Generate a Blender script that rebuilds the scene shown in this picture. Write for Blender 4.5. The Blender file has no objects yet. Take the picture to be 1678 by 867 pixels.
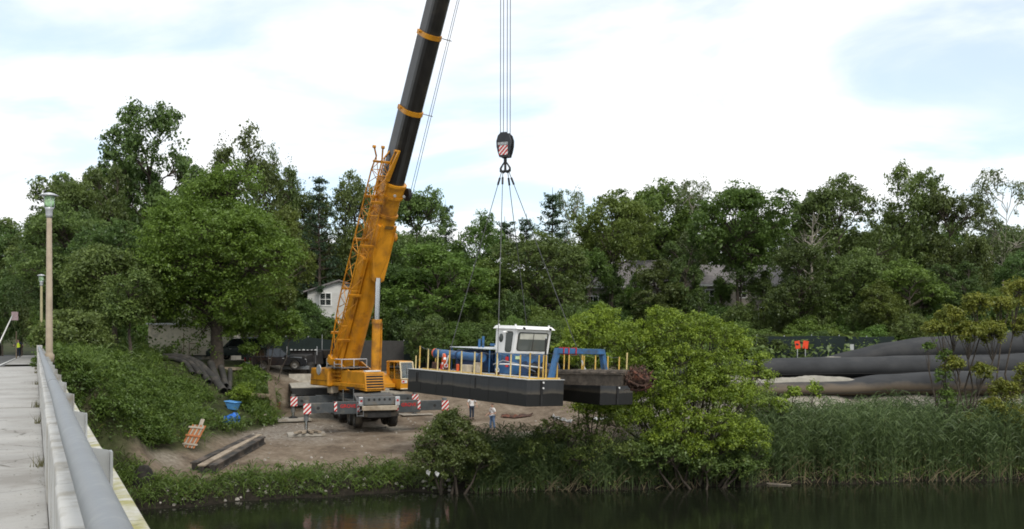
import bpy, math, random
import numpy as np
from mathutils import Vector, Matrix
R = math.radians
rnd = random.Random(7)
scene = bpy.context.scene
C = scene.collection
FPX, CX, HY, CAMZ = 1631.0, 839.0, 550.0, 6.3

# ------------------------------------------------------------------ camera
cam_d = bpy.data.cameras.new('camera')
cam_d.sensor_width = 36.0
cam_d.lens = 36.0 * FPX / 1678.0
cam_d.shift_y = (HY - 433.5) / 1678.0
cam_d.clip_start = 0.05
cam_d.clip_end = 6000
cam = bpy.data.objects.new('camera', cam_d)
cam.location = (0, 0, CAMZ)
cam.rotation_euler = (R(90), 0, 0)
C.objects.link(cam)
scene.camera = cam

# ------------------------------------------------------------------ world
SUN_DIR = Vector((0.30, -0.62, 0.72)).normalized()      # towards the sun: high behind the camera, a little to the right
world = bpy.data.worlds.new('World')
scene.world = world
world.use_nodes = True
nt = world.node_tree
nt.nodes.clear()
def wn(t, **k):
    n = nt.nodes.new(t)
    for a, b in k.items(): setattr(n, a, b)
    return n
out = wn('ShaderNodeOutputWorld')
bg = wn('ShaderNodeBackground')
sky = wn('ShaderNodeTexSky', sky_type='NISHITA', sun_disc=False)
sky.sun_elevation = math.asin(SUN_DIR.z)
sky.sun_rotation = math.atan2(SUN_DIR.x, SUN_DIR.y)
sky.air_density = 1.0; sky.dust_density = 1.2; sky.ozone_density = 1.5
tc = wn('ShaderNodeTexCoord')
sep = wn('ShaderNodeSeparateXYZ')
nt.links.new(tc.outputs['Generated'], sep.inputs[0])
ad = wn('ShaderNodeMath', operation='ADD'); ad.inputs[1].default_value = 0.22
ab = wn('ShaderNodeMath', operation='ABSOLUTE')
nt.links.new(sep.outputs[2], ab.inputs[0]); nt.links.new(ab.outputs[0], ad.inputs[0])
dx = wn('ShaderNodeMath', operation='DIVIDE'); dy = wn('ShaderNodeMath', operation='DIVIDE')
nt.links.new(sep.outputs[0], dx.inputs[0]); nt.links.new(ad.outputs[0], dx.inputs[1])
nt.links.new(sep.outputs[1], dy.inputs[0]); nt.links.new(ad.outputs[0], dy.inputs[1])
cb = wn('ShaderNodeCombineXYZ')
nt.links.new(dx.outputs[0], cb.inputs[0]); nt.links.new(dy.outputs[0], cb.inputs[1])
cb.inputs[2].default_value = 1.2
mp = wn('ShaderNodeMapping'); mp.inputs['Scale'].default_value = (1.0, 1.25, 1.0)
mp.inputs['Location'].default_value = (4.1, 1.517, 0.0)
mp.inputs['Rotation'].default_value = (0, 0, R(-14))
nt.links.new(cb.outputs[0], mp.inputs[0])
no = wn('ShaderNodeTexNoise'); no.inputs['Scale'].default_value = 1.5; no.inputs['Detail'].default_value = 7
no.inputs['Roughness'].default_value = 0.52; no.inputs['Distortion'].default_value = 0.45
nt.links.new(mp.outputs[0], no.inputs['Vector'])
rp = wn('ShaderNodeMapRange'); rp.inputs['From Min'].default_value = 0.335; rp.inputs['From Max'].default_value = 0.575
rp.interpolation_type = 'SMOOTHSTEP'
nt.links.new(no.outputs[0], rp.inputs['Value'])
sm_ = wn('ShaderNodeMix', data_type='RGBA', blend_type='MULTIPLY'); sm_.inputs['Factor'].default_value = 1.0
nt.links.new(sky.outputs[0], sm_.inputs['A']); sm_.inputs['B'].default_value = (0.98, 1.08, 1.10, 1)
mx = wn('ShaderNodeMix', data_type='RGBA')
nt.links.new(rp.outputs[0], mx.inputs['Factor'])
nt.links.new(sm_.outputs['Result'], mx.inputs['A'])
mx.inputs['B'].default_value = (6.6, 6.62, 6.65, 1)        # thin bright cloud
# thin veil over the blue gaps as well
vl = wn('ShaderNodeMix', data_type='RGBA'); vl.inputs['Factor'].default_value = 0.42
nt.links.new(mx.outputs['Result'], vl.inputs['A']); vl.inputs['B'].default_value = (6.3, 6.5, 6.7, 1)
nt.links.new(vl.outputs['Result'], bg.inputs['Color'])
bg.inputs['Strength'].default_value = 0.15
nt.links.new(bg.outputs[0], out.inputs[0])

# ------------------------------------------------------------------ sun
sun_d = bpy.data.lights.new('sun', 'SUN')
sun_d.energy = 1.5
sun_d.angle = R(14)
sun_d.color = (1.0, 0.95, 0.87)
sun = bpy.data.objects.new('sun', sun_d)
sun.rotation_euler = SUN_DIR.to_track_quat('Z', 'Y').to_euler()
sun.location = (20, -40, 60)
C.objects.link(sun)

vs = scene.view_settings
vs.view_transform = 'Standard'; vs.look = 'None'; vs.exposure = 0.32; vs.gamma = 1.0
vs.use_curve_mapping = False
cy = scene.cycles
cy.max_bounces = 6; cy.diffuse_bounces = 4; cy.glossy_bounces = 3; cy.transmission_bounces = 4
cy.transparent_max_bounces = 8
cy.use_denoising = True
cy.filter_width = 1.8
cy.caustics_reflective = False; cy.caustics_refractive = False
cy.sample_clamp_indirect = 4.0

# ------------------------------------------------------------------ helpers
def P(px, py, Y):
    return Vector(((px - CX) * Y / FPX, Y, CAMZ + (HY - py) * Y / FPX))
def XA(px, Y): return (px - CX) * Y / FPX
def ZA(py, Y): return CAMZ + (HY - py) * Y / FPX

class MB:
    """collects faces; build() links them as one mesh object"""
    def __init__(self, M=None):
        self.v = []; self.f = []; self.s = []; self.M = M
    def add(self, verts, faces, smooth=False):
        n = len(self.v)
        if self.M is not None: verts = [self.M @ Vector(p) for p in verts]
        self.v += [tuple(p) for p in verts]
        self.f += [tuple(i + n for i in q) for q in faces]
        self.s += [smooth] * len(faces)
        return self
    def box(self, c, s, T=None):
        x, y, z = s[0] / 2, s[1] / 2, s[2] / 2
        vv = [Vector((a, b, d)) for a in (-x, x) for b in (-y, y) for d in (-z, z)]
        if T is not None: vv = [T @ p for p in vv]
        vv = [p + Vector(c) for p in vv]
        return self.add(vv, [(0, 1, 3, 2), (4, 6, 7, 5), (0, 4, 5, 1), (2, 3, 7, 6), (0, 2, 6, 4), (1, 5, 7, 3)])
    def hexa(self, a, b):
        """two quads (4 pts each, same winding) joined into a solid"""
        return self.add(list(a) + list(b), [(3, 2, 1, 0), (4, 5, 6, 7), (0, 1, 5, 4), (1, 2, 6, 5), (2, 3, 7, 6), (3, 0, 4, 7)])
    def prism(self, poly, ext, smooth=False):
        n = len(poly); ext = Vector(ext)
        a = [Vector(p) for p in poly]; b = [p + ext for p in a]
        self.add(a, [tuple(range(n))[::-1]]); self.add(b, [tuple(range(n))])
        self.add(a + b, [(i, (i + 1) % n, n + (i + 1) % n, n + i) for i in range(n)], smooth)
        return self
    def tube(self, p0, p1, r0, r1=None, n=8, caps=True):
        r1 = r0 if r1 is None else r1
        return self.path([p0, p1], [r0, r1], n, caps)
    def path(self, pts, rad, n=8, caps=True):
        pts = [Vector(p) for p in pts]
        if not hasattr(rad, '__len__'): rad = [rad] * len(pts)
        rings = []; prev = None
        for i, p in enumerate(pts):
            d = (pts[min(i + 1, len(pts) - 1)] - pts[max(i - 1, 0)])
            d = d.normalized() if d.length > 1e-9 else Vector((0, 0, 1))
            if prev is None:
                u = d.orthogonal().normalized()
            else:
                u = (prev - d * prev.dot(d)).normalized()
            w = d.cross(u); prev = u
            rings.append([p + (u * math.cos(2 * math.pi * k / n) + w * math.sin(2 * math.pi * k / n)) * rad[i] for k in range(n)])
        vv = [q for r_ in rings for q in r_]
        ff = []
        for i in range(len(rings) - 1):
            for k in range(n):
                ff.append((i * n + k, i * n + (k + 1) % n, (i + 1) * n + (k + 1) % n, (i + 1) * n + k))
        self.add(vv, ff, True)
        if caps:
            self.add(rings[0], [tuple(range(n))[::-1]]); self.add(rings[-1], [tuple(range(n))])
        return self
    def lathe(self, prof, n=16, T=None, smooth=True):
        vv = []
        for r_, z in prof:
            for k in range(n):
                a = 2 * math.pi * k / n
                vv.append(Vector((r_ * math.cos(a), r_ * math.sin(a), z)))
        if T is not None: vv = [T @ p for p in vv]
        ff = []
        for i in range(len(prof) - 1):
            for k in range(n):
                ff.append((i * n + k, i * n + (k + 1) % n, (i + 1) * n + (k + 1) % n, (i + 1) * n + k))
        return self.add(vv, ff, smooth)
    def torus(self, c, R_, r_, axis, n=20, m=8):
        q = Vector(axis).to_track_quat('Z', 'Y').to_matrix()
        pts = [Vector(c) + q @ Vector((math.cos(2 * math.pi * i / n) * R_, math.sin(2 * math.pi * i / n) * R_, 0)) for i in range(n + 1)]
        return self.path(pts, r_, m, False)
    def build(self, name, mat, parent=None, bevel=0):
        me = bpy.data.meshes.new(name)
        me.from_pydata(self.v, [], self.f)
        me.polygons.foreach_set('use_smooth', self.s)
        me.materials.append(mat)
        me.update()
        o = bpy.data.objects.new(name, me)
        C.objects.link(o)
        if parent is not None: o.parent = parent
        if bevel:
            b = o.modifiers.new('bevel', 'BEVEL'); b.width = bevel; b.segments = 2; b.limit_method = 'ANGLE'
        return o

def tag(o, label=None, cat=None, group=None, kind=None):
    if label: o['label'] = label
    if cat: o['category'] = cat
    if group: o['group'] = group
    if kind: o['kind'] = kind
    return o
def empty(name, loc=(0, 0, 0), rz=0):
    o = bpy.data.objects.new(name, None); C.objects.link(o)
    o.location = loc; o.rotation_euler = (0, 0, rz); o.empty_display_size = 0.3
    return o
def copy_tree(o, parent=None):
    c = o.copy(); C.objects.link(c); c.parent = parent
    for ch in o.children: copy_tree(ch, c)
    return c
def np_mesh(name, verts, faces, mat, var=None, smooth=False):
    """fast mesh from numpy: verts (N,3), faces (M,k)"""
    me = bpy.data.meshes.new(name)
    k = faces.shape[1]
    me.vertices.add(len(verts)); me.vertices.foreach_set('co', np.ascontiguousarray(verts, dtype=np.float32).ravel())
    me.loops.add(faces.size); me.loops.foreach_set('vertex_index', np.ascontiguousarray(faces, dtype=np.int32).ravel())
    me.polygons.add(len(faces))
    me.polygons.foreach_set('loop_start', np.arange(0, faces.size, k, dtype=np.int32))
    me.polygons.foreach_set('loop_total', np.full(len(faces), k, dtype=np.int32))
    if smooth: me.polygons.foreach_set('use_smooth', np.ones(len(faces), dtype=bool))
    me.update(calc_edges=True)
    if var is not None:
        a = me.attributes.new('var', 'FLOAT', 'FACE'); a.data.foreach_set('value', np.ascontiguousarray(var, dtype=np.float32))
    me.materials.append(mat)
    return me
def link(name, me, parent=None):
    o = bpy.data.objects.new(name, me); C.objects.link(o)
    if parent is not None: o.parent = parent
    return o
def text_mesh(txt, size):
    cu = bpy.data.curves.new('lettering', 'FONT'); cu.body = txt; cu.size = size
    cu.align_x = 'CENTER'; cu.align_y = 'CENTER'; cu.extrude = 0.004; cu.offset = size * 0.02
    o = bpy.data.objects.new('lettering', cu); C.objects.link(o)
    dg = bpy.context.evaluated_depsgraph_get()
    me = bpy.data.meshes.new_from_object(o.evaluated_get(dg))
    C.objects.unlink(o); bpy.data.objects.remove(o); bpy.data.curves.remove(cu)
    return me

# ------------------------------------------------------------------ materials
def mat_new(name):
    m = bpy.data.materials.new(name); m.use_nodes = True
    return m, m.node_tree, m.node_tree.nodes['Principled BSDF']
def mat(name, col, rough=0.6, metal=0.0, var=0.15, scale=3.0, bump=0.0, bscale=20.0, dirt=None, dirt_amt=0.0, dscale=1.2, spec=0.4, coat=0.0):
    """paint / metal / wood with noise variation, optional dirt patches and fine relief (object coordinates)"""
    m, t, b = mat_new(name)
    L = t.links.new
    tcn = t.nodes.new('ShaderNodeTexCoord')
    n1 = t.nodes.new('ShaderNodeTexNoise'); n1.inputs['Scale'].default_value = scale; n1.inputs['Detail'].default_value = 6
    L(tcn.outputs['Object'], n1.inputs['Vector'])
    mr = t.nodes.new('ShaderNodeMapRange'); mr.inputs['From Min'].default_value = 0.3; mr.inputs['From Max'].default_value = 0.7
    mr.inputs['To Min'].default_value = 1 - var; mr.inputs['To Max'].default_value = 1 + var
    L(n1.outputs[0], mr.inputs['Value'])
    mm = t.nodes.new('ShaderNodeMix'); mm.data_type = 'RGBA'; mm.blend_type = 'MULTIPLY'; mm.inputs['Factor'].default_value = 1
    mm.inputs['A'].default_value = (*col, 1)
    L(mr.outputs[0], mm.inputs['B'])
    col_out = mm.outputs['Result']
    if dirt is not None:
        n2 = t.nodes.new('ShaderNodeTexNoise'); n2.inputs['Scale'].default_value = dscale; n2.inputs['Detail'].default_value = 8
        n2.inputs['Roughness'].default_value = 0.65
        L(tcn.outputs['Object'], n2.inputs['Vector'])
        r2 = t.nodes.new('ShaderNodeMapRange'); r2.inputs['From Min'].default_value = 0.62 - 0.3 * dirt_amt; r2.inputs['From Max'].default_value = 0.75 - 0.2 * dirt_amt
        L(n2.outputs[0], r2.inputs['Value'])
        m2 = t.nodes.new('ShaderNodeMix'); m2.data_type = 'RGBA'
        L(r2.outputs[0], m2.inputs['Factor']); L(col_out, m2.inputs['A']); m2.inputs['B'].default_value = (*dirt, 1)
        col_out = m2.outputs['Result']
    L(col_out, b.inputs['Base Color'])
    b.inputs['Roughness'].default_value = rough; b.inputs['Metallic'].default_value = metal
    b.inputs['Specular IOR Level'].default_value = spec
    b.inputs['Coat Weight'].default_value = coat; b.inputs['Coat Roughness'].default_value = 0.15
    if bump:
        n3 = t.nodes.new('ShaderNodeTexNoise'); n3.inputs['Scale'].default_value = bscale; n3.inputs['Detail'].default_value = 5
        L(tcn.outputs['Object'], n3.inputs['Vector'])
        bp = t.nodes.new('ShaderNodeBump'); bp.inputs['Strength'].default_value = bump; bp.inputs['Distance'].default_value = 0.02
        L(n3.outputs[0], bp.inputs['Height']); L(bp.outputs[0], b.inputs['Normal'])
    return m
def glass_mat(name, col=(0.02, 0.025, 0.025), rough=0.05):
    m, t, b = mat_new(name)
    b.inputs['Base Color'].default_value = (*col, 1); b.inputs['Roughness'].default_value = rough
    b.inputs['Specular IOR Level'].default_value = 0.6
    return m
def clear_mat(name, tint=(0.75, 0.8, 0.8), mixf=0.22):
    m, t, b = mat_new(name); t.nodes.remove(b)
    tr = t.nodes.new('ShaderNodeBsdfTransparent'); tr.inputs[0].default_value = (*tint, 1)
    gl = t.nodes.new('ShaderNodeBsdfGlossy'); gl.inputs['Roughness'].default_value = 0.03; gl.inputs[0].default_value = (0.8, 0.85, 0.85, 1)
    mi = t.nodes.new('ShaderNodeMixShader'); mi.inputs[0].default_value = mixf
    fr = t.nodes.new('ShaderNodeLayerWeight'); fr.inputs[0].default_value = 0.35
    mu = t.nodes.new('ShaderNodeMath'); mu.operation = 'MULTIPLY_ADD'; mu.inputs[1].default_value = 0.5; mu.inputs[2].default_value = 0.08
    t.links.new(fr.outputs['Fresnel'], mu.inputs[0]); t.links.new(mu.outputs[0], mi.inputs[0])
    t.links.new(tr.outputs[0], mi.inputs[1]); t.links.new(gl.outputs[0], mi.inputs[2])
    t.links.new(mi.outputs[0], t.nodes['Material Output'].inputs[0])
    return m
def leaf_mat(name, c0, c1, c2=None, transl=0.3, hue=0.02, val=0.25):
    """per-leaf colour (attribute var) + slight per-plant variation"""
    m, t, b = mat_new(name); t.nodes.remove(b)
    L = t.links.new
    at = t.nodes.new('ShaderNodeAttribute'); at.attribute_name = 'var'
    cr = t.nodes.new('ShaderNodeValToRGB')
    cr.color_ramp.elements[0].color = (*c0, 1); cr.color_ramp.elements[1].color = (*c1, 1)
    if c2 is not None:
        cr.color_ramp.elements[1].position = 0.93
        e = cr.color_ramp.elements.new(1.0); e.color = (*c2, 1)
    L(at.outputs['Fac'], cr.inputs[0])
    oi = t.nodes.new('ShaderNodeObjectInfo')
    hs = t.nodes.new('ShaderNodeHueSaturation')
    m1 = t.nodes.new('ShaderNodeMapRange'); m1.inputs['To Min'].default_value = 0.5 - hue; m1.inputs['To Max'].default_value = 0.5 + hue
    m2 = t.nodes.new('ShaderNodeMapRange'); m2.inputs['To Min'].default_value = 1 - val; m2.inputs['To Max'].default_value = 1 + val
    m3 = t.nodes.new('ShaderNodeMath'); m3.operation = 'FRACT'
    m4 = t.nodes.new('ShaderNodeMath'); m4.operation = 'MULTIPLY'; m4.inputs[1].default_value = 7.31
    L(oi.outputs['Random'], m1.inputs['Value']); L(oi.outputs['Random'], m4.inputs[0]); L(m4.outputs[0], m3.inputs[0]); L(m3.outputs[0], m2.inputs['Value'])
    L(m1.outputs[0], hs.inputs['Hue']); L(m2.outputs[0], hs.inputs['Value']); L(cr.outputs[0], hs.inputs['Color'])
    df = t.nodes.new('ShaderNodeBsdfDiffuse'); tl = t.nodes.new('ShaderNodeBsdfTranslucent')
    L(hs.outputs[0], df.inputs[0]); L(hs.outputs[0], tl.inputs[0])
    mi = t.nodes.new('ShaderNodeMixShader'); mi.inputs[0].default_value = transl
    L(df.outputs[0], mi.inputs[1]); L(tl.outputs[0], mi.inputs[2])
    gl = t.nodes.new('ShaderNodeBsdfGlossy'); gl.inputs['Roughness'].default_value = 0.45; gl.inputs[0].default_value = (0.7, 0.75, 0.7, 1)
    mg = t.nodes.new('ShaderNodeMixShader'); mg.inputs[0].default_value = 0.035
    L(mi.outputs[0], mg.inputs[1]); L(gl.outputs[0], mg.inputs[2])
    L(mg.outputs[0], t.nodes['Material Output'].inputs[0])
    return m

M = {}
M['crane'] = mat('crane_yellow_paint', (0.60, 0.255, 0.012), 0.45, var=0.16, scale=1.3, dirt=(0.25, 0.105, 0.02), dirt_amt=0.42, dscale=0.8, coat=0.1)
M['carrier'] = mat('carrier_grey_paint', (0.060, 0.067, 0.070), 0.55, var=0.15, dirt=(0.16, 0.14, 0.11), dirt_amt=0.4)
M['carrier_light'] = mat('carrier_light_grey', (0.125, 0.132, 0.132), 0.55, var=0.15, dirt=(0.16, 0.14, 0.11), dirt_amt=0.4)
M['boom_black'] = mat('boom_dark_paint', (0.020, 0.018, 0.016), 0.30, var=0.35, scale=1.0, dirt=(0.05, 0.042, 0.03), dirt_amt=0.35, dscale=0.6, spec=0.5)
M['chrome'] = mat('chromed_rod', (0.55, 0.56, 0.58), 0.18, 1.0, var=0.05)
M['steel_dark'] = mat('dark_steel', (0.030, 0.029, 0.028), 0.55, 0.3, var=0.3)
M['steel'] = mat('grey_steel', (0.24, 0.25, 0.26), 0.45, 0.6, var=0.2)
M['galv'] = mat('galvanised_steel', (0.55, 0.56, 0.57), 0.45, 0.4, var=0.12)
M['rubber'] = mat('tyre_rubber', (0.018, 0.017, 0.016), 0.85, var=0.2, dirt=(0.09, 0.075, 0.055), dirt_amt=0.5)
M['rim'] = mat('wheel_rim', (0.22, 0.21, 0.19), 0.5, 0.5, dirt=(0.10, 0.08, 0.06), dirt_amt=0.5)
M['white_paint'] = mat('white_paint', (0.78, 0.77, 0.74), 0.45, var=0.05, dirt=(0.5, 0.47, 0.40), dirt_amt=0.1)
M['red_paint'] = mat('red_paint', (0.50, 0.02, 0.02), 0.45, var=0.15)
M['glass'] = glass_mat('dark_glass')
M['clear'] = clear_mat('clear_glass')
M['tan_paint'] = mat('tan_metal', (0.42, 0.36, 0.27), 0.6, var=0.15, dirt=(0.2, 0.15, 0.1), dirt_amt=0.4)
M['rope'] = mat('wire_rope', (0.10, 0.10, 0.10), 0.5, 0.5, var=0.2)
# ------------------------------------------------------------------ setting: terrain, river, road, bridge
BR = Vector((-0.4323, 0.9017, 0)).normalized()          # bridge runs away to the left
BN = Vector((BR.y, -BR.x, 0))                            # across the bridge, towards the river view (right)
XR = np.array([-400, -60, -40, -28, -16.7, -12, -7.4, -2, 2.9, 9, 15, 28.5, 60, 400.0])
YR = np.array([-100, 25, 37, 42.5, 46.0, 48.3, 50.4, 50.9, 51.3, 52.3, 53.6, 55.4, 59, 120.0])
def sstep(a, b, x):
    t = np.clip((x - a) / (b - a), 0, 1); return t * t * (3 - 2 * t)
def lump(x, y, k=1.0):
    return (np.sin(x * 0.83 * k + 1.3) * np.cos(y * 0.71 * k + 0.4) + 0.6 * np.sin(x * 1.9 * k - y * 1.4 * k + 2.0) + 0.4 * np.cos(x * 3.1 * k + y * 2.3 * k)) / 2.0
def shore(x, y):
    return y - np.interp(x, XR, YR) - 0.35 * np.sin(x * 0.9) - 0.2 * np.sin(x * 2.3 + 1)
def H(x, y):
    x = np.asarray(x, dtype=float); y = np.asarray(y, dtype=float)
    s = shore(x, y)
    z = np.interp(s, [-18, -4, 0, 1.2, 3, 8, 12, 24, 40], [-5, -2.9, -1.72, -1.05, -0.75, -0.25, 0.08, 0.45, 0.6])
    z = z + 2.55 * sstep(68, 85, y) + 0.03 * np.clip(y - 85, 0, 160)
    z = z + 2.5 * sstep(0, 14, x) * sstep(3, 11, s) * (1 - sstep(70, 95, y))
    zr = 4.7 - 0.014 * np.clip(y - 52, 0, 80)
    left = np.clip(-16.8 - x, 0, 40) * 0.50 * sstep(0.0, 5.0, s)
    zl = z + left
    k = 0.35
    zl = np.where(left > 0, -k * np.log(np.exp(-np.clip(zl, -5, 12) / k) + np.exp(-np.maximum(zr, z) / k)), zl)
    z = np.where(left > 0, np.maximum(zl, z), z)
    d = np.abs((x + 4.2) * BN.x + y * BN.y)              # distance to the road's centre line
    w = (1 - sstep(5.5, 9.5, d)) * sstep(47.5, 50.5, y)
    z = z * (1 - w) + (zr - 0.06) * w
    hill = 9 * sstep(130, 320, y) + 25 * sstep(300, 900, y)
    amp = 0.07 * sstep(0, 2, s) * (1 - w)
    return z + hill + amp * lump(x, y)

def axis_pts(lo, hi, fine_lo, fine_hi, st, far):
    a = np.arange(fine_lo, fine_hi + 1e-6, st)
    g = [];  d = st
    p = fine_lo
    while p > lo: d *= 1.22; p -= d; g.append(p)
    h = []; d = st; p = fine_hi
    while p < hi: d *= 1.22; p += d; h.append(p)
    return np.array(g[::-1] + list(a) + h)
gx = axis_pts(-2500, 2500, -45, 45, 0.5, 0); gy = axis_pts(-300, 3200, 38, 96, 0.5, 0)
GX, GY = np.meshgrid(gx, gy)
GZ = H(GX, GY)
nxv, nyv = len(gx), len(gy)
idx = np.arange(nxv * nyv).reshape(nyv, nxv)
gf = np.stack([idx[:-1, :-1], idx[:-1, 1:], idx[1:, 1:], idx[1:, :-1]], -1).reshape(-1, 4)
# surface kinds: r = bare trodden dirt, g = pale sand, b = gravel (own colours of the ground)
S_ = shore(GX, GY)
wob = 0.9 * lump(GX, GY, 0.55) + 0.4 * lump(GX, GY, 1.7)
edge = np.interp(GY, [40, 48, 54, 62, 68, 74, 84], [-21, -19.4, -17.5, -16.9, -15.6, -17.5, -24])
dirt = sstep(-0.5, 0.7, GX - edge + wob * 0.5) * (1 - sstep(5.5, 9, GX + wob)) * sstep(2.4, 3.8, S_ + wob * 0.6) * (1 - sstep(86, 90, GY))
sand = sstep(7, 9, GX + wob) * sstep(5.5, 7.0, S_ + wob * 0.5) * (1 - sstep(17, 21, S_))
sand = np.maximum(sand, 0.8 * sstep(0.62, 0.8, lump(GX, GY, 0.3) * 0.5 + 0.5) * dirt)
grav = dirt * sstep(57, 61, GY + wob) * (1 - sstep(66, 70, GY)) * sstep(-19, -15, GX) * (1 - sstep(-13, -9, GX))
gmat, gt, gb = mat_new('ground_earth')
gme = np_mesh('ground', np.stack([GX, GY, GZ], -1).reshape(-1, 3), gf, gmat, smooth=True)
ca = gme.color_attributes.new('kinds', 'FLOAT_COLOR', 'POINT')
ca.data.foreach_set('color', np.stack([dirt, sand, grav, sstep(0.5, 2.2, S_ + 0.4 * wob)], -1).astype(np.float32).ravel())
ground = link('ground', gme); tag(ground, kind='structure')
def gnode(t, **k):
    n = gt.nodes.new(t)
    for a, b in k.items(): setattr(n, a, b)
    return n
gl = gt.links.new
gat = gnode('ShaderNodeAttribute'); gat.attribute_name = 'kinds'
gsp = gnode('ShaderNodeSeparateColor'); gl(gat.outputs['Color'], gsp.inputs[0])
gtc = gnode('ShaderNodeTexCoord')
def gnoise(sc, det=8, rough=0.6):
    n = gnode('ShaderNodeTexNoise'); n.inputs['Scale'].default_value = sc; n.inputs['Detail'].default_value = det; n.inputs['Roughness'].default_value = rough
    gl(gtc.outputs['Object'], n.inputs['Vector']); return n
def gramp(src, *stops):
    n = gnode('ShaderNodeValToRGB')
    n.color_ramp.elements[0].position = stops[0][0]; n.color_ramp.elements[0].color = (*stops[0][1], 1)
    n.color_ramp.elements[1].position = stops[-1][0]; n.color_ramp.elements[1].color = (*stops[-1][1], 1)
    for p_, c_ in stops[1:-1]:
        e = n.color_ramp.elements.new(p_); e.color = (*c_, 1)
    gl(src, n.inputs[0]); return n
gA = gnoise(0.55); gB = gnoise(4.0, 10, 0.75); gC = gnoise(28, 4, 0.7)
def gmix(f, a, b, blend='MIX', fac=None):
    n = gnode('ShaderNodeMix'); n.data_type = 'RGBA'; n.blend_type = blend
    if fac is not None: n.inputs['Factor'].default_value = fac
    else: gl(f, n.inputs['Factor'])
    gl(a, n.inputs['A']); gl(b, n.inputs['B']); return n.outputs['Result']
soil = gramp(gA.outputs[0], (0.3, (0.030, 0.032, 0.016)), (0.5, (0.050, 0.060, 0.022)), (0.7, (0.075, 0.065, 0.040)))
dirtc = gramp(gA.outputs[0], (0.32, (0.098, 0.074, 0.052)), (0.46, (0.178, 0.137, 0.098)), (0.56, (0.21, 0.166, 0.120)), (0.68, (0.285, 0.235, 0.178)))
sandc = gramp(gB.outputs[0], (0.3, (0.22, 0.195, 0.15)), (0.7, (0.36, 0.335, 0.28)))
gravc = gramp(gC.outputs[0], (0.35, (0.13, 0.115, 0.095)), (0.5, (0.25, 0.225, 0.19)), (0.68, (0.42, 0.39, 0.35)))
c1 = gmix(gsp.outputs[0], soil.outputs[0], dirtc.outputs[0])
c2_ = gmix(gsp.outputs[1], c1, sandc.outputs[0])
gm3 = gnode('ShaderNodeMath', operation='MULTIPLY'); gl(gsp.outputs[2], gm3.inputs[0])
gr_ = gnode('ShaderNodeMapRange'); gr_.inputs['From Min'].default_value = 0.42; gr_.inputs['From Max'].default_value = 0.55; gl(gB.outputs[0], gr_.inputs['Value']); gl(gr_.outputs[0], gm3.inputs[1])
c3 = gmix(gm3.outputs[0], c2_, gravc.outputs[0])
mudc = gramp(gB.outputs[0], (0.3, (0.016, 0.014, 0.010)), (0.7, (0.034, 0.028, 0.020)))
c3 = gmix(gat.outputs['Alpha'], mudc.outputs[0], c3)
fine = gramp(gB.outputs[0], (0.3, (0.58, 0.58, 0.58)), (0.7, (1.3, 1.3, 1.3)))
c4 = gmix(None, c3, fine.outputs[0], 'MULTIPLY', 1.0)
gl(c4, gb.inputs['Base Color']); gb.inputs['Roughness'].default_value = 0.95; gb.inputs['Specular IOR Level'].default_value = 0.15
gbp = gnode('ShaderNodeBump'); gbp.inputs['Strength'].default_value = 0.7; gbp.inputs['Distance'].default_value = 0.12
gl(gB.outputs[0], gbp.inputs['Height']); gl(gbp.outputs[0], gb.inputs['Normal'])

# river
wm, wt, wb = mat_new('river_water')
wb.inputs['Base Color'].default_value = (0.010, 0.012, 0.007, 1); wb.inputs['Roughness'].default_value = 0.06; wb.inputs['IOR'].default_value = 1.33
wtc = wt.nodes.new('ShaderNodeTexCoord'); wmp = wt.nodes.new('ShaderNodeMapping'); wmp.inputs['Scale'].default_value = (0.7, 1.6, 1)
wno = wt.nodes.new('ShaderNodeTexNoise'); wno.inputs['Scale'].default_value = 2.2; wno.inputs['Detail'].default_value = 4
wbp = wt.nodes.new('ShaderNodeBump'); wbp.inputs['Strength'].default_value = 0.16; wbp.inputs['Distance'].default_value = 0.05
wt.links.new(wtc.outputs['Object'], wmp.inputs[0]); wt.links.new(wmp.outputs[0], wno.inputs['Vector'])
wt.links.new(wno.outputs[0], wbp.inputs['Height']); wt.links.new(wbp.outputs[0], wb.inputs['Normal'])
WZ = -1.7
wme = np_mesh('river', np.array([[-400, -250, WZ], [400, -250, WZ], [400, 130, WZ], [-400, 130, WZ]], float), np.array([[0, 1, 2, 3]]), wm)
tag(link('river', wme), kind='structure')

# road beyond the bridge: follows the ground
def along(t, off, z):                                    # point at depth-distance t along the bridge, off metres to the right of the camera line
    p = BR * t + BN * off; return Vector((p.x, p.y, z))
def road_z(y): return 4.7 - 0.014 * min(max(y - 52, 0), 80)
M['asphalt'] = mat('asphalt', (0.085, 0.085, 0.083), 0.9, var=0.2, scale=2.0, bump=0.3, bscale=60, dirt=(0.13, 0.125, 0.115), dirt_amt=0.3, dscale=0.5)
M['line'] = mat('road_line_paint', (0.62, 0.62, 0.58), 0.7, var=0.2, dirt=(0.12, 0.12, 0.11), dirt_amt=0.3, dscale=3)
def strip(name, t0, t1, o0, o1, dz, m, kind='structure', n=40):
    b = MB()
    vv = []; ff = []
    for i in range(n + 1):
        t = t0 + (t1 - t0) * i / n
        for o in (o0, o1):
            p = along(t, o, 0); p.z = road_z(p.y) + dz; vv.append(p)
    for i in range(n): ff.append((2 * i, 2 * i + 1, 2 * i + 3, 2 * i + 2))
    b.add(vv, ff); o = b.build(name, m)
    if kind: tag(o, kind=kind)
    return o
strip('road', 57.6, 175, -9.6, -1.45, 0.02, M['asphalt'])
strip('footpath', 57.6, 150, -1.4, 0.6, 0.10, mat('footpath_concrete', (0.30, 0.29, 0.27), 0.9, var=0.2, dirt=(0.16, 0.15, 0.12), dirt_amt=0.5))
strip('road_edge_line', 57.6, 170, -1.78, -1.66, 0.026, M['line'])

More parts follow.
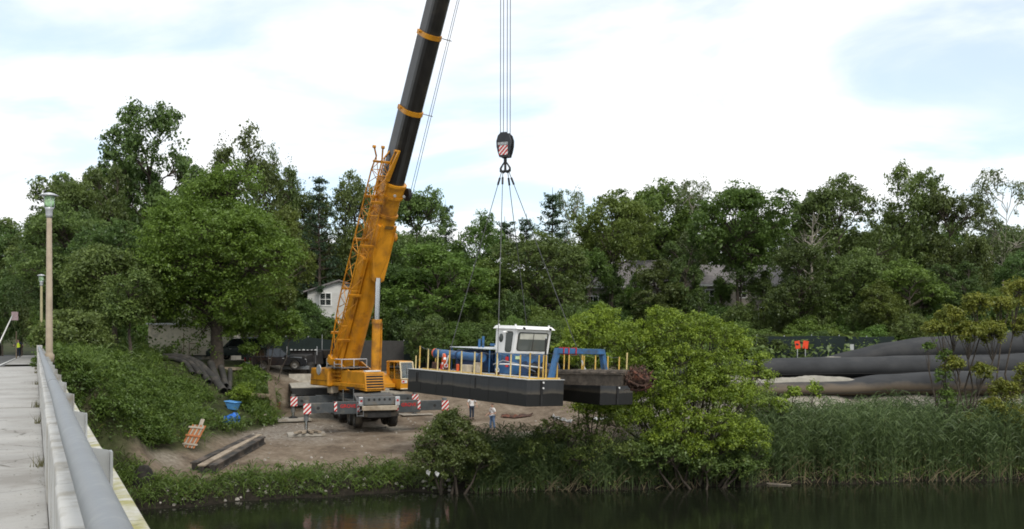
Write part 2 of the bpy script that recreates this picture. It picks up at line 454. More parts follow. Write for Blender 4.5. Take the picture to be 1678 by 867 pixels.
# bridge ------------------------------------------------------------------
M['conc'] = mat('sidewalk_concrete', (0.40, 0.39, 0.365), 0.9, var=0.14, scale=1.6, bump=0.25, bscale=35, dirt=(0.27, 0.255, 0.23), dirt_amt=0.55, dscale=0.8)
M['conc_white'] = mat('white_washed_concrete', (0.55, 0.54, 0.505), 0.9, var=0.08, scale=3, bump=0.35, bscale=28, dirt=(0.36, 0.33, 0.27), dirt_amt=0.45, dscale=2.2)
M['lichen'] = mat('lichened_concrete', (0.52, 0.505, 0.45), 0.9, var=0.1, scale=3, bump=0.4, bscale=30, dirt=(0.33, 0.31, 0.13), dirt_amt=0.6, dscale=4)
M['pipe'] = mat('painted_pipe_rail', (0.215, 0.225, 0.228), 0.5, 0.15, var=0.06, scale=6, dirt=(0.27, 0.275, 0.27), dirt_amt=0.2, dscale=6, bump=0.06, bscale=70)
M['post_grey'] = mat('painted_post', (0.36, 0.37, 0.37), 0.6, 0.2, var=0.15, dirt=(0.25, 0.22, 0.17), dirt_amt=0.4, dscale=4)
def crack(m, sc, col, width=0.012, amt=0.5):
    """thin dark cracks and small pits with their own shape"""
    t = m.node_tree; L = t.links.new; b = t.nodes['Principled BSDF']; src = b.inputs['Base Color'].links[0].from_socket
    tcn = t.nodes.new('ShaderNodeTexCoord'); n = t.nodes.new('ShaderNodeTexNoise'); n.inputs['Scale'].default_value = 2.5; n.inputs['Detail'].default_value = 6
    L(tcn.outputs['Object'], n.inputs['Vector'])
    ad_ = t.nodes.new('ShaderNodeMix'); ad_.data_type = 'RGBA'; ad_.blend_type = 'ADD'; ad_.inputs['Factor'].default_value = 0.35
    L(tcn.outputs['Object'], ad_.inputs['A']); L(n.outputs['Color'], ad_.inputs['B'])
    v = t.nodes.new('ShaderNodeTexVoronoi'); v.feature = 'DISTANCE_TO_EDGE'; v.inputs['Scale'].default_value = sc; L(ad_.outputs['Result'], v.inputs['Vector'])
    r1 = t.nodes.new('ShaderNodeMapRange'); r1.inputs['From Min'].default_value = 0; r1.inputs['From Max'].default_value = width; r1.inputs['To Min'].default_value = 1; r1.inputs['To Max'].default_value = 0; L(v.outputs['Distance'], r1.inputs['Value'])
    n2 = t.nodes.new('ShaderNodeTexNoise'); n2.inputs['Scale'].default_value = 0.7; L(tcn.outputs['Object'], n2.inputs['Vector'])
    r2 = t.nodes.new('ShaderNodeMapRange'); r2.inputs['From Min'].default_value = 0.62 - .3 * amt; r2.inputs['From Max'].default_value = 0.72 - .3 * amt; L(n2.outputs[0], r2.inputs['Value'])
    n3 = t.nodes.new('ShaderNodeTexNoise'); n3.inputs['Scale'].default_value = 22; n3.inputs['Detail'].default_value = 3; L(tcn.outputs['Object'], n3.inputs['Vector'])
    r3 = t.nodes.new('ShaderNodeMapRange'); r3.inputs['From Min'].default_value = 0.66; r3.inputs['From Max'].default_value = 0.74; r3.inputs['To Max'].default_value = 0.7; L(n3.outputs[0], r3.inputs['Value'])
    mu = t.nodes.new('ShaderNodeMath'); mu.operation = 'MULTIPLY'; L(r1.outputs[0], mu.inputs[0]); L(r2.outputs[0], mu.inputs[1])
    mxm = t.nodes.new('ShaderNodeMath'); mxm.operation = 'MAXIMUM'; L(mu.outputs[0], mxm.inputs[0]); L(r3.outputs[0], mxm.inputs[1])
    mm = t.nodes.new('ShaderNodeMix'); mm.data_type = 'RGBA'; L(mxm.outputs[0], mm.inputs['Factor']); L(src, mm.inputs['A']); mm.inputs['B'].default_value = (*col, 1)
    L(mm.outputs['Result'], b.inputs['Base Color'])
crack(M['conc'], 0.45, (0.13, 0.12, 0.10), 0.010, .6)
crack(M['conc_white'], 0.9, (0.20, 0.18, 0.15), 0.012, .5)
crack(M['lichen'], 1.2, (0.16, 0.15, 0.08), 0.014, .5)
bridge = empty('road_bridge', (0, 0, 0))
tag(bridge, 'white concrete bridge with a grey pipe handrail and pale sidewalk slabs', 'bridge')
zc = CAMZ
BEND = 57.5
def across(t, prof):                                     # profile [(off, dz below camera)] at station t
    return [along(t, o, zc - d) for o, d in prof]
def loft(b, t0, t1, prof):
    a = across(t0, prof); c = across(t1, prof); n = len(prof)
    b.add(a + c, [(i, (i + 1) % n, n + (i + 1) % n, n + i) for i in range(n)])
    b.add(a, [tuple(range(n))[::-1]]); b.add(c, [tuple(range(n))])
t = -9.0; k = 0
edges = [-9, 2.6, 13.4, 24.6, 35.8, 46.8, BEND]
for a, c in zip(edges[:-1], edges[1:]):
    b = MB(); dz = 1.6 + rnd.uniform(-0.012, 0.012)
    loft(b, a + 0.03, c - 0.03, [(-2.4, dz), (0.106, dz), (0.106, dz + 0.28), (-2.4, dz + 0.28)])
    b.build('sidewalk_slab', M['conc'], bridge, bevel=0.015)
b = MB(); loft(b, -9, BEND, [(-2.45, 1.75), (0.40, 1.90), (0.30, 2.9), (-11.9, 2.9), (-11.9, 1.75)]); b.build('deck_girder', M['conc'], bridge)
b = MB(); loft(b, -9, BEND, [(-2.41, 1.60), (-2.41, 1.74), (-2.62, 1.74), (-2.62, 1.60)]); b.build('kerb', M['conc_white'], bridge)
b = MB(); loft(b, -9, BEND, [(-2.64, 1.735), (-2.64, 1.745), (-10.8, 1.745), (-10.8, 1.735)]); b.build('carriageway', M['asphalt'], bridge)
b = MB(); loft(b, 49.5, BEND - .02, [(0.28, 2.92), (-11.8, 2.92), (-11.8, 9.5), (0.28, 9.5)]); b.build('abutment', M['conc'], bridge)
t = -8.9; k = 0
while t < 57:
    t1 = min(t + 2.15, 57.3)
    j1, j2, j3 = (rnd.uniform(-0.008, 0.008) for _ in range(3))
    b = MB()
    # inner wall block with a chamfered, chipped top
    loft(b, t + 0.012, t1 - 0.012, [(0.108 + j1, 1.63), (0.108 + j1, 0.856 + j2), (0.118 + j1, 0.842 + j2), (0.205, 0.838 + j2), (0.215, 0.86), (0.215, 1.63)])
    b.build('parapet_block', M['conc_white'], bridge, bevel=0.006)
    t = t1
t = -8.9
while t < 57:
    t1 = min(t + 4.3, 57.3); b = MB(); j2 = rnd.uniform(-.006, .006)
    loft(b, t + 0.006, t1 - 0.006, [(0.219, 1.88), (0.219, 0.87 + j2), (0.458, 0.862 + j2), (0.470, 0.875 + j2), (0.470, 1.88)])
    b.build('outer_coping', M['lichen'], bridge, bevel=0.006)
    t = t1
# pipe rail
b = MB(); b.path([along(tt, 0.205 + 0.003 * math.sin(tt * .7), zc - 0.60 + 0.002 * math.sin(tt * 1.3)) for tt in np.linspace(-9, 57, 45)], 0.064, 28)
b.build('pipe_rail', M['pipe'], bridge)
for tt in (1.1, 13.5, 25.7, 38.2, 50.4):
    b = MB(); b.path([along(tt, 0.205, zc - 0.60), along(tt + 0.16, 0.205, zc - 0.60)], 0.067, 28); b.build('pipe_sleeve', M['pipe'], bridge)
tt = -5.9
while tt < 56:
    b = MB()
    a = [along(tt, 0.25, zc - 0.605), along(tt, 0.385, zc - 0.635), along(tt, 0.385, zc - 0.868), along(tt, 0.205, zc - 0.868), along(tt, 0.205, zc - 0.65)]
    b.prism(a, BR * 0.012)
    b.prism([along(tt - 0.04, 0.372, zc - 0.635), along(tt - 0.04, 0.386, zc - 0.635), along(tt - 0.04, 0.386, zc - 0.868), along(tt - 0.04, 0.372, zc - 0.868)], BR * 0.09)
    b.build('rail_bracket', M['post_grey'], bridge, bevel=0.003)
    tt += 2.95
# bracket / end cap of rail
b = MB(); loft(b, 57.05, 57.45, [(0.09, 1.63), (0.09, 0.5), (0.35, 0.5), (0.35, 1.63)]); b.build('end_post', M['conc_white'], bridge, bevel=0.02)

# street lamps -------------------------------------------------------------
M['pole'] = mat('tan_lamp_pole', (0.34, 0.275, 0.195), 0.6, var=0.15, scale=4, dirt=(0.24, 0.18, 0.12), dirt_amt=0.3)
M['pole_green'] = mat('algae_streaked_pole', (0.30, 0.27, 0.15), 0.7, var=0.15, scale=3)
lm, lt, lb = mat_new('lamp_lens')
lb.inputs['Base Color'].default_value = (0.55, 0.85, 0.45, 1); lb.inputs['Roughness'].default_value = 0.12; lb.inputs['Transmission Weight'].default_value = 0.55  # green base colour paints in the greenish reflection of the lens
M['lens'] = lm
def lamp(t, off, ztop, zbase, label, pm):
    p = along(t, off, 0)
    root = empty('street_lamp', (p.x, p.y, zbase)); tag(root, label, 'street lamp', 'street lamps along the bridge')
    h = ztop - zbase
    MB().lathe([(0.0, 0), (0.15, 0), (0.15, 0.25), (0.11, 0.3), (0.105, 0.35), (0.075, h - 0.78), (0.0, h - 0.78)], 14).build('pole', pm, root)
    MB().lathe([(0.0, h - 0.80), (0.085, h - 0.80), (0.10, h - 0.72), (0.105, h - 0.54), (0.14, h - 0.48), (0.0, h - 0.48)], 16).build('collar', M['galv'], root)
    MB().lathe([(0.0, h - 0.485), (0.135, h - 0.475), (0.165, h - 0.13), (0.0, h - 0.13)], 16).build('lens', M['lens'], root)
    MB().lathe([(0.0, h - 0.135), (0.18, h - 0.13), (0.275, h - 0.11), (0.28, h - 0.09), (0.15, h - 0.035), (0.04, h - 0.005), (0.0, h)], 20).build('cap', M['galv'], root)
    for a in range(4):
        MB().box((math.cos(a * 1.57 + .78) * 0.155, math.sin(a * 1.57 + .78) * 0.155, h - 0.30), (0.016, 0.016, 0.35)).build('lens_bar', M['galv'], root)
    return root
lamp(34.6, 0.41, ZA(314, 31.2), zc - 0.86, 'nearer tall street lamp with a tan pole beside the pipe handrail', M['pole'])
lamp(75.5, 0.41, ZA(449, 68), 4.4, 'farther, shorter-looking street lamp behind the nearer tan pole', M['pole_green'])

# sign and strut by the road
M['wood_post'] = mat('weathered_wood', (0.20, 0.155, 0.105), 0.85, var=0.25, scale=6, bump=0.4, bscale=40)
sx = P(25, 518, 92)
rs = empty('road_sign', (sx.x, sx.y, 4.1)); tag(rs, 'faded pinkish square road sign on a vine-grown post', 'sign')
MB().tube((0.1, 0, 0), (0.1, 0, 2.6), 0.05, n=8).build('post', M['wood_post'], rs)
MB().box((0.0, -0.07, 2.35 + (sx.z - 4.1 - 2.35)), (0.62, 0.03, 0.78)).build('panel', mat('faded_sign', (0.50, 0.36, 0.36), 0.6, var=0.25, scale=5), rs, bevel=0.01)
b = MB(); b.tube(P(-14, 590, 80), P(20, 518, 83.5), 0.055, n=8)
tag(b.build('guy_guard', M['white_paint']), 'white slanting guy-wire guard beside the road sign', 'guy guard')

# grit, leaves and a few weeds gathered at the foot of the parapet
rgd = np.random.default_rng(5); b = MB()
for k in range(420):
    tt = 2 + 50 * rgd.random() ** 2; o_ = 0.095 - abs(rgd.normal()) * (.10 if k % 3 else .9); r_ = rgd.uniform(.006, .022)
    c = along(tt, o_, zc - 1.588); a = rgd.uniform(0, 6.28)
    b.add([c + Vector((math.cos(a + q) * r_ * (1 if q in (0, 3.14) else .5), math.sin(a + q) * r_ * (1 if q in (0, 3.14) else .5), .004 + .006 * rgd.random())) for q in (0, 1.57, 3.14, 4.71)], [(0, 1, 2, 3)])
for tt in (13.4, 24.6, 24.7, 35.8, 46.8, 20.1, 52.0):
    for j in range(26):
        c = along(tt + rgd.normal() * .06, .08 - abs(rgd.normal()) * .05, zc - 1.6); d = Vector((rgd.normal() * .05, rgd.normal() * .05, rgd.uniform(.05, .20))); w = Vector((.006, 0, 0))
        b.add([c - w, c + w, c + d], [(0, 1, 2)])
tag(b.build('deck_litter', mat('leaf_litter', (0.10, 0.095, 0.045), .95, var=.5, scale=9)), 'leaf litter and small weeds along the foot of the bridge parapet', 'litter', kind='stuff')
# ------------------------------------------------------------------ mobile crane
SL = Vector((-9.85, 66.8, 0)); SL.z = 0.15
crane = empty('mobile_crane', SL)
tag(crane, 'yellow telescopic mobile crane on grey outriggers with its boom raised', 'crane')
def basis(x, y, o=(0, 0, 0)):
    x = Vector(x).normalized(); y = Vector(y).normalized(); z = x.cross(y)
    m = Matrix((x, y, z)).transposed().to_4x4(); m.translation = Vector(o); return m
uc = Vector((-0.34, 0.94, 0)).normalized()
Mc = basis((uc.y, -uc.x, 0), uc)                         # carrier: x across (right), y away from camera
piv_w = SL + Vector((-1.60, 2.30, 3.85)); tip_w = Vector((XA(829, 53.0), 53.0, 38.1))
bv = tip_w - piv_w
fd = Vector((bv.x, bv.y, 0)).normalized()
Ms = basis((fd.y, -fd.x, 0), fd)                         # superstructure: x = crane's right, y forward
bd = bv.normalized(); BL = bv.length
Mb = basis((fd.y, -fd.x, 0), bd, piv_w - SL)             # boom: y along, z = upper side
def stripes(name, parent, Mx, c, w, h, ax='x', d=0.012):
    """red and white warning panel facing local -y: white plate + red diagonal bars"""
    b = MB(Mx); b.box(c, (w, d, h)); pl = b.build(name, M['white_paint'], parent)
    b = MB(Mx); n = 4
    pw = 0.20 if h > 0.55 else 0.16
    yy = c[1] - d / 2 - 0.003
    for k in range(-n, n + 1):
        pts = []
        x0 = c[0] - w / 2 + k * pw * 1.45 - 0.05
        poly = [(x0, c[2] - h / 2), (x0 + pw * 0.75, c[2] - h / 2), (x0 + pw * 0.75 + h, c[2] + h / 2), (x0 + h, c[2] + h / 2)]
        # clip to panel
        def clip(pg, xm, keep):
            o = []
            for i in range(len(pg)):
                a, bq = pg[i], pg[(i + 1) % len(pg)]
                ia = (a[0] >= xm) if keep else (a[0] <= xm); ib = (bq[0] >= xm) if keep else (bq[0] <= xm)
                if ia: o.append(a)
                if ia != ib:
                    tt_ = (xm - a[0]) / (bq[0] - a[0]); o.append((xm, a[1] + tt_ * (bq[1] - a[1])))
            return o
        poly = clip(poly, c[0] - w / 2, True)
        if len(poly) >= 3: poly = clip(poly, c[0] + w / 2, False)
        if len(poly) >= 3:
            b.prism([(x, yy, z) for x, z in poly], (0, -0.003, 0))
    if b.v: b.build('stripe', M['red_paint'], pl)
    return pl
# carrier chassis
b = MB(Mc)
b.box((0, 1.6, 1.45), (1.5, 11.0, 0.55)); b.box((0, 1.6, 1.85), (2.7, 10.6, 0.18)); b.box((0, -3.0, 2.12), (2.3, 2.2, 0.34)); b.box((0, 3.0, 2.1), (2.6, 4.0, 0.32))
b.build('chassis', M['carrier'], crane, bevel=0.03)
b = MB(Mc); b.prism([(-1.35, -4.2, 1.95), (1.35, -4.2, 1.95), (1.2, -2.0, 2.38), (-1.2, -2.0, 2.38)], (0, 0, 0.05)); b.build('deck_plate', M['carrier_light'], crane)
b = MB(Mc); b.box((0, -4.35, 2.05), (1.95, 0.16, 0.52)); rp_ = b.build('rear_panel', M['carrier_light'], crane, bevel=0.03)
for k in range(5):
    b = MB(Mc); T = Matrix.Rotation(R(90), 4, 'X')
    b.tube(((k - 2) * 0.33, -4.425, 2.13), ((k - 2) * 0.33, -4.45, 2.13), 0.075, n=12); b.build('panel_hole', M['steel_dark'], rp_)
for s in (-1, 1):
    b = MB(Mc); b.box((s * 1.16, -4.38, 2.02), (0.30, 0.2, 0.55)); lh = b.build('lamp_housing', M['galv'], crane, bevel=0.02)
    b = MB(Mc); b.tube((s * 1.16, -4.47, 2.06), (s * 1.16, -4.50, 2.06), 0.07, n=12); b.build('lamp', M['red_paint'], lh)
b = MB(Mc); b.box((0, -4.52, 1.60), (2.25, 0.22, 0.30)); b.build('rear_bumper', M['tan_paint'], crane, bevel=0.03)
b = MB(Mc); b.box((0, -4.2, 1.22), (1.5, 0.5, 0.42)); b.build('tow_frame', M['steel_dark'], crane)
for s in (-1, 1):
    b = MB(Mc); b.box((s * 1.0, -4.4, 1.20), (0.5, 0.06, 0.30)); b.build('mud_flap', M['rubber'], crane)
# wheels
def wheel(Mx, x, y, z, r, w, parent, s):
    b = MB(Mx)
    T = Matrix.Translation((x, y, z)) @ Matrix.Rotation(R(90), 4, 'Y')
    b.lathe([(r * 0.62, -w / 2), (r * 0.9, -w / 2), (r * 0.985, -w * 0.36), (r, -w * 0.2), (r, w * 0.2), (r * 0.985, w * 0.36), (r * 0.9, w / 2), (r * 0.62, w / 2), (r * .62, -w / 2)], 24, T)
    ty = b.build('wheel', M['rubber'], parent)
    b = MB(Mx)
    b.lathe([(0.0, -w * .30), (r * .2, -w * .32), (r * .25, -w * .15), (r * 0.55, -w * .12), (r * .63, -w * .46), (r * .63, w * .46), (r * .55, w * .12), (r * .25, w * .15), (r * .2, w * .32), (0, w * .30)], 20, T)
    b.build('rim', M['rim'], ty)
    return ty
for y in (-3.05, -1.35, 2.3, 4.0, 5.9):
    for s in (-1, 1): wheel(Mc, s * 1.12, y, 0.92, 0.66, 0.50, crane, s)
    b = MB(Mc); b.tube((-1, y, 0.92), (1, y, 0.92), 0.12); b.build('axle', M['steel_dark'], crane)
for s in (-1, 1):                                        # mudguards over the rear axles
    b = MB(Mc); b.box((s * 1.12, -2.2, 1.68), (0.56, 3.6, 0.06)); b.build('mudguard', M['carrier'], crane)
# driver's cab at the far end
b = MB(Mc); b.hexa([(-1.35, 6.6, 0.9), (1.35, 6.6, 0.9), (1.35, 8.7, 0.9), (-1.35, 8.7, 0.9)], [(-1.3, 6.6, 2.9), (1.3, 6.6, 2.9), (1.3, 8.4, 2.9), (-1.3, 8.4, 2.9)])
dc = b.build('driver_cab', M['crane'], crane, bevel=0.06)
b = MB(Mc); b.hexa([(-1.15, 8.66, 1.75), (1.15, 8.66, 1.75), (1.15, 8.60, 1.75), (-1.15, 8.6, 1.75)], [(-1.12, 8.46, 2.75), (1.12, 8.46, 2.75), (1.12, 8.40, 2.75), (-1.12, 8.4, 2.75)]); b.build('windshield', M['glass'], dc)
# outriggers
for yy, ext, lab in ((-3.7, 4.45, 'rear'), (3.55, 4.3, 'front')):
    for s in (-1, 1):
        hb = 0.62
        b = MB(Mc); b.box((s * 1.95, yy, 1.62), (1.65, 0.55, hb + 0.16)); ob = b.build('outrigger_box', M['carrier'], crane, bevel=0.02)
        b = MB(Mc); b.box((s * 3.4, yy, 1.64), (2.2, 0.42, hb)); be = b.build('outrigger_beam', M['carrier'], crane, bevel=0.02)
        b = MB(Mc); b.tube((s * 3.75, yy - 0.212, 1.64), (s * 3.75, yy - 0.222, 1.64), 0.10, n=12); b.build('beam_hole', M['steel_dark'], be)
        b = MB(Mc); b.tube((s * ext, yy, 2.1), (s * ext, yy, 0.85), 0.15, n=14); jk = b.build('jack_cylinder', M['carrier_light'], crane)
        b = MB(Mc); b.tube((s * ext, yy, 0.85), (s * ext, yy, 0.17), 0.10, n=14); b.build('jack_rod', M['chrome'], jk)
        fz = 0.10 if lab == 'rear' else 0.45
        b = MB(Mc); b.lathe([(0, fz + .16), (0.12, fz + .16), (0.3, fz + .06), (0.34, fz), (0, fz)], 16, Matrix.Translation((s * ext, yy, 0))); b.build('foot_pad', M['steel_dark'], crane)
        stripes('warning_panel', be, Mc, (s * (ext - 0.02), yy - 0.28, 1.62), 0.46, 0.64)
        if lab == 'rear':
            stripes('warning_panel', ob, Mc, (s * 2.68, yy - 0.30, 1.72), 0.17, 0.60)
            stripes('warning_panel', ob, Mc, (s * 1.24, yy - 0.30, 1.66), 0.17, 0.60)
            me = text_mesh('GROVE', 0.30); me.materials.append(M['red_paint'])
            lo = link('lettering', me, ob)
            lo.matrix_local = Mc @ Matrix.Translation((s * 1.95 + 0.05, yy - 0.285, 1.72)) @ Matrix.Rotation(R(90), 4, 'X')
b = MB(Mc)
for z in (0.6, 0.95, 1.3, 1.65): b.box((-1.25, -4.58, z + .55), (0.4, 0.05, 0.035))
for x in (-1.45, -1.05): b.box((x, -4.58, 1.7), (0.035, 0.05, 1.2))
b.build('access_ladder', M['steel'], crane)
for x, y in ((-2.1, -3.4), (-1.4, -3.2)):
    b = MB(Mc); b.tube((x, y, 2.0), (x, y, 2.75), 0.025); b.build('hand_post', M['carrier_light'], crane)
# ---- superstructure
b = MB(Ms); b.lathe([(0, 2.25), (1.05, 2.25), (1.05, 2.55), (1.25, 2.6), (1.25, 2.72), (0, 2.72)], 28); b.build('slewing_ring', M['steel_dark'], crane)
b = MB(Ms); b.box((0, -0.6, 2.86), (2.3, 5.4, 0.26)); b.build('slew_platform', M['crane'], crane, bevel=0.03)
# engine housing at crane's right front, with louvred end
hx0, hx1, hy0, hy1, hz0, hz1 = -0.30, 1.08, -1.4, 2.20, 2.66, 3.80
b = MB(Ms); b.hexa([(hx0, hy0, hz0 + .1), (hx1, hy0, hz0 + .1), (hx1, hy1, hz0 - .12), (hx0, hy1, hz0 - .12)], [(hx0, hy0, hz1), (hx1, hy0, hz1), (hx1, hy1 - 0.18, hz1 - .03), (hx0, hy1 - 0.18, hz1 - .03)])
eh = b.build('engine_housing', M['crane'], crane, bevel=0.03)
gy0 = hy1 + 0.03
b = MB(Ms); b.hexa([(hx0 + .08, gy0 - .02, 2.66), (hx1 - .08, gy0 - .02, 2.66), (hx1 - .08, gy0 + .01, 2.66), (hx0 + .08, gy0 + .01, 2.66)], [(hx0 + .08, gy0 - .165, 3.62), (hx1 - .08, gy0 - .165, 3.62), (hx1 - .08, gy0 - .135, 3.62), (hx0 + .08, gy0 - .135, 3.62)]); gr = b.build('grille', M['steel_dark'], eh)
for k in range(6):
    f_ = k / 5.0; z = 2.70 + f_ * 0.86; y = gy0 + 0.03 - 0.145 * f_
    b = MB(Ms); b.box(((hx0 + hx1) / 2, y, z), (hx1 - hx0 - 0.06, 0.07, 0.055), Matrix.Rotation(R(20), 3, 'X')); b.build('louvre', M['crane'], eh)
for sx_ in (hx0 + .03, hx1 - .03):
    b = MB(Ms); b.hexa([(sx_ - .05, gy0 - .03, 2.56), (sx_ + .05, gy0 - .03, 2.56), (sx_ + .05, gy0 + .06, 2.56), (sx_ - .05, gy0 + .06, 2.56)], [(sx_ - .05, gy0 - .2, 3.70), (sx_ + .05, gy0 - .2, 3.70), (sx_ + .05, gy0 - .11, 3.70), (sx_ - .05, gy0 - .11, 3.70)]); b.build('grille_frame', M['crane'], eh)
b = MB(Ms); b.box((0.4, 1.82, 3.84), (1.1, 0.3, 0.08)); b.build('sticker_plate', M['white_paint'], eh)
# steps between housing and counterweight
for k in range(4):
    b = MB(Ms); b.box((1.05, -2.1, 2.85 + k * 0.27), (0.22, 1.1, 0.05)); b.build('step', M['crane'], crane)
for y in (-1.5, -2.62):
    b = MB(Ms); b.box((1.0, y, 3.25), (0.14, 0.06, 1.1)); b.build('step_side', M['crane'], crane)
b = MB(Ms); b.box((0.1, -2.1, 3.2), (1.5, 1.1, 1.0)); b.build('winch_housing', M['crane'], crane, bevel=0.03)
# counterweight
b = MB(Ms); b.hexa([(-1.45, -5.75, 2.66), (1.5, -5.75, 2.66), (1.5, -2.75, 2.66), (-1.45, -2.75, 2.66)], [(-1.4, -5.65, 3.88), (1.46, -5.65, 3.88), (1.46, -2.78, 3.88), (-1.4, -2.78, 3.88)])
cw = b.build('counterweight', M['crane'], crane, bevel=0.08)
b = MB(Ms); b.tube((1.47, -4.2, 3.78), (1.53, -4.2, 3.78), 0.36, n=20); b.build('lifting_lug', M['galv'], cw)
b = MB(Ms); b.box((1.49, -4.25, 3.05), (0.03, 2.8, 0.03)); b.build('seam', M['steel_dark'], cw)
b = MB(Ms); b.box((0.9, -3.2, 2.45), (0.5, 0.7, 0.5)); b.build('ballast_foot', M['tan_paint'], crane)
# winch platform with white rails above counterweight
for x in (-0.6, 0.35, 1.25):
    b = MB(Ms); b.tube((x, -1.0, 3.9), (x, -1.0, 4.55), 0.03); b.build('rail_post', M['galv'], crane)
for y in (-2.2, -3.4):
    b = MB(Ms); b.tube((1.25, y, 3.9), (1.25, y, 4.55), 0.03); b.build('rail_post', M['galv'], crane)
b = MB(Ms); b.path([(-0.6, -1.0, 4.55), (1.25, -1.0, 4.55), (1.25, -3.4, 4.55), (-0.9, -3.4, 4.55)], 0.035); b.build('hand_rail', M['galv'], crane)
b = MB(Ms); b.path([(1.25, -1.0, 4.2), (1.25, -3.4, 4.2)], 0.03); b.build('hand_rail', M['galv'], crane)
b = MB(Ms); b.box((0.3, -2.2, 3.98), (2.0, 2.7, 0.06)); b.build('walkway', M['steel'], crane)
b = MB(Ms); b.tube((-0.5, -2.9, 4.25), (0.6, -2.9, 4.25), 0.36, n=20); b.build('winch_drum', M['steel_dark'], crane)
# boom foot brackets
for s in (-1, 1):
    b = MB(Ms); b.prism([(s * 0.80, -4.0, 2.95), (s * 0.80, 0.6, 2.95), (s * 0.80, 0.2, 3.5), (s * 0.80, -2.3, 4.35), (s * 0.80, -3.1, 4.35)], (0.10 * s, 0, 0)); b.build('boom_bracket', M['crane'], crane)
b = MB(Ms); b.tube((-0.95, -2.8, 3.85), (0.95, -2.8, 3.85), 0.16, n=16); b.build('boom_pin', M['steel'], crane)
# operator's cab (crane's left)
cx0, cx1, cy0, cy1, cz0, cz1 = -2.30, -1.30, 0.55, 2.55, 2.62, 4.38
def cabp(x, y, z): return (x, y, z)
b = MB(Ms)
b.hexa([(cx0, cy0, cz0), (cx1, cy0, cz0), (cx1, cy1, cz0), (cx0, cy1, cz0)], [(cx0, cy0, 3.28), (cx1, cy0, 3.28), (cx1, cy1 + .06, 3.28), (cx0, cy1 + .06, 3.28)])
oc = b.build('operator_cab', M['crane'], crane, bevel=0.04)
b = MB(Ms); b.hexa([(cx0 - .03, cy0 - .03, cz1), (cx1 + .03, cy0 - .03, cz1), (cx1 + .03, cy1 - .16, cz1), (cx0 - .03, cy1 - .16, cz1)], [(cx0 + .05, cy0 + .03, cz1 + .09), (cx1 - .05, cy0 + .03, cz1 + .09), (cx1 - .05, cy1 - .25, cz1 + .09), (cx0 + .05, cy1 - .25, cz1 + .09)]); b.build('cab_roof', M['crane'], oc, bevel=0.02)
b = MB(Ms); b.box(((cx0 + cx1) / 2, cy0 + .22, 3.83), (cx1 - cx0, .4, 1.1)); b.build('cab_rear_wall', M['crane'], oc, bevel=0.02)
def bar(pts, w, m, name, parent, Mx=Ms):
    b = MB(Mx); b.path(pts, w, 6); b.build(name, m, parent)
M['cab_frame'] = mat('pale_cab_frame', (0.62, 0.52, 0.34), 0.5, var=0.1)
for x in (cx0 + .03, cx1 - .03):
    bar([(x, cy1 + .06, 3.28), (x, cy1 + .02, 3.7), (x, cy1 - .14, cz1)], 0.055, M['cab_frame'], 'windshield_pillar', oc)
    bar([(x, cy0 + 1.15, 3.28), (x, cy0 + 1.10, cz1)], 0.05, M['crane'], 'door_pillar', oc)
for z, y in ((3.30, cy1 + .06), (cz1, cy1 - .14)):
    bar([(cx0, y, z), (cx1, y, z)], 0.05, M['cab_frame'], 'windshield_rail', oc)
bar([(cx0, cy1 + .02, cz0 + .02), (cx1, cy1 + .02, cz0 + .02)], 0.045, M['cab_frame'], 'cab_sill', oc)
b = MB(Ms); b.prism([(cx0 + .06, cy1 + .05, 3.3), (cx1 - .06, cy1 + .05, 3.3), (cx1 - .06, cy1 + .01, 3.7), (cx1 - .06, cy1 - .15, cz1), (cx0 + .06, cy1 - .15, cz1), (cx0 + .06, cy1 + .01, 3.7)], (0, 0.008, 0)); b.build('windshield', M['clear'], oc)
for x in (cx0 + .01, cx1 - .01):
    b = MB(Ms); b.prism([(x, cy0 + .45, 3.3), (x, cy1 + .02, 3.3), (x, cy1 - .18, cz1 - .02), (x, cy0 + .45, cz1 - .02)], (0.006, 0, 0)); b.build('side_window', M['clear'], oc)
bar([(cx0 + .55, cy1 + .10, 3.32), (cx0 + .50, cy1 + .0, 4.0)], 0.018, M['steel'], 'wiper', oc)
b = MB(Ms); b.box((-1.55, cy1 + .075, 3.12), (0.40, 0.02, 0.2)); em = b.build('emblem', M['white_paint'], oc)
b = MB(Ms); b.box((-1.47, cy1 + .09, 3.12), (0.16, 0.012, 0.12)); b.build('emblem_mark', M['red_paint'], em)
b = MB(Ms); b.box((-1.8, 1.25, 3.36), (0.5, 0.5, 0.12)); b.box((-1.8, 1.02, 3.72), (0.5, 0.1, 0.65)); b.build('seat', M['steel_dark'], oc, bevel=0.03)
b = MB(Ms); b.box((-1.8, 2.2, 3.35), (0.5, 0.25, 0.3)); b.build('console', M['steel_dark'], oc, bevel=0.03)
b = MB(Ms); b.prism([(-1.28, 0.1, 2.75), (-1.28, 1.9, 2.75), (-1.28, 0.9, 3.5), (-1.28, 0.1, 3.7)], (0.9, 0, 0)); b.build('front_gusset', M['crane'], crane)
b = MB(Ms); b.tube((-2.2, 2.7, 2.55), (-1.4, 2.7, 2.55), 0.05); b.box((-1.8, 1.6, 2.52), (0.8, 1.6, 0.1)); b.build('cab_tilt_base', M['steel_dark'], crane)
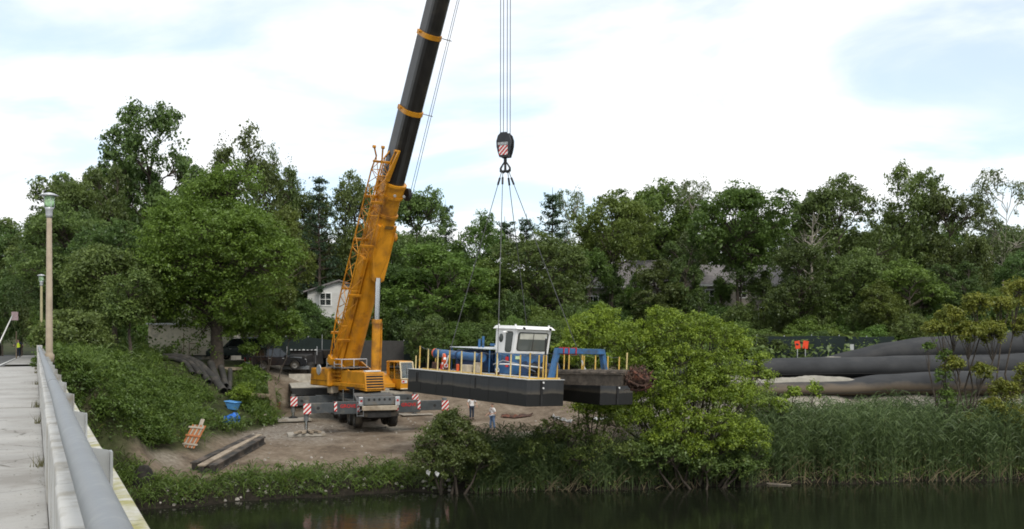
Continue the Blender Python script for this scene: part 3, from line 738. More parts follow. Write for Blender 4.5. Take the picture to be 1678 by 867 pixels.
# ---- boom
def section(w, h):
    pts = [(-w / 2, h * 0.5), (w / 2, h * 0.5), (w / 2, -h * 0.10)]
    for k in range(1, 8):
        a = math.pi * k / 8
        pts.append((math.cos(a) * w / 2, -h * 0.10 - math.sin(a) * h * 0.40))
    pts.append((-w / 2, -h * 0.10))
    return pts
def boom_part(name, m, y0, y1, w, h, parent=crane, bevel=0.02):
    b = MB(Mb); pr = section(w, h); n = len(pr)
    a = [(x, y0, z) for x, z in pr]; c = [(x, y1, z) for x, z in pr]
    b.add(a, [tuple(range(n))[::-1]]); b.add(c, [tuple(range(n))])
    for i in range(n):
        j = (i + 1) % n
        b.add([a[i], a[j], c[j], c[i]], [(0, 1, 2, 3)])
    return b.build(name, m, parent, bevel=0)
TB = [0.0, 0.352, 0.474, 0.594, 0.715, 1.0]
Y = [t_ * BL for t_ in TB]
bb = boom_part('base_boom', M['crane'], -0.9, Y[1], 1.25, 1.50)
boom_part('boom_section', M['boom_black'], Y[1] - 0.3, Y[2], 1.20, 1.42)
boom_part('boom_section', M['boom_black'], Y[2] - 0.2, Y[3], 1.14, 1.33)
boom_part('boom_section', M['boom_black'], Y[3] - 0.2, Y[4], 1.07, 1.24)
boom_part('boom_section', M['boom_black'], Y[4] - 0.2, Y[5] - 0.6, 0.98, 1.15)
for k, (w, h) in ((2, (1.30, 1.50)), (3, (1.23, 1.41)), (4, (1.16, 1.32))):
    co = boom_part('boom_collar', M['crane'], Y[k] - 0.16, Y[k] + 0.12, w, h)
    b = MB(Mb); b.tube((-w / 2, Y[k], -h * .2), (-w / 2 - 0.55, Y[k], -h * .2 - .25), 0.03); b.build('rope_guide', M['steel'], co)
    b = MB(Mb); b.box((w / 2 + .06, Y[k] + .05, 0.3), (0.12, 0.12, 0.2)); b.build('collar_lug', M['crane'], co)
# base boom head: flared collar plates
for y, w, h in ((Y[1] + 0.05, 1.55, 1.80), (Y[1] - 0.75, 1.50, 1.74), (Y[1] - 2.05, 1.44, 1.68)):
    co = boom_part('head_collar', M['crane'], y - 0.11, y + 0.05, w, h)
boom_part('head_box', M['crane'], Y[1] - 0.75, Y[1] + 0.0, 1.42, 1.66)
b = MB(Mb); b.tube((-0.86, Y[1] - 0.55, -0.35), (-1.08, Y[1] - 0.55, -0.35), 0.42, n=20); sh = b.build('head_sheave', M['steel_dark'], crane)
b = MB(Mb); b.tube((-1.06, Y[1] - 0.55, -0.35), (-1.12, Y[1] - 0.55, -0.35), 0.10, n=12); b.build('sheave_pin', M['galv'], sh)
for x in (-0.45, 0.2):
    b = MB(Mb); b.tube((x, Y[1] - .5, -0.86), (x, Y[1] - .5, -0.93), 0.09, n=10); b.build('inspection_cap', M['galv'], crane)
b = MB(Mb); b.tube((-0.74, Y[1] - 3.6, -0.3), (-0.95, Y[1] - 3.6, -0.3), 0.28, n=16); b.build('guide_wheel', M['crane'], crane)
# wedge-shaped cylinder bracket under the base boom
ca_ = 0.196 * BL
b = MB(Mb)
b.add([(-0.42, ca_ - 0.25, -1.15), (0.42, ca_ - 0.25, -1.15), (0.62, ca_ + 1.4, -0.80), (0.62, ca_ + 3.4, -0.70), (-0.62, ca_ + 3.4, -0.70), (-0.62, ca_ + 1.4, -0.80), (0, ca_ - 0.55, -1.12),
       (-0.42, ca_ - 0.25, -0.6), (0.42, ca_ - 0.25, -0.6), (0.62, ca_ + 1.4, -0.3), (0.62, ca_ + 3.4, -0.3), (-0.62, ca_ + 3.4, -0.3), (-0.62, ca_ + 1.4, -0.3), (0, ca_ - 0.55, -0.6)],
      [(0, 6, 1, 2, 3, 4, 5), (0, 7, 13, 6), (6, 13, 8, 1), (1, 8, 9, 2), (2, 9, 10, 3), (4, 11, 12, 5), (5, 12, 7, 0), (3, 10, 11, 4)])
b.build('cylinder_bracket', M['crane'], crane)
for s in (-1, 1):
    b = MB(Mb); b.box((s * 0.5, ca_ + 2.1, -0.80), (0.07, 2.9, 0.10)); b.build('bracket_rib', M['crane'], crane)
# luffing cylinder
c_top = Mb @ Vector((0, ca_ - 0.1, -1.05)); c_bot = Ms @ Vector((0, 1.45, 2.9))
cd = (c_top - c_bot)
b = MB(); b.tube(c_bot, c_bot + cd * 0.60, 0.30, n=18); lc = b.build('luffing_cylinder', M['crane'], crane)
b = MB(); b.tube(c_bot + cd * 0.575, c_bot + cd * 0.615, 0.335, n=18); b.build('cylinder_collar', M['crane'], lc)
b = MB(); b.tube(c_bot + cd * 0.60, c_top, 0.195, n=18); b.build('cylinder_rod', M['chrome'], lc)
b = MB(Ms); b.tube((-0.45, 1.45, 2.9), (0.45, 1.45, 2.9), 0.2, n=14); b.build('cylinder_pin', M['crane'], crane)
b = MB(); b.path([c_bot + cd * 0.1 + Vector((.35, -.1, 0)), c_bot + cd * 0.4 + Vector((.36, -.1, 0)), c_bot + cd * 0.58 + Vector((.34, -.08, 0))], 0.035); b.build('hydraulic_line', M['crane'], lc)
# dark box set in as shade at the boom foot, also the hose reel
b = MB(Mb); b.box((0, 0.4, -0.95), (0.7, 0.6, 0.35)); b.build('hose_shade_block', M['steel_dark'], crane)
# numbers plate on boom side
b = MB(Mb); b.box((-0.05, Y[1] - 2.75, -0.785), (0.62, 0.22, 0.02)); b.build('lettering_panel', mat('dark_lettering', (0.16, 0.09, 0.02), 0.6, var=0.5, scale=14), crane)
# ---- lattice jib stowed on the crane's right side
jb = MB(Mb)
def jp(i, y):                                            # four chords of the folded jib, tapering to both ends
    f_ = (y - 0.9) / (Y[1] + 1.6 - 0.9)
    e = min(1.0, f_ / 0.28, (1 - f_) / 0.10 + 0.62)
    cx_ = 1.20 - 0.10 * f_; cz_ = 0.05
    wx = 0.16 + 0.20 * e; wz = 0.20 + 0.34 * e
    return Vector((cx_ + (-wx, wx, wx, -wx)[i], y, cz_ + (-wz, -wz, wz, wz)[i]))
ys = list(np.linspace(0.9, Y[1] + 1.5, 17))
for i in range(4): jb.path([jp(i, y) for y in ys], 0.052, 6)
jib = jb.build('lattice_jib', M['crane'], crane)
for k in range(len(ys) - 1):
    for i in range(4):
        a, c = (i, (i + 1) % 4) if k % 2 else ((i + 1) % 4, i)
        b = MB(Mb); b.tube(jp(a, ys[k]), jp(c, ys[k + 1]), 0.026, n=5, caps=False); b.build('brace', M['crane'], jib)
    if k % 3 == 0:
        for i in range(4):
            b = MB(Mb); b.tube(jp(i, ys[k]), jp((i + 1) % 4, ys[k]), 0.028, n=5, caps=False); b.build('brace', M['crane'], jib)
# solid jib flank between lattice and boom
b = MB(Mb); b.hexa([(0.70, 0.5, -0.42), (0.95, 0.5, -0.42), (0.95, 0.5, 0.35), (0.70, 0.5, 0.35)], [(0.70, Y[1] * 0.62, -0.42), (0.98, Y[1] * 0.62, -0.42), (0.98, Y[1] * 0.62, 0.35), (0.70, Y[1] * 0.62, 0.35)]); b.build('jib_flank', M['crane'], crane)
for yj in (2.6, 6.0, 9.6, Y[1] - 1.2):
    b = MB(Mb); b.box((1.1, yj, -0.55), (0.95, 0.16, 0.10)); b.build('jib_bracket', M['crane'], crane)
    b = MB(Mb); b.box((1.1, yj, 0.5), (0.95, 0.16, 0.10)); b.build('jib_bracket', M['crane'], crane)
# forked end of the jib
ye = Y[1] + 1.5
for i in range(4):
    p0 = jp(i, ye); p1 = p0 + Vector(((-0.16, 0.16, 0.30, -0.30)[i], (0.75, 0.9, 0.6, 0.55)[i], 0))
    b = MB(Mb); b.tube(p0, p1, 0.06, n=6); b.build('fork_arm', M['crane'], jib)
    b = MB(Mb); b.tube(p1 - Vector((0.09, 0, 0)), p1 + Vector((0.09, 0, 0)), 0.10, n=10); b.build('fork_eye', M['crane'], jib)
b = MB(Mb); b.box((1.2, ye - .1, -0.2), (1.4, 0.12, 0.12)); b.build('fork_beam', M['crane'], jib)
b = MB(Mb); b.hexa([(0.66, ye - 1.2, -0.6), (1.0, ye - 1.2, -0.6), (1.0, ye - 1.2, -.45), (0.66, ye - 1.2, -.45)], [(0.5, ye + .9, -0.75), (0.62, ye + .9, -0.75), (0.62, ye + .9, -.6), (0.5, ye + .9, -.6)]); b.build('fork_strut', M['crane'], jib)
b = MB(Mb); b.box((1.26, 0.75, 0), (0.56, 0.5, 0.55)); b.build('jib_foot', M['crane'], jib, bevel=0.03)
# ---- boom head and ropes
HK = Vector((XA(828, 53.0), 53.0, ZA(238, 53.0)))        # hook block centre
b = MB(Mb)
for x in (-0.42, 0.42): b.prism([(x, BL - 0.9, 0.5), (x, BL + 0.5, 0.35), (x, BL + 0.55, -0.5), (x, BL - 0.9, -0.9)], (0.06, 0, 0))
b.build('boom_head', M['crane'], crane)
tipz = tip_w.z - SL.z
for k in range(4):
    x = (-0.26, -0.10, 0.10, 0.26)[k]
    rp0 = Vector((HK.x + x * 1.0, HK.y, HK.z + 0.45)) - SL
    rp1 = Vector((tip_w.x + x * 1.0, tip_w.y, tip_w.z - 0.2)) - SL
    b = MB(); b.tube(rp0, rp1, 0.021, n=6); b.build('hoist_rope', M['rope'], crane)
b = MB(Mb); b.tube((-0.45, BL - .1, -0.1), (0.45, BL - .1, -0.1), 0.4, n=20); b.build('head_sheave', M['steel_dark'], crane)
p_a = Mb @ Vector((-1.12, Y[1] - 0.5, -0.7)); p_b = Mb @ Vector((-0.45, BL, -0.9))
for off in (Vector((0, 0, 0)), Vector((-0.16, 0, 0))):
    b = MB(); b.path([p_a + off, p_b + off * 0.4], 0.019, 5); b.build('auxiliary_rope', M['rope'], crane)

# hook block -----------------------------------------------------------------
hk = empty('hook_block', HK); tag(hk, 'black hook block with red and white stripes hanging above the barge', 'hook block')
M['hook_black'] = mat('hook_block_paint', (0.028, 0.029, 0.032), 0.45, var=0.2)
hr = R(-24); Mh = Matrix.Rotation(hr, 4, 'Z')
prof = [(-0.16, 0.66), (0.16, 0.66), (0.33, 0.50), (0.42, 0.22), (0.41, -0.08), (0.34, -0.38), (0.24, -0.66), (-0.24, -0.66), (-0.34, -0.38), (-0.41, -0.08), (-0.42, 0.22), (-0.33, 0.50)]
for y in (-0.24, 0.16):
    b = MB(Mh); b.prism([(x, y, z) for x, z in prof], (0, 0.08, 0)); cp = b.build('cheek_plate', M['hook_black'], hk, bevel=0.02)
for y in (-0.10, 0.0, 0.10):
    b = MB(Mh); b.tube((0, y - 0.035, 0.15), (0, y + 0.035, 0.15), 0.36, n=20); b.build('sheave', M['steel_dark'], hk)
b = MB(Mh); b.box((0, 0, -0.45), (0.45, 0.30, 0.42)); b.build('block_body', M['hook_black'], hk, bevel=0.03)
stripes('stripe_panel', hk, Mh, (0.0, -0.262, -0.30), 0.50, 0.50)
b = MB(Mh); b.box((-0.03, -0.258, 0.05), (0.58, 0.014, 0.15)); nm = b.build('name_plate', mat('pale_plate', (0.34, 0.35, 0.35), 0.5, var=0.5, scale=22), hk)
b = MB(Mh); b.tube((0, 0, -0.66), (0, 0, -0.90), 0.09, n=10); b.build('swivel', M['steel_dark'], hk)
for s in (-1, 1):
    b = MB(Mh); b.path([(0, 0, -0.86), (s * 0.14, 0, -1.02), (s * 0.27, 0, -1.22), (s * 0.26, 0, -1.36), (s * 0.12, 0, -1.42), (0, 0, -1.36)], [0.06, 0.045, 0.06, 0.085, 0.09, 0.08], 8); b.build('hook_horn', M['steel_dark'], hk)
b = MB(Mh); b.tube((0, 0, -0.88), (0, 0, -1.40), 0.07, n=8); b.build('hook_shank', M['steel_dark'], hk)
# ------------------------------------------------------------------ dredge barge hanging from the hook
KB = 46.6 / 44.1
Nc = Vector((XA(864, 46.6), 46.6, ZA(623, 46.6)))        # near bow corner, deck level
BL_, BW_, HH = 9.98 * KB, 6.57 * KB, 1.18 * KB
bw = Vector((0.611, -0.791, 0)).normalized(); lw = Vector((0.791, 0.611, 0)).normalized()
# hangs a little bow-down and far-side-down
bvec = (bw * 1.0 + Vector((0, 0, -0.0235))).normalized(); lvec = (lw + Vector((0, 0, -0.028))).normalized()
lvec = (lvec - bvec * bvec.dot(lvec)).normalized()
org = Nc - bvec * BL_
Mg = Matrix((-lvec, bvec, (-lvec).cross(bvec))).transposed().to_4x4(); Mg.translation = org
MIR = Matrix.Diagonal((-1, 1, 1, 1))                     # shapes below are laid out with x growing towards the far side
MB_plain = MB
def MB(): return MB_plain(MIR)
barge = empty('dredge_barge', (0, 0, 0)); barge.matrix_world = Mg
tag(barge, 'black dredge barge with white cabin and yellow posts hanging from the crane', 'barge')
def hull_mat(name):
    m, t, b = mat_new(name); L = t.links.new
    tcn = t.nodes.new('ShaderNodeTexCoord'); sp = t.nodes.new('ShaderNodeSeparateXYZ'); L(tcn.outputs['Object'], sp.inputs[0])
    n1 = t.nodes.new('ShaderNodeTexNoise'); n1.inputs['Scale'].default_value = 1.3; n1.inputs['Detail'].default_value = 8; L(tcn.outputs['Object'], n1.inputs['Vector'])
    a = t.nodes.new('ShaderNodeMath'); a.operation = 'MULTIPLY_ADD'; a.inputs[1].default_value = 0.22; L(n1.outputs[0], a.inputs[0]); L(sp.outputs[2], a.inputs[2])
    cr = t.nodes.new('ShaderNodeValToRGB'); mr = t.nodes.new('ShaderNodeMapRange'); mr.inputs['From Min'].default_value = -1.25; mr.inputs['From Max'].default_value = 0.11
    L(a.outputs[0], mr.inputs['Value']); L(mr.outputs[0], cr.inputs[0])
    e = cr.color_ramp.elements
    e[0].position = 0; e[0].color = (0.008, 0.0075, 0.0065, 1); e[1].position = 1; e[1].color = (0.034, 0.036, 0.038, 1)
    for p_, c_ in ((0.50, (0.009, 0.0085, 0.0075)), (0.545, (0.085, 0.074, 0.058)), (0.62, (0.055, 0.051, 0.045)), (0.70, (0.034, 0.036, 0.038))):
        q = e.new(p_); q.color = (*c_, 1)
    n2 = t.nodes.new('ShaderNodeTexNoise'); n2.inputs['Scale'].default_value = 9; n2.inputs['Detail'].default_value = 6
    mp_ = t.nodes.new('ShaderNodeMapping'); mp_.inputs['Scale'].default_value = (1, 1, 0.15); L(tcn.outputs['Object'], mp_.inputs[0]); L(mp_.outputs[0], n2.inputs['Vector'])
    mr2 = t.nodes.new('ShaderNodeMapRange'); mr2.inputs['To Min'].default_value = 0.6; mr2.inputs['To Max'].default_value = 1.4; L(n2.outputs[0], mr2.inputs['Value'])
    mm = t.nodes.new('ShaderNodeMix'); mm.data_type = 'RGBA'; mm.blend_type = 'MULTIPLY'; mm.inputs['Factor'].default_value = 1; L(cr.outputs[0], mm.inputs['A']); L(mr2.outputs[0], mm.inputs['B'])
    L(mm.outputs['Result'], b.inputs['Base Color']); b.inputs['Roughness'].default_value = 0.6
    return m
M['hull'] = hull_mat('hull_tar_and_waterline')
M['deck'] = mat('deck_grey_paint', (0.50, 0.50, 0.48), 0.7, var=0.12, dirt=(0.30, 0.27, 0.2), dirt_amt=0.4)
M['byellow'] = mat('barge_yellow', (0.60, 0.38, 0.08), 0.5, var=0.12, scale=5, dirt=(0.65, 0.5, 0.3), dirt_amt=0.3, dscale=4)
M['bpale'] = mat('post_pale', (0.62, 0.49, 0.22), 0.5, var=0.12, scale=5)
M['bblue'] = mat('barge_blue', (0.040, 0.125, 0.27), 0.5, var=0.2, scale=2, dirt=(0.055, 0.065, 0.075), dirt_amt=0.42, dscale=1.8)
M['bblue2'] = mat('barge_dark_blue', (0.020, 0.050, 0.12), 0.55, var=0.3, dirt=(0.03, 0.028, 0.025), dirt_amt=0.5, dscale=2)
M['rust'] = mat('rusty_steel', (0.062, 0.034, 0.024), 0.9, var=0.4, scale=6, bump=0.9, bscale=18, dirt=(0.17, 0.060, 0.032), dirt_amt=0.4, dscale=3)
M['mud'] = mat('muddy_steel', (0.075, 0.06, 0.045), 0.85, var=0.3, scale=5, bump=0.5, bscale=14, dirt=(0.13, 0.105, 0.08), dirt_amt=0.5, dscale=2)
M['orange'] = mat('orange_red_plastic', (0.62, 0.10, 0.03), 0.5)
pw_ = 2.15 * KB; wl = 5.6                               # pontoon width, start of the ladder well
def pontoon(x0, x1, y0, y1, name, rake=0.0):
    b = MB(); b.hexa([(x0, y0 + rake, -HH), (x1, y0 + rake, -HH), (x1, y1 - rake, -HH), (x0, y1 - rake, -HH)], [(x0, y0, 0), (x1, y0, 0), (x1, y1, 0), (x0, y1, 0)])
    return b.build(name, M['hull'], barge, bevel=0.02)
pontoon(0, pw_, 0, BL_, 'pontoon'); pontoon(BW_ - pw_, BW_, 0, BL_, 'pontoon'); pontoon(pw_ + .004, BW_ - pw_ - .004, 0.0, wl, 'centre_hull')
b = MB(); b.box((pw_ / 2, BL_ / 2, 0.015), (pw_ + .06, BL_ + .06, 0.03)); b.build('deck_plate', M['deck'], barge)
b = MB(); b.box((BW_ - pw_ / 2, BL_ / 2, 0.015), (pw_ + .06, BL_ + .06, 0.03)); b.build('deck_plate', M['deck'], barge)
b = MB(); b.box((BW_ / 2, wl / 2, 0.011), (BW_ - 2 * pw_ - .07, wl, 0.022)); b.build('deck_plate', M['steel_dark'], barge)
# rub rail, joint column, white bolts on the bow faces
for x in (0.88, BW_ - 1.1):
    b = MB(); b.box((x, BL_ + 0.025, -HH / 2), (0.13, 0.05, HH - .04)); b.build('joint_column', M['steel_dark'], barge)
    for z in (-0.12, -0.38):
        b = MB(); b.tube((x + 0.06, BL_ + 0.05, z), (x + 0.06, BL_ + 0.09, z), 0.045, n=10); b.build('bolt', M['white_paint'], barge)
for y in np.arange(1.3, 10, 1.55):
    b = MB(); b.box((-0.006, float(y), -HH / 2), (0.012, 0.03, HH - .05)); b.build('weld_seam', M['hull'], barge)
for y in (0.9, 1.05, 3.4, 6.4):
    b = MB(); b.box((-0.02, y, -0.38), (0.04, 0.035, 0.5)); b.build('hull_rib', M['steel_dark'], barge)
# yellow toe boards inside the walk edge
b = MB(); b.box((0.46, BL_ * 0.52, 0.06), (0.05, BL_ * 0.9, 0.07)); b.build('toe_board', M['byellow'], barge)
b = MB(); b.box((BW_ - 0.42, BL_ * 0.5, 0.10), (0.05, BL_ * 0.9, 0.14)); b.build('toe_board', M['byellow'], barge)
b = MB(); b.box((pw_ / 2, BL_ - 0.14, 0.07), (pw_ - .3, 0.05, 0.08)); b.build('toe_board', M['byellow'], barge)
# posts
PH = 1.16
def post(x, y, h=PH, m=None, tilt=(0, 0)):
    b = MB(); b.tube((x, y, 0.03), (x + tilt[0], y + tilt[1], h), 0.037, n=8); b.build('stanchion', m or M['byellow'], barge)
    return Vector((x + tilt[0], y + tilt[1], h))
tops = []
for i, y in enumerate((0.55, 1.35, 2.25, 3.3, 4.35, 5.45, 6.0, 7.25, 8.3, 9.0)):
    tops.append(post(0.36, y * KB, PH * (1.12 if i == 0 else 1.0), M['bpale'] if i % 3 else M['byellow']))
post(0.36, 0.2, 0.75, M['bpale'])
for x in (0.30, 0.85, 1.30): tops.append(post(x, BL_ - 0.22, PH * (1.02 if x > 0.5 else 1.1)))
far = []
for i, y in enumerate((0.5, 2.0, 3.6, 5.2, 6.6, 7.6, 8.5, 9.3)): far.append(post(BW_ - 0.36, y * KB))
post(BW_ - 0.32, BL_ - 0.2, PH * 1.2, M['bpale'])
for x in (1.6, 3.2, 4.9): post(x, 0.3, PH)
for y in (8.6, 9.6): post(pw_ - 0.12, y * KB, PH)
for y in (6.4, 7.5, 8.6): post(BW_ - pw_ + 0.15, y * KB, PH)
for x, y in ((0.42, 9.98 * KB - .3),): pass
# chains between posts
for a, c in list(zip(tops[:-1], tops[1:])) + list(zip(far[:-1], far[1:])):
    m_ = (a + c) / 2 - Vector((0, 0, 0.08))
    b = MB(); b.path([a, m_, c], 0.010, 4, False); b.build('chain', M['steel'], barge)
# bands at post tops (pale)
# cabin
cs1 = 6.05 * KB; cs0 = cs1 - 1.55; cw0 = 2.2 * KB; cw1 = cw0 + 2.35
zb, z1, zt = 0.05, 1.12, 2.40
b = MB(); b.box(((cw0 + cw1) / 2, (cs0 + cs1) / 2, (zb + z1) / 2), (cw1 - cw0, cs1 - cs0, z1 - zb)); cbn = b.build('cabin_base', M['bblue'], barge, bevel=0.02)
ins = 0.05
b = MB()
# white shell: windshield leans outwards at the top
A = [(cw0, cs0, z1), (cw1, cs0, z1), (cw1, cs1, z1), (cw0, cs1, z1)]; B_ = [(cw0, cs0, zt), (cw1, cs0, zt), (cw1, cs1 + .22, zt), (cw0, cs1 + .22, zt)]
b.hexa(A, B_); shell = b.build('cabin', M['white_paint'], barge, bevel=0.03)
def face_pt(q, u, v): # q = 4 corners: bl, br, tr, tl
    q = [Vector(p) for p in q]
    return (q[0] * (1 - u) + q[1] * u) * (1 - v) + (q[3] * (1 - u) + q[2] * u) * v
def rounded(u0, u1, v0, v1, ru, rv, n=5):
    pts = []
    for (cu, cv, a0) in ((u1 - ru, v0 + rv, -90), (u1 - ru, v1 - rv, 0), (u0 + ru, v1 - rv, 90), (u0 + ru, v0 + rv, 180)):
        for k in range(n + 1):
            a = R(a0 + 90 * k / n); pts.append((cu + ru * math.cos(a), cv + rv * math.sin(a)))
    return pts
def win(q, uv, nrm, parent, frame=True, fr=0.02, m=None, name='window'):
    nrm = Vector(nrm)
    cu = sum(u for u, v in uv) / len(uv); cv = sum(v for u, v in uv) / len(uv)
    if frame:
        b = MB(); b.prism([face_pt(q, cu + (u - cu) * 1.06, cv + (v - cv) * 1.06) + nrm * 0.002 for u, v in uv], nrm * 0.012)
        f_ = b.build(name, M['rubber'], parent)
        b = MB(); b.prism([face_pt(q, u, v) + nrm * 0.010 for u, v in uv], nrm * 0.012); b.build('pane', m or M['glass'], f_)
        return f_
    b = MB(); b.prism([face_pt(q, u, v) + nrm * 0.003 for u, v in uv], nrm * 0.012); return b.build(name, m or M['glass'], parent)
side = [(cw0, cs0, z1), (cw0, cs1, z1), (cw0, cs1 + .22, zt), (cw0, cs0, zt)]
front = [(cw0, cs1, z1), (cw1, cs1, z1), (cw1, cs1 + .22, zt), (cw0, cs1 + .22, zt)]
nf = Vector((0, 1.28, -0.22)).normalized()
M['cabglass'] = glass_mat('cab_glass', (0.10, 0.11, 0.10), 0.08)
fw = win(front, rounded(0.09, 0.91, 0.14, 0.86, 0.07, 0.10), nf, shell, m=M['cabglass'], name='front_window')
b = MB(); b.prism([face_pt(front, u, v) + nf * 0.024 for u, v in ((0.12, 0.60), (0.49, 0.60), (0.49, 0.83), (0.12, 0.83))], nf * 0.004); b.build('sun_blind', mat('cream_blind', (0.50, 0.49, 0.42), 0.8), fw)
b = MB(); b.prism([face_pt(front, u, v) + nf * 0.024 for u, v in ((0.51, 0.60), (0.88, 0.60), (0.88, 0.83), (0.51, 0.83))], nf * 0.004); b.build('sun_blind', bpy.data.materials['cream_blind'], fw)
b = MB(); b.prism([face_pt(front, u, v) + nf * 0.022 for u, v in ((0.492, 0.15), (0.508, 0.15), (0.508, 0.85), (0.492, 0.85))], nf * 0.012); b.build('mullion', M['rubber'], fw)
win(side, rounded(0.54, 0.86, 0.08, 0.88, 0.10, 0.08), (-1, 0, 0), shell, name='door_window')
win(side, [(0.29 + 0.10 * math.cos(a), 0.62 + 0.17 * math.sin(a)) for a in np.linspace(0, 2 * math.pi, 17)[:-1]], (-1, 0, 0), shell, name='oval_window')
b = MB()
b.hexa([(cw0 - .12, cs0 - .12, zt), (cw1 + .12, cs0 - .12, zt), (cw1 + .12, cs1 + .42, zt), (cw0 - .12, cs1 + .42, zt)], [(cw0 - .02, cs0 - .0, zt + .17), (cw1 + .02, cs0, zt + .17), (cw1 + .02, cs1 + .2, zt + .17), (cw0 - .02, cs1 + .2, zt + .17)])
rf = b.build('cabin_roof', M['white_paint'], barge, bevel=0.02)
for x, y in ((cw0 + .1, cs0 + .1), (cw0 + .1, cs1), (cw1 - .1, cs1 + .1)):
    b = MB(); b.tube((x, y, zt + .16), (x, y, zt + .25), 0.05, n=8); b.build('roof_lug', M['white_paint'], rf)
for x in (cw0 + .35, cw1 - .25):
    b = MB(); b.tube((x, cs1 + .36, zt + .06), (x, cs1 + .46, zt + .04), 0.06, n=10); b.build('roof_lamp', M['steel_dark'], rf)
b = MB(); b.lathe([(0, 0.10), (0.10, 0.06), (0.17, 0.0), (0, 0.0)], 12, Matrix.Translation((cw0 - .14, cs0 + .98, zt - .20))); b.build('deck_lamp', M['white_paint'], shell)
b = MB(); b.tube((cw0 - 0.05, cs0 + 1.12, 0.42), (cw0 - 0.05, cs0 + 1.12, 0.95), 0.09, n=12); fe = b.build('fire_extinguisher', M['red_paint'], barge)
b = MB(); b.tube((cw0 - 0.05, cs0 + 1.12, 0.95), (cw0 - 0.05, cs0 + 1.12, 1.03), 0.035, n=8); b.build('valve', M['steel_dark'], fe)
b = MB(); b.box((cw0 + 0.3, cs1 + 0.012, 0.92), (0.3, 0.02, 0.16)); b.build('notice', mat('pale_green_notice', (0.5, 0.62, 0.35), 0.7), cbn)
b = MB(); b.tube((cw0 + 1.55, cs1 + .75, 0.05), (cw0 + 1.55, cs1 + .75, 1.95), 0.055, n=10); b.build('black_pole', M['steel_dark'], barge)
b = MB(); b.tube((cw0 + 1.55, cs1 + .75, 1.95), (cw0 + 1.55, cs1 + .75, 2.05), 0.03, n=8); b.build('pole_tip', M['galv'], barge)
# machinery behind the cabin
b = MB(); b.path([(1.7, 0.2, 0.92), (1.7, 1.5, 0.9), (1.7, 4.6, 0.82)], 0.22, 20); dp = b.build('discharge_pipe', M['bblue'], barge)
for y in (0.25, 2.4, 4.5):
    b = MB(); b.tube((1.7, y, .9 - .02 * y), (1.7, y + .08, .9 - .02 * y), 0.29, n=20); b.build('pipe_flange', M['bblue2'], dp)
b = MB(); b.tube((1.7, 0.05, .92), (1.7, 0.22, .92), 0.25, n=18); b.build('rubber_sleeve', M['orange'], dp)
b = MB(); b.box((3.6, 2.6, 0.62), (2.0, 3.4, 1.1)); b.build('engine_box', M['bblue2'], barge, bevel=0.04)
b = MB(); b.box((2.6, 3.3, 0.42), (1.5, 1.8, 0.7)); b.build('pump_housing', M['bblue2'], barge, bevel=0.04)
b = MB()
b.hexa([(1.9, 1.2, 1.28), (5.2, 1.2, 1.30), (5.2, 4.9, 1.30), (1.9, 4.9, 1.28)], [(1.9, 1.2, 1.32), (5.2, 1.2, 1.36), (5.2, 4.9, 1.36), (1.9, 4.9, 1.32)])
b.build('engine_canopy', mat('pale_canopy', (0.55, 0.58, 0.58), 0.5, var=0.15), barge, bevel=0.01)
for x, y in ((2.0, 1.3), (5.1, 1.3), (2.0, 4.8), (5.1, 4.8)):
    b = MB(); b.tube((x, y, 0.02), (x, y, 1.3), 0.035); b.build('canopy_post', M['bblue'], barge)
for x in (2.9, 3.15):
    b = MB(); b.tube((x, 2.6, 1.3), (x, 2.6, 1.95 if x > 3 else 1.8), 0.07, n=10); b.build('exhaust_stack', M['bblue'], barge)
b = MB(); b.box((3.6, 3.5, 1.52), (0.9, 0.5, 0.12)); b.build('silencer', M['bblue'], barge)
b = MB(); b.box((3.2, 4.6, 1.44), (1.0, 0.7, 0.12)); b.build('hatch', M['white_paint'], barge, bevel=0.03)
b = MB(); b.torus((0.98, 2.05, 0.52), 0.36, 0.08, (1, 0.5, 0)); lr = b.build('life_ring', M['orange'], barge)
for k in range(4):
    a = k * 1.57 + .4; q = Vector((1, .5, 0)).to_track_quat('Z', 'Y').to_matrix()
    c_ = Vector((0.98, 2.05, 0.52)) + q @ Vector((math.cos(a) * .36, math.sin(a) * .36, 0)); d_ = q @ Vector((-math.sin(a), math.cos(a), 0))
    b = MB(); b.tube(c_ - d_ * .06, c_ + d_ * .06, 0.088, n=8); b.build('ring_band', M['white_paint'], lr)
for x, y, s_, m_, nm_ in ((1.2, 0.9, (.3, .3, .4), 'rust', 'toolbox'), (1.25, 1.7, (.35, .3, .35), 'red_paint', 'fuel_can'), (1.2, 4.0, (.5, .5, .4), 'tan_paint', 'crate'), (1.4, 4.6, (.35, .35, .55), 'tan_paint', 'locker'), (2.4, 1.9, (.5, .9, .8), 'bblue2', 'generator'), (1.0, 3.35, (.14, .14, .4), 'orange', 'canister')):
    b = MB(); b.box((x, y, s_[2] / 2 + .03), s_); b.build(nm_, M[m_], barge, bevel=0.03)
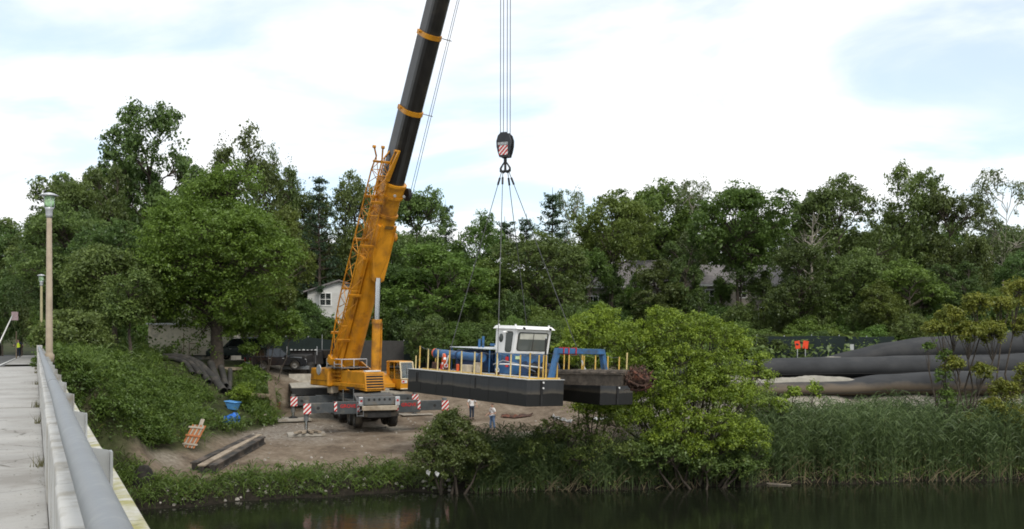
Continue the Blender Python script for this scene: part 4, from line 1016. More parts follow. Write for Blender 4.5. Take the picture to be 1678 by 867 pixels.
# winches and lines in front of the cabin
for x in (2.6, 3.9):
    b = MB(); b.tube((x, cs1 + .7, 0.42), (x + .7, cs1 + .7, 0.42), 0.25, n=16); wd = b.build('winch_drum', M['steel_dark'], barge)
    for xx in (x, x + .7):
        b = MB(); b.tube((xx - .03, cs1 + .7, 0.42), (xx + .03, cs1 + .7, 0.42), 0.36, n=16); b.build('drum_flange', M['bblue2'], wd)
b = MB(); b.box((3.5, cs1 + .7, 0.08), (2.2, 0.7, 0.12)); b.build('winch_base', M['bblue2'], barge)
for k in range(3):
    b = MB(); b.path([(1.0 + .1 * k, cs1 + .1, 0.55), (1.3, cs1 + .5, 0.78 - .1 * k), (2.0, cs1 + .9, 0.62), (2.8, cs1 + 1.3, 0.25)], 0.035, 6); b.build('hose', M['bblue2'] if k else M['steel'], barge)
b = MB(); b.path([(0.7, cs1 + 1.0, 0.62), (1.4, cs1 + 1.1, 0.62), (2.1, cs1 + 1.7, 0.55), (2.4, cs1 + 2.4, 0.5)], 0.04, 6); b.build('hand_rail', M['galv'], barge)
# gantry over the bow
gy_ = BL_ - 0.45
g0, g1 = 1.72 * KB, 5.15 * KB
b = MB()
def beam(b, p, q, w, h):
    p, q = Vector(p), Vector(q); d = (q - p).normalized(); u_ = Vector((0, 1, 0)); v_ = d.cross(u_).normalized()
    a = [p + u_ * sx * w / 2 + v_ * sy * h / 2 for sx, sy in ((-1, -1), (1, -1), (1, 1), (-1, 1))]; c = [r_ + (q - p) for r_ in a]
    b.hexa(a, c)
beam(b, (g0, gy_, 0.03), (g0 + 0.36, gy_, 1.50), 0.26, 0.22); b.build('gantry_leg', M['bblue'], barge, bevel=0.006)
b = MB(); beam(b, (g1, gy_, 0.03), (g1 - 0.36, gy_, 1.50), 0.26, 0.22); b.build('gantry_leg', M['bblue'], barge, bevel=0.006)
b = MB(); b.box(((g0 + g1) / 2, gy_, 1.40), (g1 - g0 - .60, 0.27, 0.27)); gb_ = b.build('gantry_beam', M['bblue'], barge, bevel=0.006)
b = MB(); b.box(((g0 + g1) / 2, gy_ + .17, 1.28), (g1 - g0 - .62, 0.04, 0.025)); b.build('beam_flange', M['bblue2'], gb_)
for x in (g0 + .62, g0 + .95, g0 + 1.42):
    b = MB(); b.box((x, gy_, 1.40), (0.05, 0.35, 0.36)); b.build('strap', M['red_paint'], gb_)
# ladder and cutter
lx = BW_ / 2
LT = Matrix.Translation((0, wl, 0.06)) @ Matrix.Rotation(R(2.6), 4, 'X') @ Matrix.Translation((0, -wl, 0)) @ MIR   # ladder is hoisted a little bow-up
def MBL(): return MB_plain(LT)
b = MBL()
for s in (-1, 1):
    b.box((lx + s * 0.62, (wl + BL_ + 3.25 * KB) / 2, 0.02), (0.10, BL_ + 3.25 * KB - wl, 0.07)); b.box((lx + s * 0.62, (wl + BL_ + 3.25 * KB) / 2, -0.48), (0.16, BL_ + 3.25 * KB - wl, 0.06)); b.box((lx + s * 0.62, (wl + BL_ + 3.25 * KB) / 2, -0.23), (0.05, BL_ + 3.25 * KB - wl, 0.50))
    b.box((lx + s * 0.62, (wl + BL_ + 3.25 * KB) / 2, 0.03), (0.18, BL_ + 3.25 * KB - wl, 0.05))
for y in np.linspace(wl + .3, BL_ + 3.1 * KB, 9): b.box((lx, y, -0.25), (1.2, 0.12, 0.3))
ld = b.build('cutter_ladder', M['mud'], barge)
b = MBL(); b.tube((lx, wl + .2, 0.06), (lx, BL_ + 3.0 * KB, 0.08), 0.17, n=14); b.build('suction_pipe', M['mud'], ld)
for k in range(9):
    y = BL_ + rnd.uniform(0.1, 2.9); x = lx + rnd.uniform(-.5, .5)
    b = MBL(); b.lathe([(0, .14 * rnd.uniform(.6, 1.2)), (.16, .08), (.26, .0), (0, 0)], 7, Matrix.Translation((x, y, 0.06)) @ Matrix.Scale(rnd.uniform(.8, 1.5), 4)); b.build('mud_clump', M['mud'], ld)
yc = BL_ + 3.30 * KB
b = MBL(); b.lathe([(0.18, 0), (0.50, 0.02), (0.52, 0.16), (0.2, 0.2)], 20, Matrix.Translation((lx, yc, -0.18)) @ Matrix.Rotation(R(-90), 4, 'X')); ck = b.build('cutter_head', M['rust'], barge)
for k in range(6):
    a0 = k * math.pi / 3
    pts = []; rr = []
    for j in range(7):
        f_ = j / 6.0; a = a0 + f_ * 1.25; rad = 0.52 * math.cos(f_ * 1.15) + 0.03
        pts.append(Vector((lx + rad * math.cos(a), yc + 0.1 + 0.92 * math.sin(f_ * 1.45), -0.18 + rad * math.sin(a)))); rr.append(0.068 - 0.02 * f_)
    b = MBL(); b.path(pts, rr, 6); bl = b.build('cutter_blade', M['rust'], ck)
    for j in (1, 3, 5):
        d_ = (pts[j] - Vector((lx, pts[j].y, -0.18))).normalized()
        b = MBL(); b.tube(pts[j], pts[j] + d_ * 0.16 + Vector((0, .08, 0)), 0.05, 0.02, n=5); b.build('tooth', M['rust'], bl)
b = MBL(); b.lathe([(0, 0.88), (.18, .80), (.33, .55), (.42, .2), (.40, 0), (0, 0)], 14, Matrix.Translation((lx, yc + .1, -0.18)) @ Matrix.Rotation(R(-90), 4, 'X')); b.build('cutter_hub', M['rust'], ck)
# matted roots caught in the cutter
b = MBL()
for k in range(260):
    a = rnd.uniform(0, 6.28); f_ = rnd.uniform(-0.2, 1); rad = (0.56 * math.cos(max(f_, 0) * 1.0) + rnd.uniform(-.12, .05))
    p0 = Vector((lx + rad * math.cos(a), yc + 0.05 + f_ * .85, -0.18 + rad * math.sin(a)))
    d_ = Vector((rnd.uniform(-.13, .13), rnd.uniform(-.14, .14), rnd.uniform(-.12, .12)))
    b.path([p0, p0 + d_ * .6 + Vector((0, 0, rnd.uniform(-.1, .1))), p0 + d_ * 1.2], 0.014, 4, False)
b.build('root_tangle', mat('dry_roots', (0.12, 0.075, 0.05), 0.95, var=0.35, scale=9), ck)['kind'] = 'stuff'
# lifting lugs on deck
LUG = [Vector((0.55, 2.75 * KB, 0.12)), Vector((0.55, 7.05 * KB, 0.12)), Vector((BW_ - 0.55, 2.75 * KB, 0.12)), Vector((BW_ - 0.55, 7.05 * KB, 0.12))]
for p in LUG:
    b = MB(); b.box((p.x, p.y, p.z), (0.06, 0.32, 0.22)); lg = b.build('lifting_lug', M['rust'], barge)
    b = MB(); b.torus((p.x, p.y, p.z + .2), 0.10, 0.03, (0, 1, 0), 12, 6); b.build('shackle', M['galv'], lg)
MB = MB_plain
# slings: things of their own
hb_ = HK + Vector((0, 0, -1.40))
labs = ['wire sling from the hook down to the barge stern corner nearest the crane', 'wire sling running down in front of the white cabin door',
        'wire sling passing behind the white cabin roof', 'wire sling slanting down to the barge rail beside the blue gantry']
for k, p in enumerate(LUG):
    w_ = Mg @ (MIR @ (p + Vector((0, 0, 0.28))))
    h0 = hb_ + Vector((-0.16 if k in (0, 1) else 0.16, 0, 0.0)) + Vector((0.03 if k % 2 else -0.03, 0, 0))
    rt = empty('lifting_sling', w_); tag(rt, labs[k], 'sling', 'slings carrying the barge')
    d_ = (h0 - w_)
    b = MB(); b.tube((0, 0, 0), d_, 0.021, n=6); b.build('wire', M['rope'], rt)
    b = MB(); b.tube(d_ - d_.normalized() * 0.75, d_ - d_.normalized() * 0.35, 0.055, n=8); b.build('socket', M['steel_dark'], rt)
    b = MB(); b.tube((0, 0, 0), d_.normalized() * 0.5, 0.04, n=8); b.build('socket', M['galv'], rt)
# ------------------------------------------------------------------ other objects on the bank
def gz(x, y): return float(H(x, y))
def G(px, Y): x = XA(px, Y); return Vector((x, Y, gz(x, Y)))
def on_ground(px, py):
    """ground point under a photo pixel (marching along the sight line)"""
    prev = 20.0
    for Yq in np.arange(40, 140, 0.25):
        x = XA(px, Yq); z = ZA(py, Yq)
        if z <= gz(x, Yq): return Vector((x, Yq, gz(x, Yq)))
    return G(px, 80)
# mats and blocks under the outrigger feet
def world_c(x, y, z): return SL + (Mc @ Vector((x, y, z)))
M['mat_wood'] = mat('timber_mat', (0.33, 0.27, 0.20), 0.9, var=0.25, scale=5, bump=0.4, bscale=25, dirt=(0.18, 0.14, 0.1), dirt_amt=0.4)
M['mat_steel'] = mat('dusty_steel_mat', (0.36, 0.33, 0.28), 0.85, var=0.2, scale=3, dirt=(0.22, 0.18, 0.13), dirt_amt=0.4)
matlab = ['dusty steel mat under the striped outrigger foot nearest the dark beams', 'pale outrigger mat beneath the striped beam end facing the barge', 'outrigger mat by the flatbed trailer, behind the nearer mat', 'outrigger mat under the far crane beam beside the barge hull']
kq = 0
for yy, ext in ((-3.7, 4.45), (3.55, 4.3)):
    for s in (-1, 1):
        p = world_c(s * ext, yy, 0); zf = 0.25 if yy < 0 else 0.6
        rt = empty('outrigger_mat', (p.x, p.y, 0)); tag(rt, matlab[kq], 'mat', 'mats under the crane outriggers')
        a = math.atan2(uc.y, uc.x) - math.pi / 2; rt.rotation_euler = (0, 0, a + 0.05 * (kq - 1.5))
        g0_ = gz(p.x, p.y)
        MB().box((0, 0, (g0_ + zf) / 2 + .01), (2.3, 1.7, max(zf - g0_, 0.06) + 0.0)).build('plate', M['mat_steel'], rt, bevel=0.02)
        if kq == 0:
            for j in range(4):
                MB().box((-.5 + j * .36, -0.55 + .08 * j, zf + 0.13), (0.22, 1.1, 0.12), Matrix.Rotation(.25 * j - .4, 3, 'Z')).build('timber', M['mat_wood'], rt)
        kq += 1
# flatbed trailer behind the crane
def px_obj(px, Y): p = G(px, Y); return p
M['bed_wood'] = mat('pale_deck_boards', (0.46, 0.42, 0.35), 0.85, var=0.2, scale=4, dirt=(0.3, 0.26, 0.2), dirt_amt=0.4)
tr = empty('flatbed_trailer', (XA(505, 76), 76, gz(XA(505, 76), 74)), R(14)); tag(tr, 'flatbed trailer with pale board deck parked behind the crane', 'trailer')
tz = ZA(634, 73) - tr.location.z
for k in range(9): MB().box((-1.2 + k * 0.3, 0, tz), (0.285, 8.0, 0.06)).build('board', M['bed_wood'], tr)
MB().box((0, 0, tz - 0.14), (2.8, 8.1, 0.2)).build('bed_frame', M['steel_dark'], tr)
for x in (-0.5, 0.5): MB().box((x, 0, tz - .42), (0.18, 8.0, 0.35)).build('chassis_rail', M['steel_dark'], tr)
for y in (-2.9, -1.7):
    for s in (-1, 1): wheel(None, s * 1.05, y, 0.50, 0.5, 0.45, tr, s)
MB().box((0, -4.1, tz - .3), (2.6, 0.12, 0.5)).build('rear_bar', M['steel_dark'], tr)
MB().box((0, 4.0, tz + .35), (2.7, 0.12, 0.7)).build('headboard', M['bed_wood'], tr)
# vehicles
def car(name, label, loc, rz, paint, L=4.8, W=1.9, roofy=(-1.0, 1.9), hood=1.05, roof=1.78, pick=False, rack=True):
    """front faces +y"""
    rt = empty(name, loc, rz); tag(rt, label, 'pickup' if pick else 'car')
    h2 = L / 2; wr = 0.37; fy, ry = h2 - 0.95, -h2 + 1.0
    def arch(yc): return [(yc + 0.44 * math.cos(a), 0.38 + 0.44 * math.sin(a)) for a in np.linspace(0, math.pi, 9)]
    belt = 1.02
    prof = [(-h2, 0.42), (-h2 + .03, 0.95), (-h2 + .08, belt), (h2 - 1.45, belt), (h2 - .25, hood - .12), (h2, 0.75), (h2 - .02, 0.36)]
    prof += [(y, z) for y, z in arch(fy)] + [(y, z) for y, z in arch(ry)]
    b = MB(); b.prism([(-W / 2, y, z) for y, z in prof], (W, 0, 0)); body = b.build('body', paint, rt, bevel=0.04)
    y0, y1 = roofy[0] - .0, roofy[1]
    y0 = -h2 + 0.1 if not pick else -0.35; y1 = h2 - 1.35
    q = 0.13
    A = [(-W / 2 + .03, y0, belt - .02), (W / 2 - .03, y0, belt - .02), (W / 2 - .03, y1, belt - .02), (-W / 2 + .03, y1, belt - .02)]
    B2 = [(-W / 2 + q, y0 + .22, roof), (W / 2 - q, y0 + .22, roof), (W / 2 - q, y1 - .75, roof), (-W / 2 + q, y1 - .75, roof)]
    b = MB(); b.hexa(A, B2); b.build('cabin', paint, rt, bevel=0.05)
    def quad(fa, u0, u1, v0, v1, nrm, name):
        b = MB(); n_ = Vector(nrm).normalized()
        b.prism([face_pt(fa, u, v) + n_ * 0.004 for u, v in ((u0, v0), (u1, v0), (u1, v1), (u0, v1))], n_ * 0.012); b.build(name, M['glass'], rt)
    quad([A[3], A[2], B2[2], B2[3]], .07, .93, .12, .9, (0, .75, .75), 'windshield')
    quad([A[1], A[0], B2[0], B2[1]], .1, .9, .2, .88, (0, -1, .25), 'rear_window')
    for fa, nx in (([A[0], A[3], B2[3], B2[0]], -1), ([A[2], A[1], B2[1], B2[2]], 1)):
        for u0, u1 in ((.06, .34), (.37, .62), (.65, .90)): quad(fa, u0, u1, .18, .86, (nx, 0, .13), 'side_window')
    for s in (-1, 1):
        for yc in (fy, ry): wheel(None, s * (W / 2 - .13), yc, wr, wr, 0.25, rt, s)
        MB().box((s * (W / 2 - .28), h2 - .03, 0.78), (0.36, 0.06, 0.17)).build('headlight', M['lampglass'], rt, bevel=0.02)
        MB().box((s * (W / 2 - .14), -h2 + .01, 0.84), (0.17, 0.06, 0.30)).build('tail_light', M['red_paint'], rt, bevel=0.02)
        MB().box((s * (W / 2 + .10), y1 - .35, belt + .12), (0.18, 0.12, 0.15)).build('mirror', paint, rt, bevel=0.03)
        if rack: MB().box((s * (W / 2 - .22), (y0 + y1) / 2 - .3, roof + .05), (0.05, 1.9, 0.05)).build('roof_rail', M['galv'], rt)
        for yy in (0.35, -0.75): MB().box((s * (W / 2 + .005), yy, 0.93), (0.03, 0.16, 0.035)).build('door_handle', M['galv'], rt)
    MB().box((0, h2 - .01, 0.52), (W - .1, 0.12, 0.2)).build('front_bumper', M['steel_dark'], rt, bevel=0.03)
    MB().box((0, -h2 + .0, 0.55), (W - .1, 0.14, 0.2)).build('rear_bumper', M['galv'], rt, bevel=0.03)
    MB().box((0, h2 - .04, 0.77), (W - 1.1, 0.05, 0.2)).build('grille', M['galv'], rt)
    return rt
M['lampglass'] = mat('lamp_glass', (0.75, 0.76, 0.74), 0.15, var=0.03)
M['car_green'] = mat('dark_green_car_paint', (0.010, 0.022, 0.018), 0.22, var=0.1, coat=0.6)
M['car_black'] = mat('black_car_paint', (0.010, 0.010, 0.013), 0.2, var=0.1, coat=0.6)
p = G(392, 82); car('parked_car', 'dark green estate car with silver roof rail behind the big tree trunk', (p.x, p.y, p.z), R(82), M['car_green'], L=4.9)
p = G(452, 80); car('parked_car', 'black car with red tail light between the green car and the flatbed', (p.x + .1, p.y - .5, p.z), R(-62), M['car_black'], L=4.5, rack=False)
# dark truck facing the camera, with marker lights along its roof
p = G(505, 83); tk = empty('dump_truck', (p.x, p.y, p.z), R(172)); tag(tk, 'dark truck with a row of small white roof lights behind the crane', 'truck')
M['truck'] = mat('truck_dark_paint', (0.022, 0.020, 0.020), 0.5, var=0.25, dirt=(0.07, 0.06, 0.05), dirt_amt=0.4)
zt_ = ZA(574, 81.5) - p.z
b = MB(); b.hexa([(-1.2, -0.4, .8), (1.2, -0.4, .8), (1.2, 1.5, .8), (-1.2, 1.5, .8)], [(-1.12, -.4, zt_ - .08), (1.12, -.4, zt_ - .08), (1.12, 1.2, zt_ - .08), (-1.12, 1.2, zt_ - .08)]); cabt = b.build('cab', M['truck'], tk, bevel=0.08)
b = MB(); b.prism([(-0.95, 1.34, 1.75), (0.95, 1.34, 1.75), (0.92, 1.26, zt_ - .35), (-0.92, 1.26, zt_ - .35)], (0, 0.03, 0.0)); b.build('windshield', M['glass'], cabt)
b = MB(); b.hexa([(-.95, 1.5, .7), (.95, 1.5, .7), (.8, 2.9, .7), (-.8, 2.9, .7)], [(-.95, 1.4, 1.72), (.95, 1.4, 1.72), (.75, 2.8, 1.55), (-.75, 2.8, 1.55)]); b.build('hood', M['truck'], tk, bevel=0.06)
MB().box((0, 2.92, 1.12), (1.0, 0.06, 0.7)).build('grille', M['galv'], tk)
MB().box((0, 3.0, .62), (2.3, 0.25, 0.3)).build('bumper', M['steel'], tk, bevel=0.03)
b = MB(); b.hexa([(-1.25, -5.2, 1.3), (1.25, -5.2, 1.3), (1.25, -.7, 1.3), (-1.25, -.7, 1.3)], [(-1.4, -5.5, zt_ - .02), (1.4, -5.5, zt_ - .02), (1.4, -.5, zt_ - .02), (-1.4, -.5, zt_ - .02)]); b.build('dump_body', M['truck'], tk, bevel=0.04)
MB().box((0, 1.1, zt_ - .05), (2.3, 0.35, 0.07)).build('sun_visor', M['truck'], tk)
for k in range(7):
    MB().tube(((k - 3) * 0.35, 1.05, zt_), ((k - 3) * 0.35, 1.2, zt_), 0.06 if k % 3 else 0.09, n=8).build('roof_light', M['lampglass'], tk)
for s in (-1, 1):
    MB().tube((s * 0.78, 2.86, 1.1), (s * 0.78, 2.95, 1.1), 0.13, n=12).build('headlight', M['lampglass'], tk)
    for y in (2.2, -2.6, -3.9): wheel(None, s * 1.0, y, 0.52, 0.52, 0.4, tk, s)
    MB().tube((s * 1.28, 1.5, 1.6), (s * 1.28, 1.5, 2.3), 0.03).build('mirror_arm', M['galv'], tk)
MB().tube((-1.0, -.6, 1.5), (-1.0, -.6, zt_ + 1.3), 0.02).build('aerial', M['galv'], tk)
# curved black pipes on the slope
M['hdpe'] = mat('dusty_black_pipe', (0.045, 0.043, 0.040), 0.65, var=0.2, scale=2, dirt=(0.10, 0.09, 0.075), dirt_amt=0.45, dscale=1.2)
M['hdpe_in'] = mat('pipe_bore', (0.01, 0.01, 0.01), 0.9)
def hose(pixels, r, label, grp, hollow=True):
    """pixels: (px, py, depth) - centre line resting on the slope"""
    pts = [P(*q) for q in pixels]
    sm = []
    for i in range(len(pts) - 1):
        a = pts[max(i - 1, 0)]; b1 = pts[i]; c = pts[i + 1]; d = pts[min(i + 2, len(pts) - 1)]
        for k in range(6):
            t_ = k / 6.0
            sm.append(0.5 * ((2 * b1) + (c - a) * t_ + (2 * a - 5 * b1 + 4 * c - d) * t_ ** 2 + (3 * b1 - a - 3 * c + d) * t_ ** 3))
    sm.append(pts[-1])
    for q in sm: q.z = max(q.z, gz(q.x, q.y) + r * 0.9)
    rt = empty('plastic_pipe', sm[0]); tag(rt, label, 'pipe', grp)
    o = sm[0]
    b = MB(); b.path([q - o for q in sm], r, 14, False); b.build('wall', M['hdpe'], rt)
    d_ = (sm[-1] - sm[-2]).normalized()
    b = MB(); b.tube(sm[-1] - o - d_ * .25, sm[-1] - o - d_ * .2, r * .99, n=14); b.build('bore', M['hdpe_in'], rt)
    b = MB(); b.torus(sm[-1] - o, r * 0.93, r * 0.10, d_, 16, 6); b.build('rim', M['hdpe'], rt)
    return rt
gp = 'black pipes lying on the slope'
hose([(268, 602, 75), (310, 612, 73.5), (345, 628, 71.5), (366, 650, 69.5)], 0.30, 'longest curved grey pipe lying on top of the pipe pile', gp)
hose([(288, 610, 74.4), (312, 625, 72.5), (330, 642, 70.5)], 0.20, 'slim pipe ending in a dark mouth left of the longest pipe', gp)
hose([(296, 606, 74), (325, 622, 72.3), (342, 651, 69.8)], 0.22, 'pipe with a rusty rim just under the longest pipe', gp)
hose([(276, 612, 74.3), (300, 626, 72.6), (316, 648, 70.3)], 0.18, 'outermost slim pipe of the pile, half sunk in weeds', gp)
hose([(345, 606, 74.5), (349, 618, 73), (357, 640, 71)], 0.26, 'short bent pipe below the big tree', gp)
hose([(362, 606, 74.5), (366, 616, 73), (370, 640, 71)], 0.22, 'short upright-looking pipe right of the bent one', gp)
hose([(377, 606, 74.5), (377, 618, 73), (376, 646, 70.6)], 0.17, 'thin rusty pipe at the end of the short pipes', gp)
b = MB(); b.box((0, 0, 0), (3.2, 0.22, 0.22)); o = b.build('timber_rail', M['mat_wood']); q = P(362, 604, 75.2); o.location = q; tag(o, 'pale timber laid across the tops of the short pipes', 'timber')
# leaning post, rusty block
q = G(447, 71); b = MB(); b.box((0, 0, 1.0), (0.42, 0.30, 2.5), Matrix.Rotation(R(-6), 3, 'Y')); o = b.build('leaning_post', M['wood_post'], bevel=0.02); o.location = q; tag(o, 'grey squared post leaning beside the flatbed trailer', 'post')
q = on_ground(444, 672); o = MB().box((0, 0, 0.25), (1.3, 0.9, 0.55)).box((0.2, 0.1, .6), (.6, .5, .3)).build('rusty_block', M['rust'], bevel=0.05); o.location = q; o.rotation_euler = (0, 0, .3); tag(o, 'rust-red steel block at the foot of the leaning post', 'scrap')
q = G(405, 72.5); b = MB(); b.tube((-0.9, 0.3, 0.35), (1.6, -0.8, 0.25), 0.22, n=10); o = b.build('tree_log', M['wood_post']); o.location = G(412, 71.5); tag(o, 'brown log lying in weeds left of the leaning post', 'log')
# blue barrels
M['blue_barrel'] = mat('blue_plastic', (0.03, 0.17, 0.62), 0.4, var=0.12, scale=3)
M['blue_tarp'] = mat('faded_blue_plastic', (0.10, 0.30, 0.60), 0.5, var=0.15, scale=4)
q = on_ground(379, 698)
o = empty('blue_barrel', q, R(68)); tag(o, 'bright blue plastic barrel lying on its side in the weeds', 'barrel')
T = Matrix.Translation((0, 0, .36)) @ Matrix.Rotation(R(70), 4, 'X')
MB().lathe([(0, -.45), (.33, -.45), (.35, -.40), (.36, -.2), (.34, -.17), (.36, -.14), (.36, .14), (.34, .17), (.36, .2), (.35, .40), (.33, .45), (0, .45)], 20, T).build('drum', M['blue_barrel'], o)
for k in (-1, 1): MB().torus(T @ Vector((0, 0, .40 * k)), .36, .022, T.to_3x3() @ Vector((0, 0, 1)), 20, 6).build('hoop', M['blue_barrel'], o)
q2 = on_ground(380, 674) + Vector((0, .2, 0))
o = empty('blue_bin', q2, R(-15)); tag(o, 'faded blue flared plastic bin just above the bright blue barrel', 'bin')
b = MB(); b.hexa([(-.26, -.22, .1), (.26, -.22, .02), (.26, .22, .02), (-.26, .22, .1)], [(-.42, -.34, .62), (.42, -.34, .52), (.42, .34, .52), (-.42, .34, .62)]); b.build('tub', M['blue_tarp'], o, bevel=0.04)
b = MB(); b.path([(-.43, -.35, .63), (.43, -.35, .53), (.43, .35, .53), (-.43, .35, .63), (-.43, -.35, .63)], 0.035, 6); b.build('rim', M['blue_tarp'], o)
# striped barricade leaning on the slope
M['slat'] = mat('faded_white_slat', (0.52, 0.45, 0.36), 0.8, var=0.2, scale=4); M['slat_o'] = mat('faded_orange_slat', (0.55, 0.20, 0.08), 0.8, var=0.25, scale=4)
q = on_ground(308, 740); o = empty('barricade', q + Vector((0, 0.05, 0)), R(-38)); tag(o, 'faded orange and white slatted barricade leaning at the weed edge', 'barricade')
lean = Matrix.Rotation(R(-24), 3, 'X')
for k in range(7): MB().box(lean @ Vector((-0.55 + k * .185, 0, .78)), (0.11, 0.03, 1.35), lean @ Matrix.Rotation(R(14), 3, 'Y')).build('slat', M['slat'] if k % 2 else M['slat_o'], o)
for z in (.32, .8, 1.28): MB().box(lean @ Vector((0, -0.035, z)), (1.35, 0.03, 0.10), lean).build('rail', M['slat_o'] if z == .8 else M['slat'], o)
MB().box(lean @ Vector((.2, 0.05, 1.62)), (0.28, 0.05, 0.36), lean).build('top_board', M['slat'], o)
# long dark beams on the dirt
M['beam'] = mat('tarred_beam', (0.035, 0.032, 0.028), 0.8, var=0.3, scale=4, bump=0.4, bscale=20, dirt=(0.14, 0.11, 0.085), dirt_amt=0.5, dscale=1.3)
bl_ = ['dark tarred beam lying on the dirt nearest the slope', 'middle dark beam of the row, with a pale scuffed top', 'longest dark beam on the dirt, nearest the river']
ends = [((318, 772), (415, 724)), ((330, 776), (424, 723)), ((348, 778), (430, 727))]
for k, (a, c) in enumerate(ends):
    p0 = on_ground(*a); p1 = on_ground(*c)
    rt = empty('steel_beam', p0); tag(rt, bl_[k], 'beam', 'dark beams on the dirt')
    d_ = p1 - p0; dn = d_.normalized(); sd = Vector((-dn.y, dn.x, 0)).normalized(); up = sd.cross(dn) * -1 if sd.cross(dn).z < 0 else sd.cross(dn)
    w_, h_ = 0.40, 0.42
    for nm_, (x0, x1, z0, z1_) in (('flange', (-w_ / 2, w_ / 2, 0, .07)), ('flange', (-w_ / 2, w_ / 2, h_ - .07, h_)), ('web', (-.12, .12, .071, h_ - .071))):
        b = MB(); q4 = [sd * x0 + up * z0, sd * x1 + up * z0, sd * x1 + up * z1_, sd * x0 + up * z1_]
        b.hexa(q4, [v_ + d_ for v_ in q4]); b.build(nm_, M['beam'] if not (k == 1 and z0 > .3) else M['mat_wood'], rt)
# scrap planks
lab_p = ['pale broken plank tipped up on the gravel scrap heap', 'brown plank lying under the pale broken plank', 'short plank at the right of the gravel scrap heap']
for k, (px, py, rz_, ry_) in enumerate(((420, 688, -.35, -.22), (428, 691, .5, .06), (438, 690, 1.0, -.15))):
    q = on_ground(px, py); o = MB().box((0, 0, 0.16), (1.6 - .3 * k, 0.22, 0.09)).build('plank', M['mat_wood'] if k else M['slat'], bevel=0.01); o.location = q; o.rotation_euler = (0, ry_, rz_); tag(o, lab_p[k], 'plank', 'scrap planks on the gravel')
# dark stump-like lump at far left of the bank
q = on_ground(236, 792); b = MB(); b.lathe([(0, .75), (.2, .72), (.38, .5), (.5, .2), (.62, -.2)], 9); o = b.build('tree_stump', mat('charred_wood', (0.02, 0.017, 0.014), 0.95, var=.4, bump=.8, bscale=6)); o.location = q; tag(o, 'dark charred stump on the bank beside the bridge coping', 'stump')
# excavation plastic sheet and debris beneath the barge
M['plastic'] = mat('white_sheet', (0.42, 0.42, 0.40), 0.5, var=0.15)
def sheet(pix, label, m, h=0.12):
    pts = [on_ground(*q) for q in pix]; o0 = pts[0]
    b = MB(); n = 14; vv = []; ff = []
    for i in range(n + 1):
        f_ = i / n * (len(pts) - 1); k = min(int(f_), len(pts) - 2); c = pts[k].lerp(pts[k + 1], f_ - k)
        for j in range(4):
            x_, y_ = c.x + rnd.uniform(-.1, .1), c.y + (j - 1.5) * 0.2
            vv.append(Vector((x_, y_, gz(x_, y_) + 0.05 + h * rnd.random() * (1 if 0 < j < 3 else .2))) - o0)
    for i in range(n):
        for j in range(3): ff.append((i * 4 + j, i * 4 + j + 1, (i + 1) * 4 + j + 1, (i + 1) * 4 + j))
    b.add(vv, ff); o = b.build('plastic_sheet', m); o.location = o0
    s_ = o.modifiers.new('thickness', 'SOLIDIFY'); s_.thickness = 0.02
    tag(o, label, 'sheet'); return o
sheet([(905, 684), (922, 690), (938, 694)], 'crumpled white plastic sheet on the bank under the barge bow', M['plastic'], .22)
sheet([(972, 690), (1000, 688), (1018, 690)], 'strip of white plastic sheet right of the crumpled one', M['plastic'], .18)
sheet([(822, 684), (845, 686), (872, 682)], 'rust-orange tarp strip on the dirt behind the standing workers', M['rust'], .2)
# fence with dark fabric along the back of the yard
M['fab_green'] = mat('dark_green_screen', (0.008, 0.017, 0.015), 0.8, var=0.2); M['fab_grey'] = mat('grey_screen', (0.05, 0.048, 0.045), 0.85, var=0.15)
fr_ = empty('screened_fence', (0, 0, 0)); tag(fr_, 'dark green screened construction fence running behind the crane and barge', 'fence')
fp = [(392, 87), (430, 87), (468, 87), (505, 87.5), (545, 88), (585, 88), (622, 88), (662, 88), (700, 88), (738, 88), (776, 88), (815, 88)]
for k in range(len(fp) - 1):
    a, c = G(*fp[k]), G(*fp[k + 1])
    za, zb_ = min(a.z, ZA(602, fp[k][1])), min(c.z, ZA(602, fp[k + 1][1]))
    MB().tube(Vector((a.x, a.y, za - .2)), Vector((a.x, a.y, za + 2.75)), 0.04).build('fence_post', M['galv'], fr_)
    b = MB(); b.hexa([(a.x, a.y - .06, za + .05), (c.x, c.y - .06, zb_ + .05), (c.x, c.y - .045, zb_ + .05), (a.x, a.y - .045, za + .05)], [(a.x, a.y - .06, za + 2.65), (c.x, c.y - .06, zb_ + 2.65), (c.x, c.y - .045, zb_ + 2.65), (a.x, a.y - .045, za + 2.65)])
    b.build('screen_panel', M['fab_grey'] if k in (5, 6) else M['fab_green'], fr_)
q = P(700, 573, 87.8); MB().box(q, (0.5, 0.03, 0.3)).build('notice', M['fab_grey'], fr_)
fr2 = empty('screened_fence', (0, 0, 0)); tag(fr2, 'dark green screened fence behind the grey fabric tubes', 'fence')
fq = [(1240, 84), (1285, 84), (1330, 84), (1375, 84), (1420, 84), (1465, 84)]
for k in range(len(fq) - 1):
    a, c = G(*fq[k]), G(*fq[k + 1])
    MB().tube(Vector((a.x, a.y, a.z - .2)), Vector((a.x, a.y, a.z + 2.3)), 0.04).build('fence_post', M['galv'], fr2)
    b = MB(); b.hexa([(a.x, a.y - .06, a.z), (c.x, c.y - .06, c.z), (c.x, c.y - .045, c.z), (a.x, a.y - .045, a.z)], [(a.x, a.y - .06, a.z + 2.2), (c.x, c.y - .06, c.z + 2.2), (c.x, c.y - .045, c.z + 2.2), (a.x, a.y - .045, a.z + 2.2)]); b.build('screen_panel', M['fab_green'], fr2)
